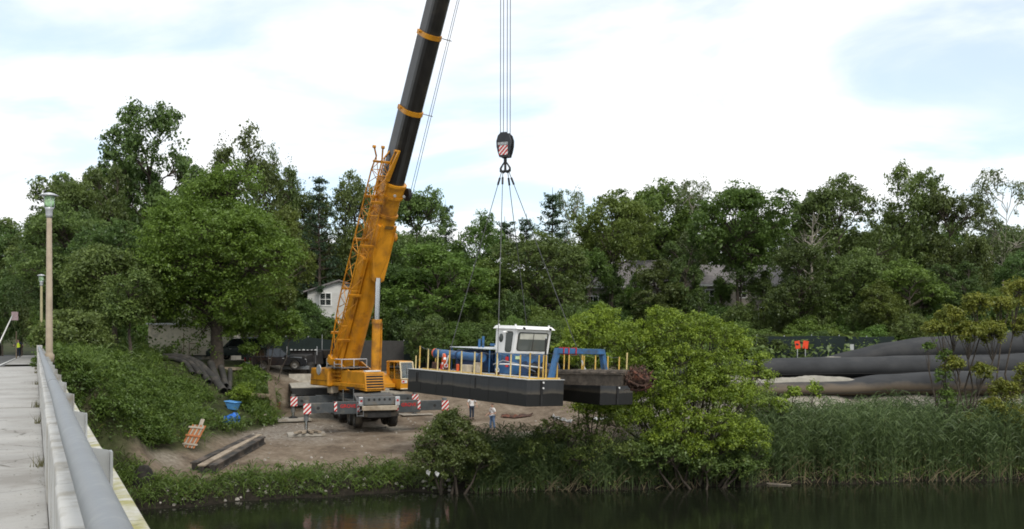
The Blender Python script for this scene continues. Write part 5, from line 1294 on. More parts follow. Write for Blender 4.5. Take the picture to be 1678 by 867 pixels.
# orange signs and small white sign above the tubes
M['orange_sign'] = mat('orange_red_sign', (0.75, 0.06, 0.015), 0.6, var=0.15)
for k, (px, w_) in enumerate(((1307, .40), (1320, .42))):
    q = P(px, 565, 79.0); o = empty('work_sign', (q.x, q.y, gz(q.x, q.y))); tag(o, ('left' if k == 0 else 'right') + ' of the two orange-red panels above the grey fabric tubes', 'sign', 'orange panels by the fence')
    MB().tube((0, 0.05, 0), (0, .05, q.z - o.location.z), 0.03).build('post', M['galv'], o)
    MB().box((0, 0, q.z - o.location.z), (w_, 0.03, 0.62), Matrix.Rotation(R(8 if k else -10), 3, 'Y')).build('panel', M['orange_sign'], o)
    if k == 0: MB().box((-.04, -.02, q.z - o.location.z + .03), (w_ * .55, 0.02, .14), Matrix.Rotation(R(20), 3, 'Y')).build('dark_patch', M['steel_dark'], o)
q = P(1396, 570, 81); o = empty('small_sign', (q.x, q.y, gz(q.x, q.y))); tag(o, 'small pale sign on a post just above the grey tubes', 'sign')
MB().tube((0, .03, 0), (0, .03, q.z - o.location.z + .2), 0.025).build('post', M['galv'], o)
MB().box((0, 0, q.z - o.location.z), (0.30, 0.03, 0.58)).build('panel', mat('grey_white_sign', (0.42, 0.43, 0.42), 0.6), o)
# geotextile tubes
M['geo'] = mat('grey_geotextile', (0.024, 0.025, 0.026), 0.8, var=0.3, scale=0.9, bump=0.5, bscale=3.5, dirt=(0.045, 0.044, 0.042), dirt_amt=0.42, dscale=0.4)
def geo_silt():
    m = M['geo'].copy(); m.name = 'silt_stained_geotextile'; t = m.node_tree; L = t.links.new; b = t.nodes['Principled BSDF']; src = b.inputs['Base Color'].links[0].from_socket
    tcn = t.nodes.new('ShaderNodeTexCoord'); sp = t.nodes.new('ShaderNodeSeparateXYZ'); L(tcn.outputs['Object'], sp.inputs[0])
    n = t.nodes.new('ShaderNodeTexNoise'); n.inputs['Scale'].default_value = 0.9; n.inputs['Detail'].default_value = 8; L(tcn.outputs['Object'], n.inputs['Vector'])
    a = t.nodes.new('ShaderNodeMath'); a.operation = 'MULTIPLY_ADD'; a.inputs[1].default_value = -0.8; L(n.outputs[0], a.inputs[0]); L(sp.outputs[2], a.inputs[2])
    r_ = t.nodes.new('ShaderNodeMapRange'); r_.inputs['From Min'].default_value = 0.25; r_.inputs['From Max'].default_value = 0.6; r_.inputs['To Min'].default_value = 1; r_.inputs['To Max'].default_value = 0; L(a.outputs[0], r_.inputs['Value'])
    mm = t.nodes.new('ShaderNodeMix'); mm.data_type = 'RGBA'; L(r_.outputs[0], mm.inputs['Factor']); L(src, mm.inputs['A']); mm.inputs['B'].default_value = (0.105, 0.080, 0.054, 1)
    L(mm.outputs['Result'], b.inputs['Base Color']); return m
M['geo_silt'] = geo_silt()
M['spill'] = mat('pale_sediment', (0.29, 0.27, 0.225), 0.95, var=0.2, scale=2, bump=.6, bscale=8)
def geotube(px0, px1, prof, Y0, Y1, depth, label, taper=(3.0, 3.0), m='geo'):
    """prof: list of (px, py_top, py_bottom) silhouettes; runs left-right; oval section, sagging"""
    rt = empty('geotextile_tube', P(px0, prof[0][2], Y0)); tag(rt, label, 'fabric tube', 'grey geotextile tubes on the bank')
    o0 = rt.location.copy()
    n = 46; m_ = 18; vv = []; ff = []
    for i in range(n + 1):
        f_ = i / n; px = px0 + (px1 - px0) * f_; Yq = Y0 + (Y1 - Y0) * f_
        zt2 = ZA(np.interp(px, [q[0] for q in prof], [q[1] for q in prof]), Yq); zb2 = ZA(np.interp(px, [q[0] for q in prof], [q[2] for q in prof]), Yq)
        x = XA(px, Yq)
        L0 = abs(x - XA(px0, Y0)); L1 = abs(XA(px1, Y1) - x)
        e = min(1, math.sqrt(min(1, (L0 + .02) / taper[0])), math.sqrt(min(1, (L1 + .02) / taper[1])))
        hh = (zt2 - zb2) / 2 * (0.35 + .65 * e) * (1 + .02 * math.sin(x * .7) + .008 * math.sin(x * 2.1)); cz_ = zb2 + hh
        for k in range(m_):
            a = 2 * math.pi * k / m_
            cs_, sn = math.cos(a), math.sin(a)
            yy = depth / 2 * math.copysign(abs(cs_) ** .75, cs_) * (.3 + .7 * e); zz = hh * math.copysign(abs(sn) ** .9, sn)
            if sn < 0: zz *= 1.0
            vv.append(Vector((x, Yq + yy + depth / 2 + .03 * math.sin(x * .9 + k), cz_ + zz)) - o0)
    for i in range(n):
        for k in range(m_): ff.append((i * m_ + k, i * m_ + (k + 1) % m_, (i + 1) * m_ + (k + 1) % m_, (i + 1) * m_ + k))
    b = MB(); b.add(vv, ff, True); b.add([vv[k] for k in range(m_)], [tuple(range(m_))]); b.add([vv[n * m_ + k] for k in range(m_)], [tuple(range(m_))])
    b.build('tube_skin', M[m], rt)
    # sewn seam line and filler collars
    b = MB(); b.path([vv[i * m_ + (m_ * 3) // 4 - 3] + Vector((0, -.01, .0)) for i in range(n + 1)], 0.02, 4, False); b.build('seam', M['steel_dark'], rt)
    return rt
geotube(1040, 1800, [(1040, 636, 654), (1250, 630, 653), (1400, 627, 652), (1460, 616, 651), (1560, 612, 651), (1800, 606, 652)], 63.0, 65.5, 4.6, 'lowest, front grey fabric tube with a silty brown base', (7, 3), 'geo_silt')
geotube(1060, 1800, [(1060, 604, 630), (1125, 596, 626), (1250, 590, 626), (1400, 586, 624), (1600, 583, 622), (1800, 578, 622)], 67, 69.5, 4.8, 'middle grey fabric tube, longest of the stack', (7, 3))
geotube(1345, 1800, [(1345, 588, 600), (1400, 570, 600), (1460, 559, 598), (1560, 551, 596), (1678, 544, 594), (1800, 540, 592)], 71.5, 73, 5.2, 'topmost grey fabric tube tapering to a point behind the others', (9, 3))
def mound(px0, px1, pyt, pyb, Y, depth, label, m):
    x0, x1 = XA(px0, Y), XA(px1, Y); zb2 = ZA(pyb, Y); hh = ZA(pyt, Y) - zb2
    n, k_ = 30, 10; vv = []; ff = []
    o0 = Vector((x0, Y, zb2))
    for i in range(n + 1):
        for j in range(k_ + 1):
            u, v = i / n, j / k_
            h_ = hh * (math.sin(math.pi * u) ** .5) * (math.sin(math.pi * v) ** .7) * (.85 + .12 * math.sin(u * 11 + v * 3) + .07 * math.sin(u * 31 + v * 9) + rnd.uniform(-.05, .05))
            vv.append(Vector((x0 + (x1 - x0) * u, Y + depth * v, zb2 - .25 + h_ + .25 * min(1, 4 * min(u, 1 - u, v, 1 - v)))) - o0)
    for i in range(n):
        for j in range(k_): ff.append((i * (k_ + 1) + j, (i + 1) * (k_ + 1) + j, (i + 1) * (k_ + 1) + j + 1, i * (k_ + 1) + j + 1))
    b = MB(); b.add(vv, ff, True); o = b.build('sediment_spill', m); o.location = o0; tag(o, label, 'sediment', kind=None); return o
mound(1215, 1455, 616, 629, 65.6, 1.8, 'pale sediment heap between the front and middle fabric tubes', M['spill'])
mound(1330, 1400, 584.5, 588, 71.2, 1.2, 'thin pale sediment streak along the crest of the middle tube', M['spill'])
mound(1180, 1260, 613, 624, 66.0, 1.4, 'smaller pale sediment patch beside the bright green bush', M['spill'])
# birds / light bits and logs at the water edge
M['drift'] = mat('driftwood', (0.22, 0.19, 0.15), 0.9, var=.3, scale=5)
for pix, r_, lab in (([(1238, 792), (1262, 794), (1296, 796)], .07, 'grey driftwood log floating at the foot of the reeds'), ([(1285, 789), (1300, 782), (1325, 790)], .04, 'bent dead branch sticking up from the water by the reeds'), ([(1380, 791), (1430, 789), (1440, 793)], .035, 'thin pale stick lying along the reed waterline'), ([(500, 815), (540, 812), (575, 806)], .05, 'pale stick on the muddy water edge below the yard')):
    pts = []
    for (px, py) in pix:
        Yq = (CAMZ - WZ) * FPX / (py - HY) if py > 786 else 54.5
        q = P(px, py, Yq); q.z = max(q.z, WZ + .02); pts.append(q)
    o0 = pts[0]; b = MB(); b.path([q - o0 for q in pts], [r_, r_ * 1.1, r_ * .6], 7); o = b.build('drift_log', M['drift']); o.location = o0; tag(o, lab, 'driftwood')
for k, (px, py, lab) in enumerate(((702, 775, 'left of two white rags caught in the dark bank bush'), (716, 777, 'right of two white rags caught in the dark bank bush'))):
    q = P(px, py, 48.9); b = MB()
    vv = [Vector((.10 * math.cos(a) * (1 + .4 * math.sin(3 * a + k)), .05 * math.sin(2 * a), .13 * math.sin(a) + .05 * math.cos(3 * a))) for a in np.linspace(0, 2 * math.pi, 11)[:-1]]
    b.prism(vv, (0, .05, 0)); o = b.build('white_rag', M['plastic']); o.location = q; tag(o, lab, 'rag')
# houses --------------------------------------------------------------------
M['siding'] = mat('white_siding', (0.62, 0.61, 0.58), 0.7, var=.06); M['taupe'] = mat('taupe_siding', (0.36, 0.325, 0.28), 0.75, var=.07)
M['shingle'] = mat('grey_shingles', (0.20, 0.185, 0.18), 0.9, var=.2, scale=3, bump=.4, bscale=8); M['beige'] = mat('beige_panel', (0.66, 0.60, 0.48), 0.7, var=.08, dirt=(.33, .3, .24), dirt_amt=.3)
def house(name, label, x, y, z, w, d, hw, hr_, rz, wall, roofm, wins, gable_front=True, boards=0, cat='house'):
    """front faces -y; ridge runs along y if gable_front else along x"""
    rt = empty(name, (x, y, z), rz); tag(rt, label, cat)
    b = MB()
    if gable_front: b.prism([(-w / 2, 0, -2), (w / 2, 0, -2), (w / 2, 0, hw), (0, 0, hw + hr_), (-w / 2, 0, hw)], (0, d, 0))
    else: b.prism([(-w / 2, 0, -2), (-w / 2, d, -2), (-w / 2, d, hw), (-w / 2, d / 2, hw + hr_), (-w / 2, 0, hw)], (w, 0, 0))
    wl_ = b.build('wall', wall, rt)
    ov = 0.4; th = 0.16
    for s in (-1, 1):
        b = MB()
        if gable_front:
            sl = hr_ / (w / 2)
            b.hexa([(0, -ov, hw + hr_ + .02), (s * (w / 2 + ov), -ov, hw - ov * sl + .02), (s * (w / 2 + ov), d + ov, hw - ov * sl + .02), (0, d + ov, hw + hr_ + .02)], [(0, -ov, hw + hr_ + th), (s * (w / 2 + ov), -ov, hw - ov * sl + th), (s * (w / 2 + ov), d + ov, hw - ov * sl + th), (0, d + ov, hw + hr_ + th)])
        else:
            sl = hr_ / (d / 2); yy = d / 2 + s * (d / 2 + ov)
            b.hexa([(-w / 2 - ov, d / 2, hw + hr_ + .02), (-w / 2 - ov, yy, hw - ov * sl + .02), (w / 2 + ov, yy, hw - ov * sl + .02), (w / 2 + ov, d / 2, hw + hr_ + .02)], [(-w / 2 - ov, d / 2, hw + hr_ + th), (-w / 2 - ov, yy, hw - ov * sl + th), (w / 2 + ov, yy, hw - ov * sl + th), (w / 2 + ov, d / 2, hw + hr_ + th)])
        b.build('roof', roofm, rt)
    for (wx, wz, ww, wh) in wins:
        b = MB()
        for c_, s_ in (((wx, -.04, wz + wh / 2 + .06), (ww + .24, .08, .12)), ((wx, -.04, wz - wh / 2 - .06), (ww + .24, .08, .12)), ((wx - ww / 2 - .06, -.04, wz), (.12, .08, wh)), ((wx + ww / 2 + .06, -.04, wz), (.12, .08, wh)), ((wx, -.03, wz), (.06, .05, wh)), ((wx, -.03, wz), (ww, .045, .06))): b.box(c_, s_)
        f_ = b.build('window', M['white_paint'], rt)
        MB().box((wx, -.012, wz), (ww, .02, wh)).build('pane', M['glass'], f_)
    z_ = 0.1; 
    for k in range(boards):
        zz = 0.2 + k * (hw - .2) / boards
        MB().box((0, -0.012, zz), (w, 0.02, 0.03)).build('siding_lap', wall, rt)
    MB().box((0, -ov - .02, hw), (w if not gable_front else .01, 0.05, 0.2)).build('fascia', M['white_paint'], rt)
    return rt
hx = XA(556, 99); house('white_house', 'small white gabled house with dark window beside the crane boom', hx, 99, ZA(512, 99), 6.2, 8, ZA(478, 99) - ZA(512, 99), ZA(461, 99) - ZA(478, 99), R(6), M['siding'], M['shingle'], [(-1.35, 1.3, 1.0, 1.15), (1.6, 1.3, .9, 1.1)], True, 10)
zh = ZA(545, 106)
house('shingled_house', 'large house with grey shingled roof glimpsed behind trees above the barge', XA(1015, 106), 106, zh, 9.5, 8, ZA(470, 106) - zh, ZA(425, 106) - ZA(470, 106), R(-10), M['taupe'], M['shingle'], [(-2.8, 3.2, 1, 1.3), (0, 3.2, 1, 1.3), (2.8, 3.2, 1, 1.3)], False, 8)
zh = ZA(540, 108)
house('taupe_house', 'taupe house with white-trimmed windows glimpsed behind the trees at centre right', XA(1240, 108), 108, zh, 12.5, 9, ZA(468, 108) - zh, ZA(432, 108) - ZA(468, 108), R(4), M['taupe'], M['shingle'], [(-5.2, 3.6, .9, 1.3), (-1.7, 4.1, 1, 1.2), (.7, 1.7, .9, 1.3), (1.9, 1.7, .9, 1.3), (2.6, 4.0, .9, 1.3), (4.8, 3.5, 1, 1.3)], False, 8)
# beige site building at left behind the big tree, with a stair rail
sb_z = ZA(590, 83); sbx0, sbx1 = XA(243, 83), XA(378, 83)
sb = empty('site_building', ((sbx0 + sbx1) / 2, 83, sb_z), 0); tag(sb, 'beige site building with brown stair rail half hidden behind the big tree', 'building')
w_ = sbx1 - sbx0; h_ = ZA(532, 83) - sb_z
MB().box((0, 1.6, h_ / 2 - .4), (w_, 3.2, h_ + .8)).build('wall', M['beige'], sb)
MB().box((0, 1.6, h_ + .06), (w_ + .3, 3.5, .12)).build('roof', M['galv'], sb)
for k in range(12): MB().box((-w_ / 2 + .3 + k * (w_ - .6) / 11, -0.015, h_ / 2), (.04, .03, h_)).build('panel_seam', M['beige'], sb)
MB().box((-.7, -.28, ZA(583, 82.7) - sb_z), (w_ * .78, .35, .10)).build('ledge', M['steel_dark'], sb)
MB().box((-1.0, -.10, ZA(583, 82.7) - sb_z - .7), (w_ * .6, .12, 1.3)).build('plinth', M['conc_white'], sb)
for a, c in (((296, 578), (303, 566)), ((310, 582), (310, 563)), ((310, 563), (324, 563)), ((324, 563), (324, 580)), ((310, 572), (324, 572)), ((301, 583), (301, 545))):
    pa = P(a[0], a[1], 82.3) - sb.location; pc = P(c[0], c[1], 82.3) - sb.location
    MB().tube(pa, pc, 0.03, n=6).build('stair_rail', mat('brown_rail', (.16, .1, .06), .7) if 'brown_rail' not in bpy.data.materials else bpy.data.materials['brown_rail'], sb)
# people ----------------------------------------------------------------------
M['skin'] = mat('skin', (0.42, 0.25, 0.18), 0.6, var=.05); M['shirt'] = mat('white_shirt', (0.66, 0.65, 0.64), .85, var=.06); M['jeans'] = mat('blue_jeans', (0.10, 0.16, 0.27), .9, var=.2)
M['jeans_dark'] = mat('dark_trousers', (0.030, 0.042, 0.065), .9, var=.2); M['hair'] = mat('dark_hair', (0.03, 0.022, 0.018), .7); M['vest'] = mat('hi_vis_vest', (0.62, 0.75, 0.04), .7); M['boot'] = mat('boots', (0.06, 0.045, 0.035), .8)
def skin_mesh(name, J, E, rad, m, parent, sub=2):
    me = bpy.data.meshes.new(name); names = list(J)
    names = [n_ for n_ in names if any(n_ in e for e in E)]
    me.from_pydata([J[n_] for n_ in names], [(names.index(a), names.index(c)) for a, c in E], [])
    o = bpy.data.objects.new(name, me); C.objects.link(o)
    sk = o.modifiers.new('skin', 'SKIN'); sk.use_smooth_shade = True
    for i, n_ in enumerate(names):
        r_ = rad[n_]; r_ = r_ if isinstance(r_, tuple) else (r_, r_)
        me.skin_vertices[0].data[i].radius = r_; me.skin_vertices[0].data[i].use_root = (i == 0)
    su = o.modifiers.new('sub', 'SUBSURF'); su.levels = sub; su.render_levels = sub
    dg = bpy.context.evaluated_depsgraph_get(); new = bpy.data.meshes.new_from_object(o.evaluated_get(dg))
    bpy.data.objects.remove(o); bpy.data.meshes.remove(me)
    new.materials.clear(); new.materials.append(m)
    o = bpy.data.objects.new(name, new); C.objects.link(o); o.parent = parent
    return o
def person(label, loc, rz, J, top, legs, parent_kind='person', vest=None):
    rt = empty('person', loc, rz); tag(rt, label, 'person')
    E = [('pelvis', 'waist'), ('waist', 'chest'), ('chest', 'neck'), ('neck', 'jaw'), ('jaw', 'brow'), ('brow', 'crown')]
    for s in 'LR': E += [('chest', 'sh' + s), ('sh' + s, 'el' + s), ('el' + s, 'wr' + s), ('wr' + s, 'pa' + s), ('pelvis', 'hi' + s), ('hi' + s, 'kn' + s), ('kn' + s, 'an' + s), ('an' + s, 'to' + s)]
    rad = dict(pelvis=(.135, .10), waist=(.13, .095), chest=(.15, .105), neck=.055, jaw=(.070, .075), brow=(.082, .092), crown=(.05, .06))
    for s in 'LR': rad.update({'sh' + s: .065, 'el' + s: .042, 'wr' + s: .028, 'pa' + s: (.045, .02), 'hi' + s: .085, 'kn' + s: .058, 'an' + s: .040, 'to' + s: .035})
    body = skin_mesh('body', J, E, rad, M['skin'], rt)
    g = lambda d_, k_: {n_: (tuple(q + k_ for q in v_) if isinstance(v_, tuple) else v_ + k_) for n_, v_ in d_.items()}
    for s in 'LR':                                         # fingers and thumb
        w_, p_ = Vector(J['wr' + s]), Vector(J['pa' + s]); d_ = (p_ - w_).normalized(); sd = d_.cross(Vector((0, 1, 0)) if abs(d_.y) < .8 else Vector((1, 0, 0))).normalized()
        b = MB()
        for k, ln in enumerate((.075, .085, .08, .062)):
            a = p_ + sd * (k - 1.5) * .019; b.path([a - d_ * .02, a + d_ * ln * .5, a + d_ * ln + Vector((0, .012, 0))], [.0095, .009, .007], 6)
        b.path([w_ + d_ * .03, w_ + d_ * .06 + sd * -.045, w_ + d_ * .10 + sd * -.055], [.012, .011, .008], 6)
        b.build('fingers', M['skin'], body)
    b = MB(); hc = (Vector(J['jaw']) + Vector(J['brow'])) / 2; fwd = Vector(J['face']) - hc; fwd = fwd.normalized(); sdv = Vector((0, 0, 1)).cross(fwd).normalized()
    b.tube(hc + fwd * .085 + Vector((0, 0, .03)), hc + fwd * .118 + Vector((0, 0, -.005)), .010, .016, n=6)
    for s in (-1, 1): b.tube(hc + sdv * s * .078, hc + sdv * s * .098 + Vector((0, 0, .02)), .022, .016, n=6)
    b.build('nose_and_ears', M['skin'], body)
    br_ = Vector(J['brow']); cr_ = Vector(J['crown'])
    J2 = dict(a=br_ - fwd * .02 + Vector((0, 0, -.01)), b=(br_ + cr_) / 2 - fwd * .012, c=cr_ + Vector((0, 0, .01)))
    skin_mesh('hair', J2, [('a', 'b'), ('b', 'c')], dict(a=(.090, .092), b=(.094, .1), c=(.06, .065)), M['hair'], rt)
    ET = [('waist', 'chest'), ('chest', 'neck0')]; JT = dict(J); JT['neck0'] = Vector(J['chest']).lerp(Vector(J['neck']), .75); JT['hem'] = Vector(J['pelvis']) + Vector((0, 0, .03))
    ET.append(('hem', 'waist'))
    rT = g(rad, .022); rT['neck0'] = .075; rT['hem'] = (.155, .125)
    for s in 'LR':
        JT['sl' + s] = Vector(J['sh' + s]).lerp(Vector(J['el' + s]), .75); rT['sl' + s] = .066
        ET += [('chest', 'sh' + s), ('sh' + s, 'sl' + s)]
    skin_mesh('shirt', JT, ET, rT, top, rt)
    if vest: 
        EV = [('hem', 'waist'), ('waist', 'chest'), ('chest', 'neck0')]; rV = g(rT, .02); skin_mesh('vest', JT, EV, rV, vest, rt)
    EL = []; JL = dict(J); rL = g(rad, .02)
    for s in 'LR':
        JL['cu' + s] = Vector(J['kn' + s]).lerp(Vector(J['an' + s]), .93); rL['cu' + s] = .068; rL['kn' + s] = .080
        EL += [('pelvis', 'hi' + s), ('hi' + s, 'kn' + s), ('kn' + s, 'cu' + s)]
    skin_mesh('trousers', JL, EL, rL, legs, rt)
    for s in 'LR':
        b = MB(); a = Vector(J['an' + s]); t_ = Vector(J['to' + s]); d_ = (t_ - a); d_.z = 0; d_ = d_.normalized()
        b.path([a - d_ * .05 + Vector((0, 0, -.03)), a + Vector((0, 0, -.025)), t_, t_ + d_ * .06], [.045, .055, .05, .03], 8); b.build('boot', M['boot'], rt)
    return rt
def stand(armL=0.12, armR=0.12, swing=0.0, step=0.0, bendL=0.1, bendR=0.1, k=1.0):
    """facing +y, height about 1.76"""
    J = dict(pelvis=(0, 0, .96), waist=(0, 0, 1.10), chest=(0, .01, 1.36), neck=(0, .01, 1.50), jaw=(0, .03, 1.58), brow=(0, .02, 1.67), crown=(0, .01, 1.745), face=(0, .2, 1.62))
    for s, x, ar, be in (('L', -1, armL, bendL), ('R', 1, armR, bendR)):
        sg = x * step
        J['sh' + s] = (x * .185, 0, 1.42); J['el' + s] = (x * (.215 + ar * .6), -.02 + swing * x, 1.13)
        J['wr' + s] = (x * (.225 + ar * .5), .05 + swing * x + be, .90 + be * .9); J['pa' + s] = (x * (.225 + ar * .45), .075 + swing * x + be * 1.2, .825 + be)
        J['hi' + s] = (x * .095, 0, .90); J['kn' + s] = (x * .105, .02 + sg * .6, .50); J['an' + s] = (x * .11, -.02 + sg, .09); J['to' + s] = (x * .125, .12 + sg, .045)
    return {n_: Vector(v_) * k for n_, v_ in J.items()}
q = on_ground(773, 688); person('person in white shirt and dark trousers standing under the barge hull', (q.x, q.y, q.z), R(200), stand(.25, .2, .05, .05), M['shirt'], M['jeans_dark'])
q = on_ground(807, 706); person('person in pale shirt and light blue jeans beside the dark bank bush', (q.x, q.y, q.z), R(120), stand(.1, .1, .08, .10, .25, .15), M['shirt'], M['jeans'])
yv = 96.0; q = P(30, 584, yv); person('person in yellow vest and dark trousers walking on the far footpath', (q.x, q.y, road_z(yv) + .11), R(20), stand(.3, .3, .1, .12, .2, .2), M['jeans_dark'], M['jeans_dark'], vest=M['vest'])
# crane operator, seated
Js = dict(pelvis=(0, 0, .12), waist=(0, 0, .26), chest=(0, .03, .52), neck=(0, .05, .66), jaw=(0, .08, .74), brow=(0, .07, .83), crown=(0, .06, .90), face=(0, .25, .78))
for s, x in (('L', -1), ('R', 1)):
    Js['sh' + s] = (x * .185, .02, .58); Js['el' + s] = (x * .24, .10, .32); Js['wr' + s] = (x * .21, .34, .34); Js['pa' + s] = (x * .20, .42, .35)
    Js['hi' + s] = (x * .1, .03, .10); Js['kn' + s] = (x * .13, .46, .12); Js['an' + s] = (x * .13, .50, -.30); Js['to' + s] = (x * .14, .62, -.34)
op_w = SL + (Ms @ Vector((-1.8, 1.22, 3.42)))
person('crane operator in a white shirt seated inside the yellow cab', op_w, math.atan2(fd.y, fd.x) - math.pi / 2, {n_: Vector(v_) for n_, v_ in Js.items()}, M['shirt'], M['jeans_dark'])
# ------------------------------------------------------------------ vegetation
RG = np.random.default_rng(11)
def unit(v): return v / np.maximum(np.linalg.norm(v, axis=-1, keepdims=True), 1e-9)
def leaf_geo(c, nrm, size, rg, aspect=0.55, curl=0.0):
    """rhombic leaves: centres c (N,3), normals nrm, size (N,)"""
    n = len(c); nrm = unit(nrm)
    t_ = unit(np.cross(nrm, rg.normal(size=(n, 3)))); b_ = np.cross(nrm, t_)
    s = size[:, None]
    v = np.stack([c - t_ * s * .5, c + b_ * s * aspect * .5 - t_ * s * .05, c + t_ * s * .5, c - b_ * s * aspect * .5 - t_ * s * .05], 1)
    if curl: v[:, 0, 2] -= curl * size; v[:, 2, 2] -= curl * size
    f = np.arange(n * 4).reshape(n, 4)
    return v.reshape(-1, 3), f
def puff_leaves(pf, n_per, size, rg, up=0.5, flat=0.8):
    """pf (K,4) = centre + radius; leaves on the shell of each puff, more on the upper side"""
    K = len(pf); c = np.repeat(pf, n_per, 0)
    d = rg.normal(size=(K * n_per, 3)); d = unit(d); d[:, 2] = np.where((d[:, 2] < 0) & (rg.random(len(d)) < .55), -d[:, 2], d[:, 2])
    r_ = c[:, 3:4] * (0.45 + 0.6 * rg.random((len(c), 1)) ** .7)
    e = unit(rg.normal(size=(K, 3)) * np.array([1, 1, .55]) - np.array([0, 0, .15])); e = np.repeat(e, n_per, 0)   # each clump is a spray drawn out along a twig
    p = c[:, :3] + d * r_ * np.array([.85, .85, flat * .85]) + e * c[:, 3:4] * rg.uniform(-.95, .95, (len(c), 1))
    nrm = d * (1 - up) + np.array([0, 0, up]) + rg.normal(size=d.shape) * .38
    sz = size * np.clip(np.exp(rg.normal(size=len(p)) * .32), .45, 1.9)
    v, f = leaf_geo(p, nrm, sz, rg)
    pv = np.repeat(rg.random(K), n_per)                      # clumps differ a little in tone, leaves within them too
    var = np.clip(.62 * pv + .38 * rg.random(len(p)), 0, 1)
    return v, f, var
def limb_pts(a, b, rg, sag=.12, n=4):
    a = np.array(a, float); b = np.array(b, float); L_ = np.linalg.norm(b - a); out_ = []
    for i in range(n + 1):
        t_ = i / n; p = a * (1 - t_) + b * t_; p = p + rg.normal(size=3) * .035 * L_ * math.sin(math.pi * t_); p[2] += sag * L_ * math.sin(math.pi * t_) * (0.6 if i else 0); out_.append(Vector(p))
    return out_
M['bark'] = mat('bark', (0.075, 0.060, 0.045), 0.95, var=.35, scale=6, bump=.8, bscale=14)
M['bark_pale'] = mat('pale_bark', (0.30, 0.27, 0.22), 0.9, var=.35, scale=5, bump=.5, bscale=14)
def make_tree(name, Ht, R_, base, lobes, tips, n_per, lsize, lm, rg, puff=(.45, .95), bark='bark', tr=.28, openness=0.0, top_narrow=.15, twig=True, flat=.75, up=.45):
    """returns (trunk mesh, crown mesh), root at origin; crown between base and Ht, radius R_"""
    cz_ = base + (Ht - base) * .5; hz = (Ht - base) * .5
    tb = MB()
    lean = rg.normal(size=2) * .03 * Ht
    tpts = [Vector((lean[0] * f_ ** 1.5 + rg.normal() * .05, lean[1] * f_ ** 1.5 + rg.normal() * .05, Ht * .72 * f_)) for f_ in np.linspace(0, 1, 8)]
    tpts[0].z = -1.0
    tb.path(tpts, [tr * 1.35, tr, tr * .85, tr * .7, tr * .55, tr * .38, tr * .22, .04], 9)
    pf = []
    for k in range(lobes):
        d = unit(rg.normal(size=3)); d[2] = d[2] * .9 + .12
        q = rg.uniform(.42, .78)
        zf = d[2]
        shrink = 1 - top_narrow * max(0, zf)
        c = np.array([d[0] * R_ * q * shrink, d[1] * R_ * q * shrink, cz_ + d[2] * hz * q])
        lr_ = R_ * rg.uniform(.26, .42)
        zt0 = max(base * .75, min(c[2] - np.hypot(c[0], c[1]) * .7, Ht * .8)); zt0 = min(zt0, Ht * .68); f_ = (zt0 + 1) / (Ht * .72 + 1)
        i_ = min(int(f_ * 7), 6); start = tpts[i_].lerp(tpts[i_ + 1], f_ * 7 - i_)
        lp = limb_pts(start, c, rg); r0 = tr * .42 * (1 - .5 * zt0 / Ht)
        tb.path(lp, list(np.linspace(r0, .035, len(lp))), 6)
        for j in range(tips):
            dd = unit(rg.normal(size=3)); dd = unit(dd + .55 * np.array([d[0], d[1], max(d[2], -.1)]) + np.array([0, 0, .18]))
            p = c + dd * lr_ * rg.uniform(.55, 1.05) * np.array([1, 1, .85])
            if openness and rg.random() < openness: continue
            pf.append([*p, rg.uniform(*puff)])
            if twig and j % 2 == 0:
                tb.path(limb_pts(lp[-1 if j % 4 else -2], p, rg, .05, 2), [.04, .028, .012], 4, False)
    pf = np.array(pf)
    kz = (Ht - base) / (np.max(pf[:, 2] + pf[:, 3] * .6) - base); kr = R_ / np.percentile(np.hypot(pf[:, 0], pf[:, 1]) + pf[:, 3] * .6, 96)
    pf[:, :2] *= kr; pf[:, 2] = base + (pf[:, 2] - base) * kz
    tb.v = [(x_ * (1 + (kr - 1) * min(1, max(0, z_ / max(base, 1.)))), y_ * (1 + (kr - 1) * min(1, max(0, z_ / max(base, 1.)))), base + (z_ - base) * kz if z_ > base else z_) for x_, y_, z_ in tb.v]
    v, f, var = puff_leaves(pf, n_per, lsize, rg, up, flat)
    cm = np_mesh(name + '_crown', v, f, lm, var)
    tm = bpy.data.meshes.new(name + '_trunk'); tm.from_pydata(tb.v, [], tb.f); tm.polygons.foreach_set('use_smooth', tb.s); tm.materials.append(M[bark]); tm.update()
    return tm, cm
def make_pine(name, Ht, R_, base, lm, rg):
    tb = MB(); tpts = [Vector((rg.normal() * .06, rg.normal() * .06, Ht * f_)) for f_ in np.linspace(0, 1, 7)]; tpts[0].z = -1
    tb.path(tpts, [.3, .26, .22, .17, .12, .07, .02], 8)
    pf = []; z = base
    while z < Ht - .3:
        f_ = (z - base) / (Ht - base); rr = R_ * (1 - f_) ** .7 * rg.uniform(.65, 1.1) + .25
        nb = rg.integers(3, 6); a0 = rg.uniform(0, 6.28)
        for k in range(nb):
            a = a0 + k * 6.28 / nb + rg.normal() * .25; e = np.array([math.cos(a) * rr, math.sin(a) * rr, z + rr * .18])
            tb.path(limb_pts((0, 0, z - .15), e, rg, -.04, 3), [.06, .05, .035, .015], 5, False)
            for q in np.linspace(.4, 1, max(2, int(rr * 1.5))): pf.append([e[0] * q + rg.normal() * .12, e[1] * q + rg.normal() * .12, z - .1 + (e[2] - z + .1) * q + rg.normal() * .1, rg.uniform(.35, .62)])
        z += rg.uniform(.55, 1.05)
    v, f, var = puff_leaves(np.array(pf), 60, .2, rg, .5, .5)
    cm = np_mesh(name + '_crown', v, f, lm, var)
    tm = bpy.data.meshes.new(name + '_trunk'); tm.from_pydata(tb.v, [], tb.f); tm.polygons.foreach_set('use_smooth', tb.s); tm.materials.append(M['bark']); tm.update()
    return tm, cm
LM = {}
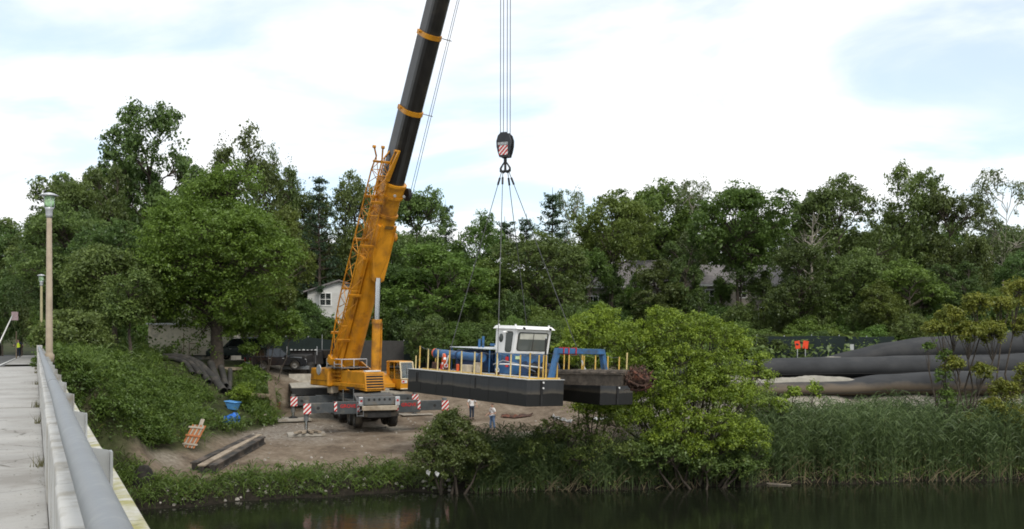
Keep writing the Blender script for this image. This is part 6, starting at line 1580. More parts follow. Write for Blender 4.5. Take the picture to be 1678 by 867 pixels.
LM['dark'] = leaf_mat('leaf_dark_green', (0.060, 0.096, 0.025), (0.159, 0.227, 0.055), hue=.022, val=.25, transl=.42)
LM['mid'] = leaf_mat('leaf_mid_green', (0.082, 0.133, 0.024), (0.190, 0.265, 0.052), hue=.022, val=.2, transl=.42)
LM['big'] = leaf_mat('leaf_fresh_green', (0.087, 0.147, 0.022), (0.198, 0.297, 0.045), hue=.0, val=.0, transl=.42)
LM['bright'] = leaf_mat('leaf_bright_yellow_green', (0.080, 0.135, 0.018), (0.310, 0.410, 0.042), (0.33, 0.33, 0.06), hue=.01, val=.06, transl=.38)
LM['yellow'] = leaf_mat('leaf_turning_yellow', (0.124, 0.153, 0.023), (0.286, 0.280, 0.042), (0.351, 0.208, 0.052), hue=.012, val=.15)
LM['bush'] = leaf_mat('leaf_bank_bush', (0.060, 0.098, 0.021), (0.165, 0.215, 0.049), (0.201, 0.159, 0.071), hue=.015, val=.2)
LM['pine'] = leaf_mat('pine_needles', (0.031, 0.060, 0.029), (0.072, 0.117, 0.055), hue=.01, val=.15)
LM['pale'] = leaf_mat('leaf_pale_green', (0.085, 0.120, 0.045), (0.17, 0.21, 0.085), hue=.01, val=.1)
LM['ivy'] = leaf_mat('leaf_slope_cover', (0.044, 0.081, 0.014), (0.138, 0.209, 0.035), (0.198, 0.242, 0.039), hue=0, val=0)
LM['reed'] = leaf_mat('reed_blades', (0.062, 0.098, 0.036), (0.150, 0.205, 0.072), (0.25, 0.20, 0.10), hue=0, val=0, transl=.32)
LM['weed'] = leaf_mat('weed_leaves', (0.047, 0.083, 0.014), (0.136, 0.200, 0.034), (0.212, 0.170, 0.060), hue=0, val=0)
TV = {}
sp_ = [(16, 5.6, 2.6, 24), (16, 5.0, 2.0, 22), (16, 6.2, 3.0, 27), (16, 4.6, 2.4, 20)]
for k, (h_, r_, b_, lb_) in enumerate(sp_):
    for key in ('dark', 'mid'):
        rg = np.random.default_rng(100 + k * 7 + (3 if key == 'mid' else 0))
        TV[key + str(k)] = make_tree('deciduous', h_, r_, b_, lb_, 21, 62, .25, LM[key], rg, puff=(.38, .8), openness=.06)
TV['airy'] = make_tree('airy_tree', 16, 4.2, 4.0, 15, 14, 44, .2, LM['pale'], np.random.default_rng(5), puff=(.35, .7), bark='bark_pale', openness=.2, tr=.12)
TV['thin'] = make_tree('thin_tree', 16, 3.8, 4.0, 15, 14, 52, .22, LM['dark'], np.random.default_rng(9), puff=(.4, .75), openness=.25, tr=.24)
for k in range(2):
    TV['shrub' + str(k)] = make_tree('shrubby_tree', 7.2, 4.0, .2, 24, 18, 60, .19, LM[('dark', 'mid')[k]], np.random.default_rng(140 + k), puff=(.3, .62), openness=.05, tr=.14, up=.3, flat=.95)
TV['high'] = make_tree('high_crowned_tree', 16, 5.6, 6.6, 24, 20, 62, .25, LM['mid'], np.random.default_rng(150), puff=(.4, .8), openness=.08, tr=.26)
TV['pine0'] = make_pine('pine', 16, 3.2, 5.5, LM['pine'], np.random.default_rng(21)); TV['pine1'] = make_pine('pine', 16, 2.6, 3.0, LM['pine'], np.random.default_rng(22))
NOM = dict(dark0=5.6, dark1=5.0, dark2=6.2, dark3=4.6, mid0=5.6, mid1=5.0, mid2=6.2, mid3=4.6, airy=4.2, thin=3.8, shrub0=4.0, shrub1=4.0, high=5.6, pine0=3.2, pine1=2.6)
def plant(kind, px, pytop, Yq, wpx, label, group=None, name=None, rz=None, lower=0.0):
    """tree whose crown is wpx photo pixels wide and whose top reaches pytop when it stands at depth Yq"""
    x = XA(px, Yq); off = x * BN.x + Yq * BN.y
    if -11.5 < off < 2.5 and Yq < 125: x += (2.8 - off) / BN.x      # keep trunks off the road and footpath
    z = gz(x, Yq) - lower; h_ = ZA(pytop, Yq) - z
    tm, cm = TV[kind]
    rt = empty(name or ('pine_tree' if 'pine' in kind else 'tree'), (x, Yq, z), rnd.uniform(0, 6.28) if rz is None else rz)
    sxy = wpx * Yq / FPX / 2 / NOM[kind] * 1.10; sz = h_ / (7.3 if 'shrub' in kind else 16.3)
    tag(rt, label, 'tree', group)
    o = link('trunk', tm, rt); o.scale = (min(sxy, sz * 1.3), min(sxy, sz * 1.3), sz) if False else (sxy, sxy, sz)
    o = link('crown', cm, rt); o.scale = (sxy, sxy, sz)
    return rt
g_sky = 'trees forming the skyline'
plant('dark1', 250, 158, 108, 160, 'tallest dark tree at left, its crown standing above the big round tree', g_sky)
plant('thin', 400, 190, 97, 115, 'tree with sparse ragged top right of the tallest tree', g_sky)
plant('thin', 455, 225, 101, 75, 'slim drooping tree between the ragged tree and the pine', g_sky)
plant('dark0', 55, 284, 98, 150, 'tree at the far left skyline above the street lamp', g_sky)
plant('dark1', 128, 268, 104, 120, 'tree between the street lamp and the tallest tree', g_sky)
plant('dark1', 178, 262, 102, 90, 'narrow dark tree just left of the tallest tree', g_sky)
plant('dark2', 212, 232, 110, 110, 'dark tree filling the left flank of the tallest tree', g_sky)
plant('dark2', -10, 325, 92, 170, 'tree cut off by the left edge of the picture', g_sky)
plant('pine0', 523, 285, 100, 75, 'ragged pine with a bare trunk left of the crane boom', g_sky)
plant('dark2', 582, 272, 104, 110, 'tree directly behind the lattice of the crane boom', g_sky)
plant('dark0', 492, 300, 108, 120, 'rounded tree behind the ragged pine', g_sky)
plant('dark0', 690, 305, 102, 130, 'dark tree right behind the boom head collar', g_sky)
plant('pine1', 731, 322, 108, 48, 'small pointed pine between the boom and the hanging ropes', g_sky)
plant('mid1', 786, 340, 104, 90, 'light-topped tree left of the hanging slings', g_sky)
plant('pine1', 828, 350, 110, 70, 'dark conifer behind the hanging slings', g_sky)
plant('pine1', 862, 345, 108, 60, 'dark conifer just right of the slings', g_sky)
plant('pine1', 905, 302, 112, 75, 'tall conifer right of the slings', g_sky)
plant('airy', 940, 298, 114, 70, 'nearly bare spindly tree beside the tall conifer', g_sky)
plant('high', 1005, 305, 100, 130, 'broad tree above the blue gantry', g_sky)
plant('high', 1080, 283, 112, 150, 'broad skyline tree above the bright bush', g_sky)
plant('airy', 1138, 280, 108, 85, 'pale airy tree between two broad trees', g_sky)
plant('high', 1210, 288, 99, 165, 'large rounded tree in front of the taupe house', g_sky)
plant('dark2', 1372, 278, 104, 170, 'broad dark tree right of the skyline gap', g_sky)
plant('dark1', 1487, 264, 106, 120, 'tall tree with a pointed top at right', g_sky)
plant('dark0', 1560, 305, 103, 120, 'dark tree between the pointed tree and the pale one', g_sky)
plant('airy', 1640, 272, 106, 110, 'pale airy birch-like tree near the right edge', g_sky)
plant('dark2', 1690, 395, 95, 110, 'dark tree cut off by the right edge', g_sky)
g_mid = 'lower trees in front of the woods'
plant('mid0', 722, 392, 93, 190, 'rounded green tree behind the barge stern', g_mid)
plant('mid1', 800, 420, 96, 100, 'tree behind the white barge cabin', g_mid)
plant('dark2', 885, 372, 95, 150, 'dark leafy tree right of the barge cabin', g_mid)
plant('dark0', 655, 430, 96, 90, 'dark tree seen just right of the luffing cylinder', g_mid)
plant('mid3', 965, 400, 97, 70, 'slender tree above the gantry and left of the shingled roof', g_mid)
plant('dark3', 1075, 420, 97, 85, 'dark slender tree between the two houses', g_mid)
plant('dark1', 1118, 385, 98, 85, 'dark tree left of the taupe house', g_mid)
plant('dark0', 1310, 395, 92, 105, 'dark tree right of the taupe house', g_mid)
plant('dark2', 1400, 400, 93, 130, 'dark tree behind the orange panels', g_mid)
plant('mid1', 1490, 420, 90, 120, 'mid-green tree above the topmost fabric tube', g_mid)
plant('dark1', 1570, 425, 92, 110, 'dark tree behind the yellowing sapling', g_mid)
plant('mid1', 1440, 455, 88, 80, 'low tree at the tapered end of the topmost tube', g_mid)
plant('dark0', 560, 395, 108, 100, 'dark tree behind the white house', g_mid)
plant('mid3', 468, 330, 90, 90, 'tree at the right flank of the big round tree', g_mid)
plant('dark1', 490, 400, 103, 65, 'tree left of the white house', g_mid)
plant('dark2', 30, 385, 84, 150, 'dense dark tree behind the farther street lamp', g_mid)
plant('dark0', 110, 345, 80, 170, 'dense dark tree behind the nearer street lamp', g_mid)
plant('dark2', 190, 352, 76, 150, 'dark tree left of the big round tree', g_mid)
# back row: fills the wood behind, nothing tells these apart
sky_px = [-60, 0, 40, 100, 160, 200, 320, 345, 470, 500, 545, 600, 650, 690, 735, 785, 820, 860, 905, 950, 1000, 1080, 1140, 1200, 1265, 1288, 1310, 1370, 1440, 1490, 1530, 1560, 1600, 1640, 1720]
sky_py = [345, 330, 300, 292, 280, 290, 290, 300, 300, 320, 400, 330, 335, 330, 350, 360, 372, 372, 360, 350, 330, 320, 315, 315, 330, 352, 335, 310, 320, 300, 320, 325, 330, 325, 330]
k = 0
for px in range(-50, 1745, 46):
    Yq = 128 + rnd.uniform(-5, 9)
    plant(('dark0', 'dark2', 'dark1', 'dark3')[k % 4], px + rnd.uniform(-10, 10), np.interp(px, sky_px, sky_py) + rnd.uniform(22, 55), Yq, rnd.uniform(95, 130), 'dark tree in the back row of the woods', 'back row of the woods', lower=.5); k += 1
for px in list(range(610, 960, 40)) + list(range(1290, 1720, 40)) + list(range(-40, 260, 45)) + list(range(400, 610, 40)):
    Yq = 113 + rnd.uniform(-3, 4)
    if 500 < px < 610: Yq = 122
    plant(('dark2', 'dark0', 'dark3')[k % 3], px + rnd.uniform(-10, 10), np.interp(px, sky_px, sky_py) + rnd.uniform(85, 140), Yq, rnd.uniform(75, 105), 'dark understorey tree among the woods behind', 'understorey of the woods', lower=2.5); k += 1
us = [(620, 470, 93), (668, 500, 91), (705, 505, 90.5), (752, 500, 91), (795, 505, 90.5), (840, 480, 92), (880, 500, 90.5), (925, 490, 92), (955, 510, 90.5), (1105, 505, 92), (1150, 530, 91), (1215, 540, 90), (1262, 545, 90), (1300, 505, 94), (1325, 520, 91), (1350, 480, 93), (1385, 500, 91), (1420, 500, 90), (1460, 490, 90), (1500, 480, 91), (1540, 490, 90), (1585, 470, 91), (1630, 470, 92), (1670, 460, 91), (440, 480, 93), (480, 490, 92), (0, 480, 98), (40, 470, 100),  (215, 500, 88), (180, 480, 86), (120, 470, 90), (560, 525, 94), (600, 520, 94), (700, 520, 86.8), (745, 530, 86.5), (790, 525, 86.8), (840, 520, 87), (885, 530, 87), (930, 525, 87), (1245, 545, 85), (1280, 540, 86.5), (1335, 535, 86.5), (1365, 540, 86.5), (1405, 540, 86), (1440, 530, 86), (1480, 520, 86), (1215, 520, 86), (1180, 505, 98), (1285, 475, 99), (1012, 505, 98), (1055, 470, 100), (1228, 500, 97), (1320, 450, 98)]
for px, py, Yq in us:
    plant('shrub' + str(k % 2), px, py + rnd.uniform(-8, 8), Yq, rnd.uniform(70, 105), 'bushy low tree at the edge of the woods', 'bushy low trees along the woods', name='bushy_tree'); k += 1
for px in (-25, 5, 35, 62):
    plant('shrub0', px, 455 + rnd.uniform(-10, 10), 128, 60, 'bushy low tree at the edge of the woods', 'bushy low trees along the woods', name='bushy_tree')
plant('dark3', 1248, 438, 101, 62, 'narrow dark tree in front of the taupe house', g_mid)
plant('thin', 1212, 395, 100, 75, 'thin tree partly covering the taupe house roof', g_mid)
plant('mid3', 1182, 450, 101, 50, 'narrow tree at the left end of the taupe house', g_mid)
plant('dark3', 1000, 430, 100, 58, 'narrow dark tree in front of the shingled roof', g_mid)
plant('mid1', 1042, 445, 101, 52, 'small tree in front of the right part of the shingled roof', g_mid)
plant('dark1', 1290, 440, 101, 55, 'small dark tree at the right end of the taupe house', g_mid)
plant('shrub1', 508, 488, 95, 48, 'bushy tree hiding the lower left of the white house', g_mid)
# bare dead tree by the taupe house
rg = np.random.default_rng(31); b = MB(); base = G(1330, 96); tp = ZA(350, 96) - base.z
b.path([(0, 0, -.5), (.1, 0, tp * .4), (.0, .1, tp * .7), (.15, 0, tp)], [.22, .17, .1, .02], 7)
for kk in range(26):
    z0 = tp * rg.uniform(.3, .9); a = rg.uniform(0, 6.28); ln = rg.uniform(1.2, 3.6) * (1.2 - z0 / tp)
    e = Vector((math.cos(a) * ln, math.sin(a) * ln, z0 + ln * rg.uniform(.5, 1.1))); b.path(limb_pts((.05, .05, z0), e, rg, .05, 3), [.06, .045, .03, .01], 5, False)
    for q in range(3): e2 = e + Vector(rg.normal(size=3) * .6) + Vector((0, 0, .4)); b.path([e * .6 + Vector((0, 0, z0 * .4)), e2], [.025, .008], 4, False)
o = b.build('dead_tree', M['bark_pale']); o.location = base; tag(o, 'bare grey dead tree with thin twigs beside the taupe house', 'tree')
# the big round tree at left ------------------------------------------------
Yb = 75.0; bx = XA(328, Yb); bz = gz(bx, Yb); bt = ZA(262, Yb) - bz
TV['big'] = make_tree('big_tree', bt, 6.2, -0.4, 52, 36, 70, .175, LM['big'], np.random.default_rng(77), puff=(.4, .8), tr=.42, top_narrow=.30, up=.35, flat=.7)
rt = empty('round_tree', (bx + 1.2, Yb, bz)); tag(rt, 'big round bright green tree standing left of the crane', 'tree')
to = link('trunk', TV['big'][0], rt); to.location.x = 0; co = link('crown', TV['big'][1], rt); co.location.x = 0
def bush_from(name, label, blobs, n_per, ls, lm, seed, tips=26, puff=(.3, .6), cat='bush', up=.28, stem=1.0):
    """blobs: (px, py, depth, radius m, height scale); stems from a common root on the ground below"""
    rg = np.random.default_rng(seed); pf = []; tb = MB()
    cs_ = [P(q[0], q[1], q[2]) for q in blobs]
    rx = sum(c.x for c in cs_) / len(cs_); ry = sum(c.y for c in cs_) / len(cs_) + .3; rz_ = gz(rx, ry)
    o0 = Vector((rx, ry, rz_))
    for c, q in zip(cs_, blobs):
        c = c - o0
        foot = Vector((c.x * .35 + rg.normal() * .2, c.y * .3 + rg.normal() * .2, 0)); foot.z = gz(foot.x + rx, foot.y + ry) - rz_ - .2
        lp = limb_pts(foot, c, rg, .05, 4); tb.path(lp, [.085 * stem, .07 * stem, .05 * stem, .035 * stem, .02 * stem], 6)
        nt_ = int(tips * q[3] ** 1.3)
        for j in range(nt_):
            d = unit(rg.normal(size=3)); d[2] = d[2] if rg.random() < .3 else abs(d[2])
            p = np.array(c) + d * q[3] * rg.uniform(.5, 1.0) * np.array([1, 1, q[4]])
            pf.append([*p, rg.uniform(*puff)])
            if j % 2 == 0: tb.path(limb_pts(lp[-1 - (j % 3 == 0)], p, rg, .04, 2), [.022, .016, .007], 4, False)
    v, f, var = puff_leaves(np.array(pf), n_per, ls, rg, up, 1.0)
    rt = empty(name, o0); tag(rt, label, cat)
    tm = bpy.data.meshes.new(name + '_stems'); tm.from_pydata(tb.v, [], tb.f); tm.polygons.foreach_set('use_smooth', tb.s); tm.materials.append(M['bark']); tm.update()
    link('stems', tm, rt); link('foliage', np_mesh(name + '_foliage', v, f, LM[lm], var), rt); return rt
# slim leafy sapling on the slope and ivy-grown trunk
def own_tree(name, label, px, py_top, Yq, R_, base, lobes, tips, n_per, ls, lm, seed, puff, tr=.1, py_base=None, cat='tree', **kw):
    x = XA(px, Yq); z = gz(x, Yq); Ht = ZA(py_top, Yq) - z
    tm, cm = make_tree(name, Ht, R_, base, lobes, tips, n_per, ls, LM[lm], np.random.default_rng(seed), puff=puff, tr=tr, **kw)
    rt = empty(name, (x, Yq, z)); tag(rt, label, cat); link('trunk', tm, rt); link('crown', cm, rt); return rt
own_tree('slender_tree', 'slender leafy tree on the slope left of the beige building', 215, 440, 66, 1.9, 1.6, 11, 16, 60, .15, 'bush', 41, (.3, .6), .13)
own_tree('leafy_tree', 'dark leafy tree overhanging the slope right of the nearer street lamp', 188, 398, 71, 3.5, 1.4, 26, 24, 60, .19, 'dark', 42, (.4, .8), .22)
own_tree('leafy_bush', 'dark bush at the bridge end right of the pipe handrail', 118, 505, 62, 2.6, .3, 18, 20, 60, .16, 'dark', 43, (.35, .7), .1, cat='bush')
own_tree('leafy_bush', 'light green bush growing against the two lamp poles', 70, 528, 72, 1.1, .2, 9, 12, 60, .13, 'ivy', 44, (.25, .45), .05, cat='bush')
own_tree('leafy_bush', 'bright yellow-green weed bush right of the blue barrel', 402, 627, 68.5, 1.0, .1, 9, 12, 60, .10, 'bright', 45, (.22, .4), .04, cat='bush')
own_tree('leafy_bush', 'low hedge-like bush in front of the white house', 520, 520, 96, 4.0, .2, 12, 14, 40, .3, 'dark', 46, (.5, .8), .08, cat='bush')
bush_from('leafy_tree', 'leafy low tree half hiding the parked cars', [(395, 545, 77.5, 1.2, .8), (425, 535, 77.5, 1.4, .8), (462, 530, 78, 1.5, .8), (410, 575, 76.5, .8, .7), (445, 560, 77, 1.0, .7), (480, 545, 78, 1.1, .8), (405, 610, 75.5, .8, .7), (425, 622, 75, .8, .6)], 60, .15, 'big', 72, tips=36, puff=(.22, .45), cat='tree', stem=.6)
# bank bushes -----------------------------------------------------------------
bush_from('bank_tree', 'large bright yellow-green tree on the bank beside the cutter head', [(1030, 555, 54.5, 1.2, .9), (1015, 605, 54.5, 1.2, .9), (1045, 690, 52.6, 1.2, .8), (1025, 650, 53.5, 1.1, .8), (1090, 548, 54, 1.5, .8), (1150, 560, 54, 1.7, .8), (1050, 575, 54, 1.4, .9), (1110, 600, 53.5, 2.0, .8), (1180, 612, 53.5, 1.7, .8), (1070, 640, 52.8, 1.5, .8), (1140, 655, 52.5, 1.8, .8), (1205, 660, 52.8, 1.6, .8), (1110, 700, 52, 1.3, .7), (1175, 705, 51.8, 1.5, .8), (1230, 715, 52, 1.2, .7), (1195, 730, 51.5, 1.0, .7), (1140, 735, 51.5, .9, .7), (1210, 570, 55, 1.0, .9), (1240, 620, 54.5, 1.0, .9), (1075, 605, 54, 1.4, .9), (1160, 625, 53.5, 1.5, .8), (1085, 720, 51.8, 1.0, .7), (1100, 670, 52.5, 1.3, .8), (1075, 518, 54, .45, 1.1), (1105, 522, 54.3, .5, 1), (1165, 535, 54, .45, 1.1), (1140, 525, 54.4, .4, 1.1), (1245, 590, 54.6, .4, 1.1), (1195, 545, 54.6, .45, 1.1)], 54, .105, 'bright', 61, tips=50, puff=(.15, .36), cat='tree')
bush_from('yellow_bush', 'yellow-green bush rising behind the blue gantry', [(965, 545, 57, 1.3, 1.0), (940, 570, 57, 1.0, .9), (990, 525, 57.5, 1.0, .9), (1000, 565, 57, 1.3, 1), (965, 590, 57, 1.2, .8), (945, 635, 57, 1.0, .8), (990, 640, 57, 1.0, .8), (960, 670, 56.8, .9, .7), (1005, 675, 56.6, .9, .7)], 66, .10, 'bright', 62, tips=58, puff=(.16, .36), stem=.5)
bush_from('dark_bush', 'dark green bush at the bank in front of the right outrigger', [(740, 705, 50.6, 1.15, .9), (715, 725, 50.3, 1.1, .9), (765, 735, 50.3, 1.2, .9), (700, 755, 50, 1.0, .8), (740, 760, 49.9, 1.3, .8), (790, 755, 50, 1.0, .8), (735, 690, 50.8, .6, .9)], 60, .10, 'dark', 63, tips=60, puff=(.16, .34))
bush_from('bank_bush', 'loose brownish-green bush below the barge bow', [(900, 705, 52.5, .9, .8), (930, 720, 52, 1.1, .8), (960, 705, 52.5, 1.0, .8), (985, 735, 51.8, 1.1, .8), (880, 740, 51.8, 1.0, .8), (1010, 700, 52.5, .9, .8), (1030, 745, 51.5, 1.1, .7), (950, 755, 51.3, 1.0, .7)], 40, .105, 'bush', 64, tips=26, puff=(.16, .34), stem=.5)
bush_from('bank_bush', 'low dark bush at the waterline beneath the bright bank tree', [(1060, 745, 51.6, 1.0, .7), (1100, 755, 51.4, 1.1, .7), (1240, 745, 52.4, 1.0, .8), (1160, 765, 51.6, 1.0, .6), (1210, 765, 51.9, 1.0, .6)], 56, .11, 'bush', 65, tips=36, puff=(.18, .36))
bush_from('bank_bush', 'dull green bush behind the bright bank tree, below the fabric tubes', [(1020, 660, 58, 1.3, .8), (1070, 650, 58.5, 1.4, .8), (1120, 655, 58.5, 1.4, .8), (1175, 650, 58.5, 1.4, .8), (1225, 655, 58, 1.2, .8), (985, 670, 57.5, 1.1, .8), (1045, 690, 56.5, 1.2, .7), (1255, 665, 57.5, 1.0, .7)], 44, .12, 'bush', 71, tips=34, puff=(.2, .42))
bush_from('sapling', 'yellowing sapling in front of the grey fabric tubes', [(1560, 520, 57.5, .9, .7), (1600, 500, 57.5, .8, .9), (1625, 545, 57, .9, .7), (1590, 545, 57, 1.0, .5), (1535, 540, 57.4, .8, .5), (1640, 500, 57.8, .8, .6), (1610, 610, 57, .6, .7), (1560, 600, 57, .6, .8)], 60, .12, 'yellow', 66, tips=66, puff=(.16, .34), cat='tree')
bush_from('sapling', 'orange-tinged sapling at the right edge of the reeds', [(1668, 480, 59, 1.0, .8), (1690, 540, 59, 1.2, .8), (1650, 640, 57.5, .8, .8), (1670, 690, 57, 1.1, .8), (1630, 670, 57, .8, .8), (1600, 690, 57, .8, .6), (1690, 620, 57.5, .9, 1)], 60, .12, 'yellow', 67, tips=60, puff=(.16, .34), cat='tree')
bush_from('yellow_bush', 'small yellow-green bush rising from the reeds before the pale sediment', [(1300, 650, 56.5, .55, .9), (1335, 640, 57, .5, .8), (1280, 665, 56, .55, .8)], 36, .15, 'bright', 68, tips=24, puff=(.15, .28))
bush_from('vine_bush', 'vine-covered stump rising from the reeds below the sapling', [(1550, 585, 57, .45, 1.2), (1545, 620, 57, .45, 1.2), (1552, 655, 57, .55, 1.1), (1520, 570, 57, .4, .6)], 36, .14, 'ivy', 69, tips=30, puff=(.15, .3))
# ground cover on the slope, weeds along the bank ------------------------------------
def cover(name, label, pts, rad, n_per, ls, lm, cat, rg, flat=.7, up=.5, hi=.0):
    z = H(pts[:, 0], pts[:, 1]); pf = np.stack([pts[:, 0], pts[:, 1], z + rad * .45 + hi * rg.random(len(pts)), rad], 1)
    v, f, var = puff_leaves(pf, n_per, ls, rg, up, flat)
    pt = np.repeat(.5 + .5 * lump(pts[:, 0], pts[:, 1], .9), n_per); var = np.clip(.55 * var + .45 * pt, 0, 1)
    o = link(name, np_mesh(name, v, f, LM[lm], var)); tag(o, label, cat, kind='stuff'); return o
rg = np.random.default_rng(81)
def scatter(n, x0, x1, y0, y1, keep):
    p = np.stack([rg.uniform(x0, x1, n), rg.uniform(y0, y1, n)], 1); return p[keep(p[:, 0], p[:, 1])]
def pipe_spot(x, y):                                       # where the pipes lie the slope is trodden bare
    px = CX + FPX * x / y
    return (px > 258) & (px < 386) & (y > 66.8) & (y < 76)
def slope_ok(x, y):
    e = np.interp(y, [40, 48, 54, 62, 68, 74, 84], [-21, -19.4, -17.5, -16.9, -15.6, -17.5, -24]); off = x * BN.x + y * BN.y
    return (x < e - .25 - .5 * np.sin(y * 1.1)) & (shore(x, y) > 1.5) & (off > 0.9)
p = scatter(5400, -36, -15, 43, 76, slope_ok); p = p[~((np.abs(p[:, 0] - XA(320, 72.5)) < 2.6) & (p[:, 1] > 69.5) & (p[:, 1] < 75.5) & (rg.random(len(p)) < .85))]
p = p[~((np.abs(p[:, 0] - XA(368, 73)) < 1.3) & (p[:, 1] > 69.5) & (p[:, 1] < 75.5) & (rg.random(len(p)) < .9))]
p = p[~((np.abs(p[:, 0] - XA(380, 65.5)) < 1.3) & (np.abs(p[:, 1] - 64.5) < 3.4))]
p = p[~((p[:, 0] - XA(308, 57) > -.7) & (p[:, 0] - XA(308, 57) < 1.5) & (np.abs(p[:, 1] - 56.5) < 1.8))]
p = p[~pipe_spot(p[:, 0], p[:, 1]) | (rg.random(len(p)) < .12)]
cover('slope_cover', 'dense green ground cover on the slope below the bridge end', p, (rg.uniform(.22, .6, len(p)) + .45 * np.clip(lump(p[:, 0], p[:, 1], 1.1), 0, 1)) * np.where(p[:, 1] > 64, .7, 1.0), 40, .13, 'ivy', 'ground cover', rg, hi=.25)
mc = scatter(200, -33, -16.8, 45, 69, slope_ok); mc = mc[~((np.abs(mc[:, 0] - XA(380, 65)) < 2.3) & (np.abs(mc[:, 1] - 64) < 5.0))]
mc = mc[~((mc[:, 0] - XA(308, 57) > -1.1) & (mc[:, 0] - XA(308, 57) < 2.6) & (np.abs(mc[:, 1] - 56) < 3.2))]
mc = mc[~pipe_spot(mc[:, 0], mc[:, 1] + 1.2) & ~pipe_spot(mc[:, 0], mc[:, 1])]
pf = []; tone = []
for q in mc:
    Rm = rg.uniform(.6, 1.35) * (1.0 if q[1] < 62 else .7); z0 = gz(q[0], q[1]); tn = rg.random()
    for j in range(int(46 * Rm ** 1.5)):
        d = unit(rg.normal(size=3)); d[2] = abs(d[2]); pf.append([*(np.array([q[0], q[1], z0 + .1]) + d * Rm * rg.uniform(.6, 1.0) * np.array([1, 1, .9])), rg.uniform(.13, .30)]); tone.append(tn)
v, f, var = puff_leaves(np.array(pf), 36, .125, rg, .4, .85)
var = np.clip(.6 * var + .4 * np.repeat(np.array(tone), 36), 0, 1)
o = link('slope_shrubs', np_mesh('slope_shrubs', v, f, LM['ivy'], var)); tag(o, 'thicket of mounded shrubs covering the slope below the bridge end', 'shrubs', kind='stuff')
def bank_ok(x, y):
    s = shore(x, y); return (s > .15) & (s < 2.7 + .6 * np.sin(x * 1.7)) & (x < 2.5)
p = scatter(4600, -22, 3, 42, 57, bank_ok)
cover('bank_weeds', 'mixed green weeds along the muddy river bank', p, rg.uniform(.14, .5, len(p)), 36, .085, 'weed', 'weeds', rg, flat=.8)
def right_ok(x, y):
    s = shore(x, y); return (s > .2) & (s < 6.5) & (x > 2)
p = scatter(3200, 2, 34, 50, 66, right_ok)
cover('bank_undergrowth', 'dark undergrowth along the bank beneath the bushes', p, rg.uniform(.25, .7, len(p)), 40, .105, 'bush', 'undergrowth', rg)
def wood_ok(x, y): return (y > 86) | ((x > 12) & (y > 79)) | (x < -27)
p = scatter(2600, -62, 62, 76, 118, wood_ok); p = p[np.abs(p[:, 0] * BN.x + p[:, 1] * BN.y + 4) > 6.2]
p = p[~((p[:, 1] < 90) & (p[:, 0] > -26) & (p[:, 0] < 6))]
cover('woodland_undergrowth', 'dark undergrowth at the foot of the woods', p, rg.uniform(.6, 1.6, len(p)), 28, .34, 'dark', 'undergrowth', rg, hi=.6)
# reeds --------------------------------------------------------------------------
def reeds(name, label, pts, hgt, rg, nleaf=7, lm='reed'):
    z = H(pts[:, 0], pts[:, 1]); n = len(pts)
    z = np.maximum(z, WZ - .1)
    base = np.stack([pts[:, 0], pts[:, 1], z], 1); lean = rg.normal(size=(n, 3)) * .09; lean[:, 2] = 1; top = base + lean * hgt[:, None]
    V = []; F = []; W = []; cnt = 0
    def strip_(p0, p1, p2, w0, w1, var):
        nonlocal cnt
        d = p2 - p0; sd = unit(np.cross(d, rg.normal(size=d.shape)))
        v = np.stack([p0 - sd * w0, p0 + sd * w0, p1 + sd * w1, p1 - sd * w1, p2, p2], 1)
        f = np.arange(len(p0))[:, None] * 6 + np.array([[0, 1, 2, 3]]); f2 = np.arange(len(p0))[:, None] * 6 + np.array([[3, 2, 4, 5]])
        V.append(v.reshape(-1, 3)); F.append(np.concatenate([f, f2]) + cnt); W.append(np.concatenate([var, var])); cnt += len(p0) * 6
    vv = rg.random(n)
    strip_(base, (base + top) / 2 + rg.normal(size=(n, 3)) * .03, top, np.full((n, 1), .012), np.full((n, 1), .010), np.clip(vv * .6 + .3 * (rg.random(n) < .25) + .1, 0, 1))
    for k in range(nleaf):
        t_ = rg.uniform(.25, .98, (n, 1)); a = rg.uniform(0, 6.283, n); ln = rg.uniform(.35, .7, (n, 1)); hd = np.stack([np.cos(a), np.sin(a), np.zeros(n)], 1)
        p0 = base + (top - base) * t_; p1 = p0 + hd * ln * .45 + np.array([0, 0, 1]) * ln * .45; p2 = p0 + hd * ln * .95 + np.array([0, 0, 1]) * ln * rg.uniform(.05, .6, (n, 1))
        strip_(p0, p1, p2, np.full((n, 1), .012), np.full((n, 1), .022), np.clip(rg.random(n) * .92 + .12 * (t_[:, 0] < .4), 0, 1))
    o = link(name, np_mesh(name, np.concatenate(V), np.concatenate(F), LM[lm], np.concatenate(W))); tag(o, label, 'reeds', kind='stuff'); return o
def reed_ok(x, y):
    s = shore(x, y); return (s > -.1) & (s < 6.3)
rg = np.random.default_rng(91)
p = scatter(14000, XA(1235, 54), XA(1760, 58), 51, 66, reed_ok); s_ = shore(p[:, 0], p[:, 1])
dens = sstep(XA(1225, 54), XA(1290, 54), p[:, 0]); p = p[rg.random(len(p)) < .35 + .65 * dens]; s_ = shore(p[:, 0], p[:, 1])
reeds('reed_bed', 'tall green reed bed along the water at right', p, (3.6 - .24 * s_) * rg.uniform(.55, 1.12, len(p)) * (1 + .12 * lump(p[:, 0], p[:, 1], .8)), rg)
p = scatter(3400, XA(770, 50.5), XA(935, 51), 49, 54, lambda x, y: (shore(x, y) > -.1) & (shore(x, y) < 2.2))
reeds('reed_clump', 'reed clump at the waterline right of the dark bush', p, rg.uniform(1.2, 2.5, len(p)), rg, 6)
p = scatter(2600, XA(935, 51), XA(1240, 53), 49.5, 55, lambda x, y: (shore(x, y) > -.1) & (shore(x, y) < 1.6))
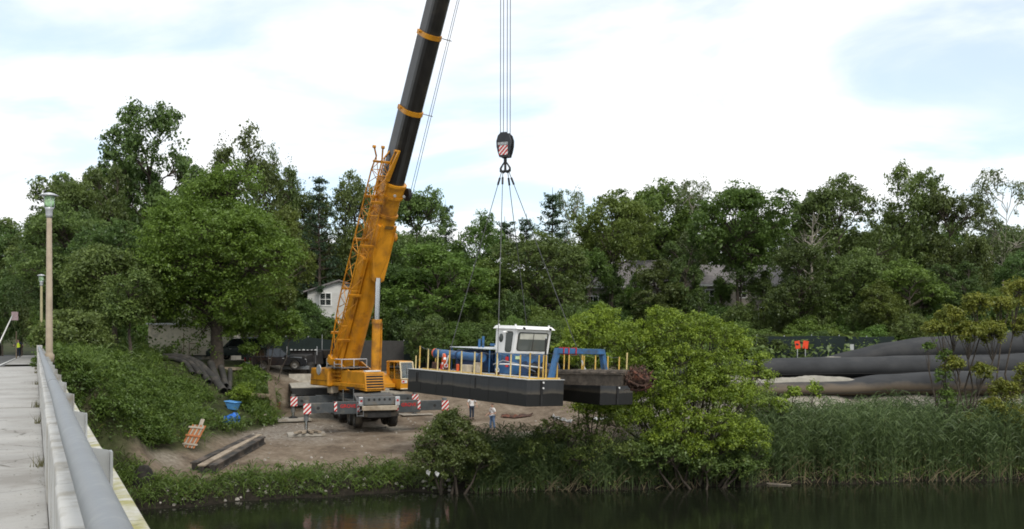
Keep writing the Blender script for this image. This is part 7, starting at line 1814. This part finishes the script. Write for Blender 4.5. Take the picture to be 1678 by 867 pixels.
reeds('reed_fringe', 'thin shaded reed fringe beneath the bank bushes', p, rg.uniform(1.0, 2.3, len(p)), rg, 5)
p = scatter(1800, -20, -4, 43, 53, lambda x, y: (shore(x, y) > .0) & (shore(x, y) < 2.6))
reeds('bank_grass', 'coarse grass along the low muddy bank', p, rg.uniform(.25, .75, len(p)), rg, 4, 'weed')
p = scatter(5200, -34, -15.5, 45, 74, slope_ok); p = p[~((np.abs(p[:, 0] - XA(380, 65.5)) < 1.2) & (np.abs(p[:, 1] - 64.5) < 3.2))][:3600]
p = p[~pipe_spot(p[:, 0], p[:, 1])]
reeds('slope_weeds', 'shaggy tall weeds and grasses standing out of the slope cover', p, rg.uniform(.5, 1.35, len(p)), rg, 5, 'weed')
# stones on the bank and litter in the yard (loose, uncounted)
b = MB()
for k in range(1100):
    x = rnd.uniform(-19, 6); y = rnd.uniform(46, 70); s = float(shore(x, y))
    if s < .1: continue
    if x < -16.5: continue
    if not (s < 2.2 or rnd.random() < .35): continue
    r_ = rnd.uniform(.03, .12) * (1.4 if s < 2 else 1); z = gz(x, y)
    vv = [Vector((rnd.uniform(.6, 1) * math.cos(a) * r_, rnd.uniform(.6, 1) * math.sin(a) * r_, 0)) for a in np.linspace(0, 6.28, 7)[:-1]]
    tt_ = [v_ * .55 + Vector((0, 0, r_ * rnd.uniform(.5, .9))) for v_ in vv]
    o0 = Vector((x, y, z - .02)); n = len(vv)
    b.add([v_ + o0 for v_ in vv + tt_], [tuple(range(n, 2 * n))] + [(i, (i + 1) % n, n + (i + 1) % n, n + i) for i in range(n)])
o = b.build('loose_stones', mat('bank_stone', (0.33, 0.30, 0.26), .9, var=.35, scale=1.5)); tag(o, 'loose stones scattered over the bank and dirt yard', 'stones', kind='stuff')

# dead, bent stalks at the reed foot and scum flecks on the water
rg = np.random.default_rng(97); b = MB()
for k in range(420):
    x = rg.uniform(XA(770, 50), XA(1740, 57)); y = float(np.interp(x, XR, YR)) + rg.uniform(-.3, 1.2); a = rg.uniform(0, 6.28); ln = rg.uniform(.5, 1.7); z0 = max(gz(x, y), WZ)
    e = Vector((math.cos(a) * ln * .7, math.sin(a) * ln * .5, ln * rg.uniform(.1, .9))); o0 = Vector((x, y, z0))
    b.path([o0, o0 + e * .55 + Vector((0, 0, .12)), o0 + e], [.013, .011, .006], 4, False)
o = b.build('dead_stalks', mat('dry_stalk', (0.24, 0.19, 0.11), .9, var=.35, scale=2)); tag(o, 'dry broken stalks tangled along the reed waterline', 'stalks', kind='stuff')
n = 900; x = rg.uniform(-20, 30, n); y = np.interp(x, XR, YR) - np.abs(rg.normal(size=n)) * 1.6 - .25; c = np.stack([x, y, np.full(n, WZ + .006)], 1)
v, f = leaf_geo(c, np.tile([[0, 0, 1.0]], (n, 1)), rg.uniform(.03, .14, n), rg); o = link('water_scum', np_mesh('water_scum', v, f, mat('floating_scum', (0.10, 0.10, 0.06), .8, var=.4), np.zeros(n))); tag(o, 'flecks of scum and leaves floating near the bank', 'scum', kind='stuff')
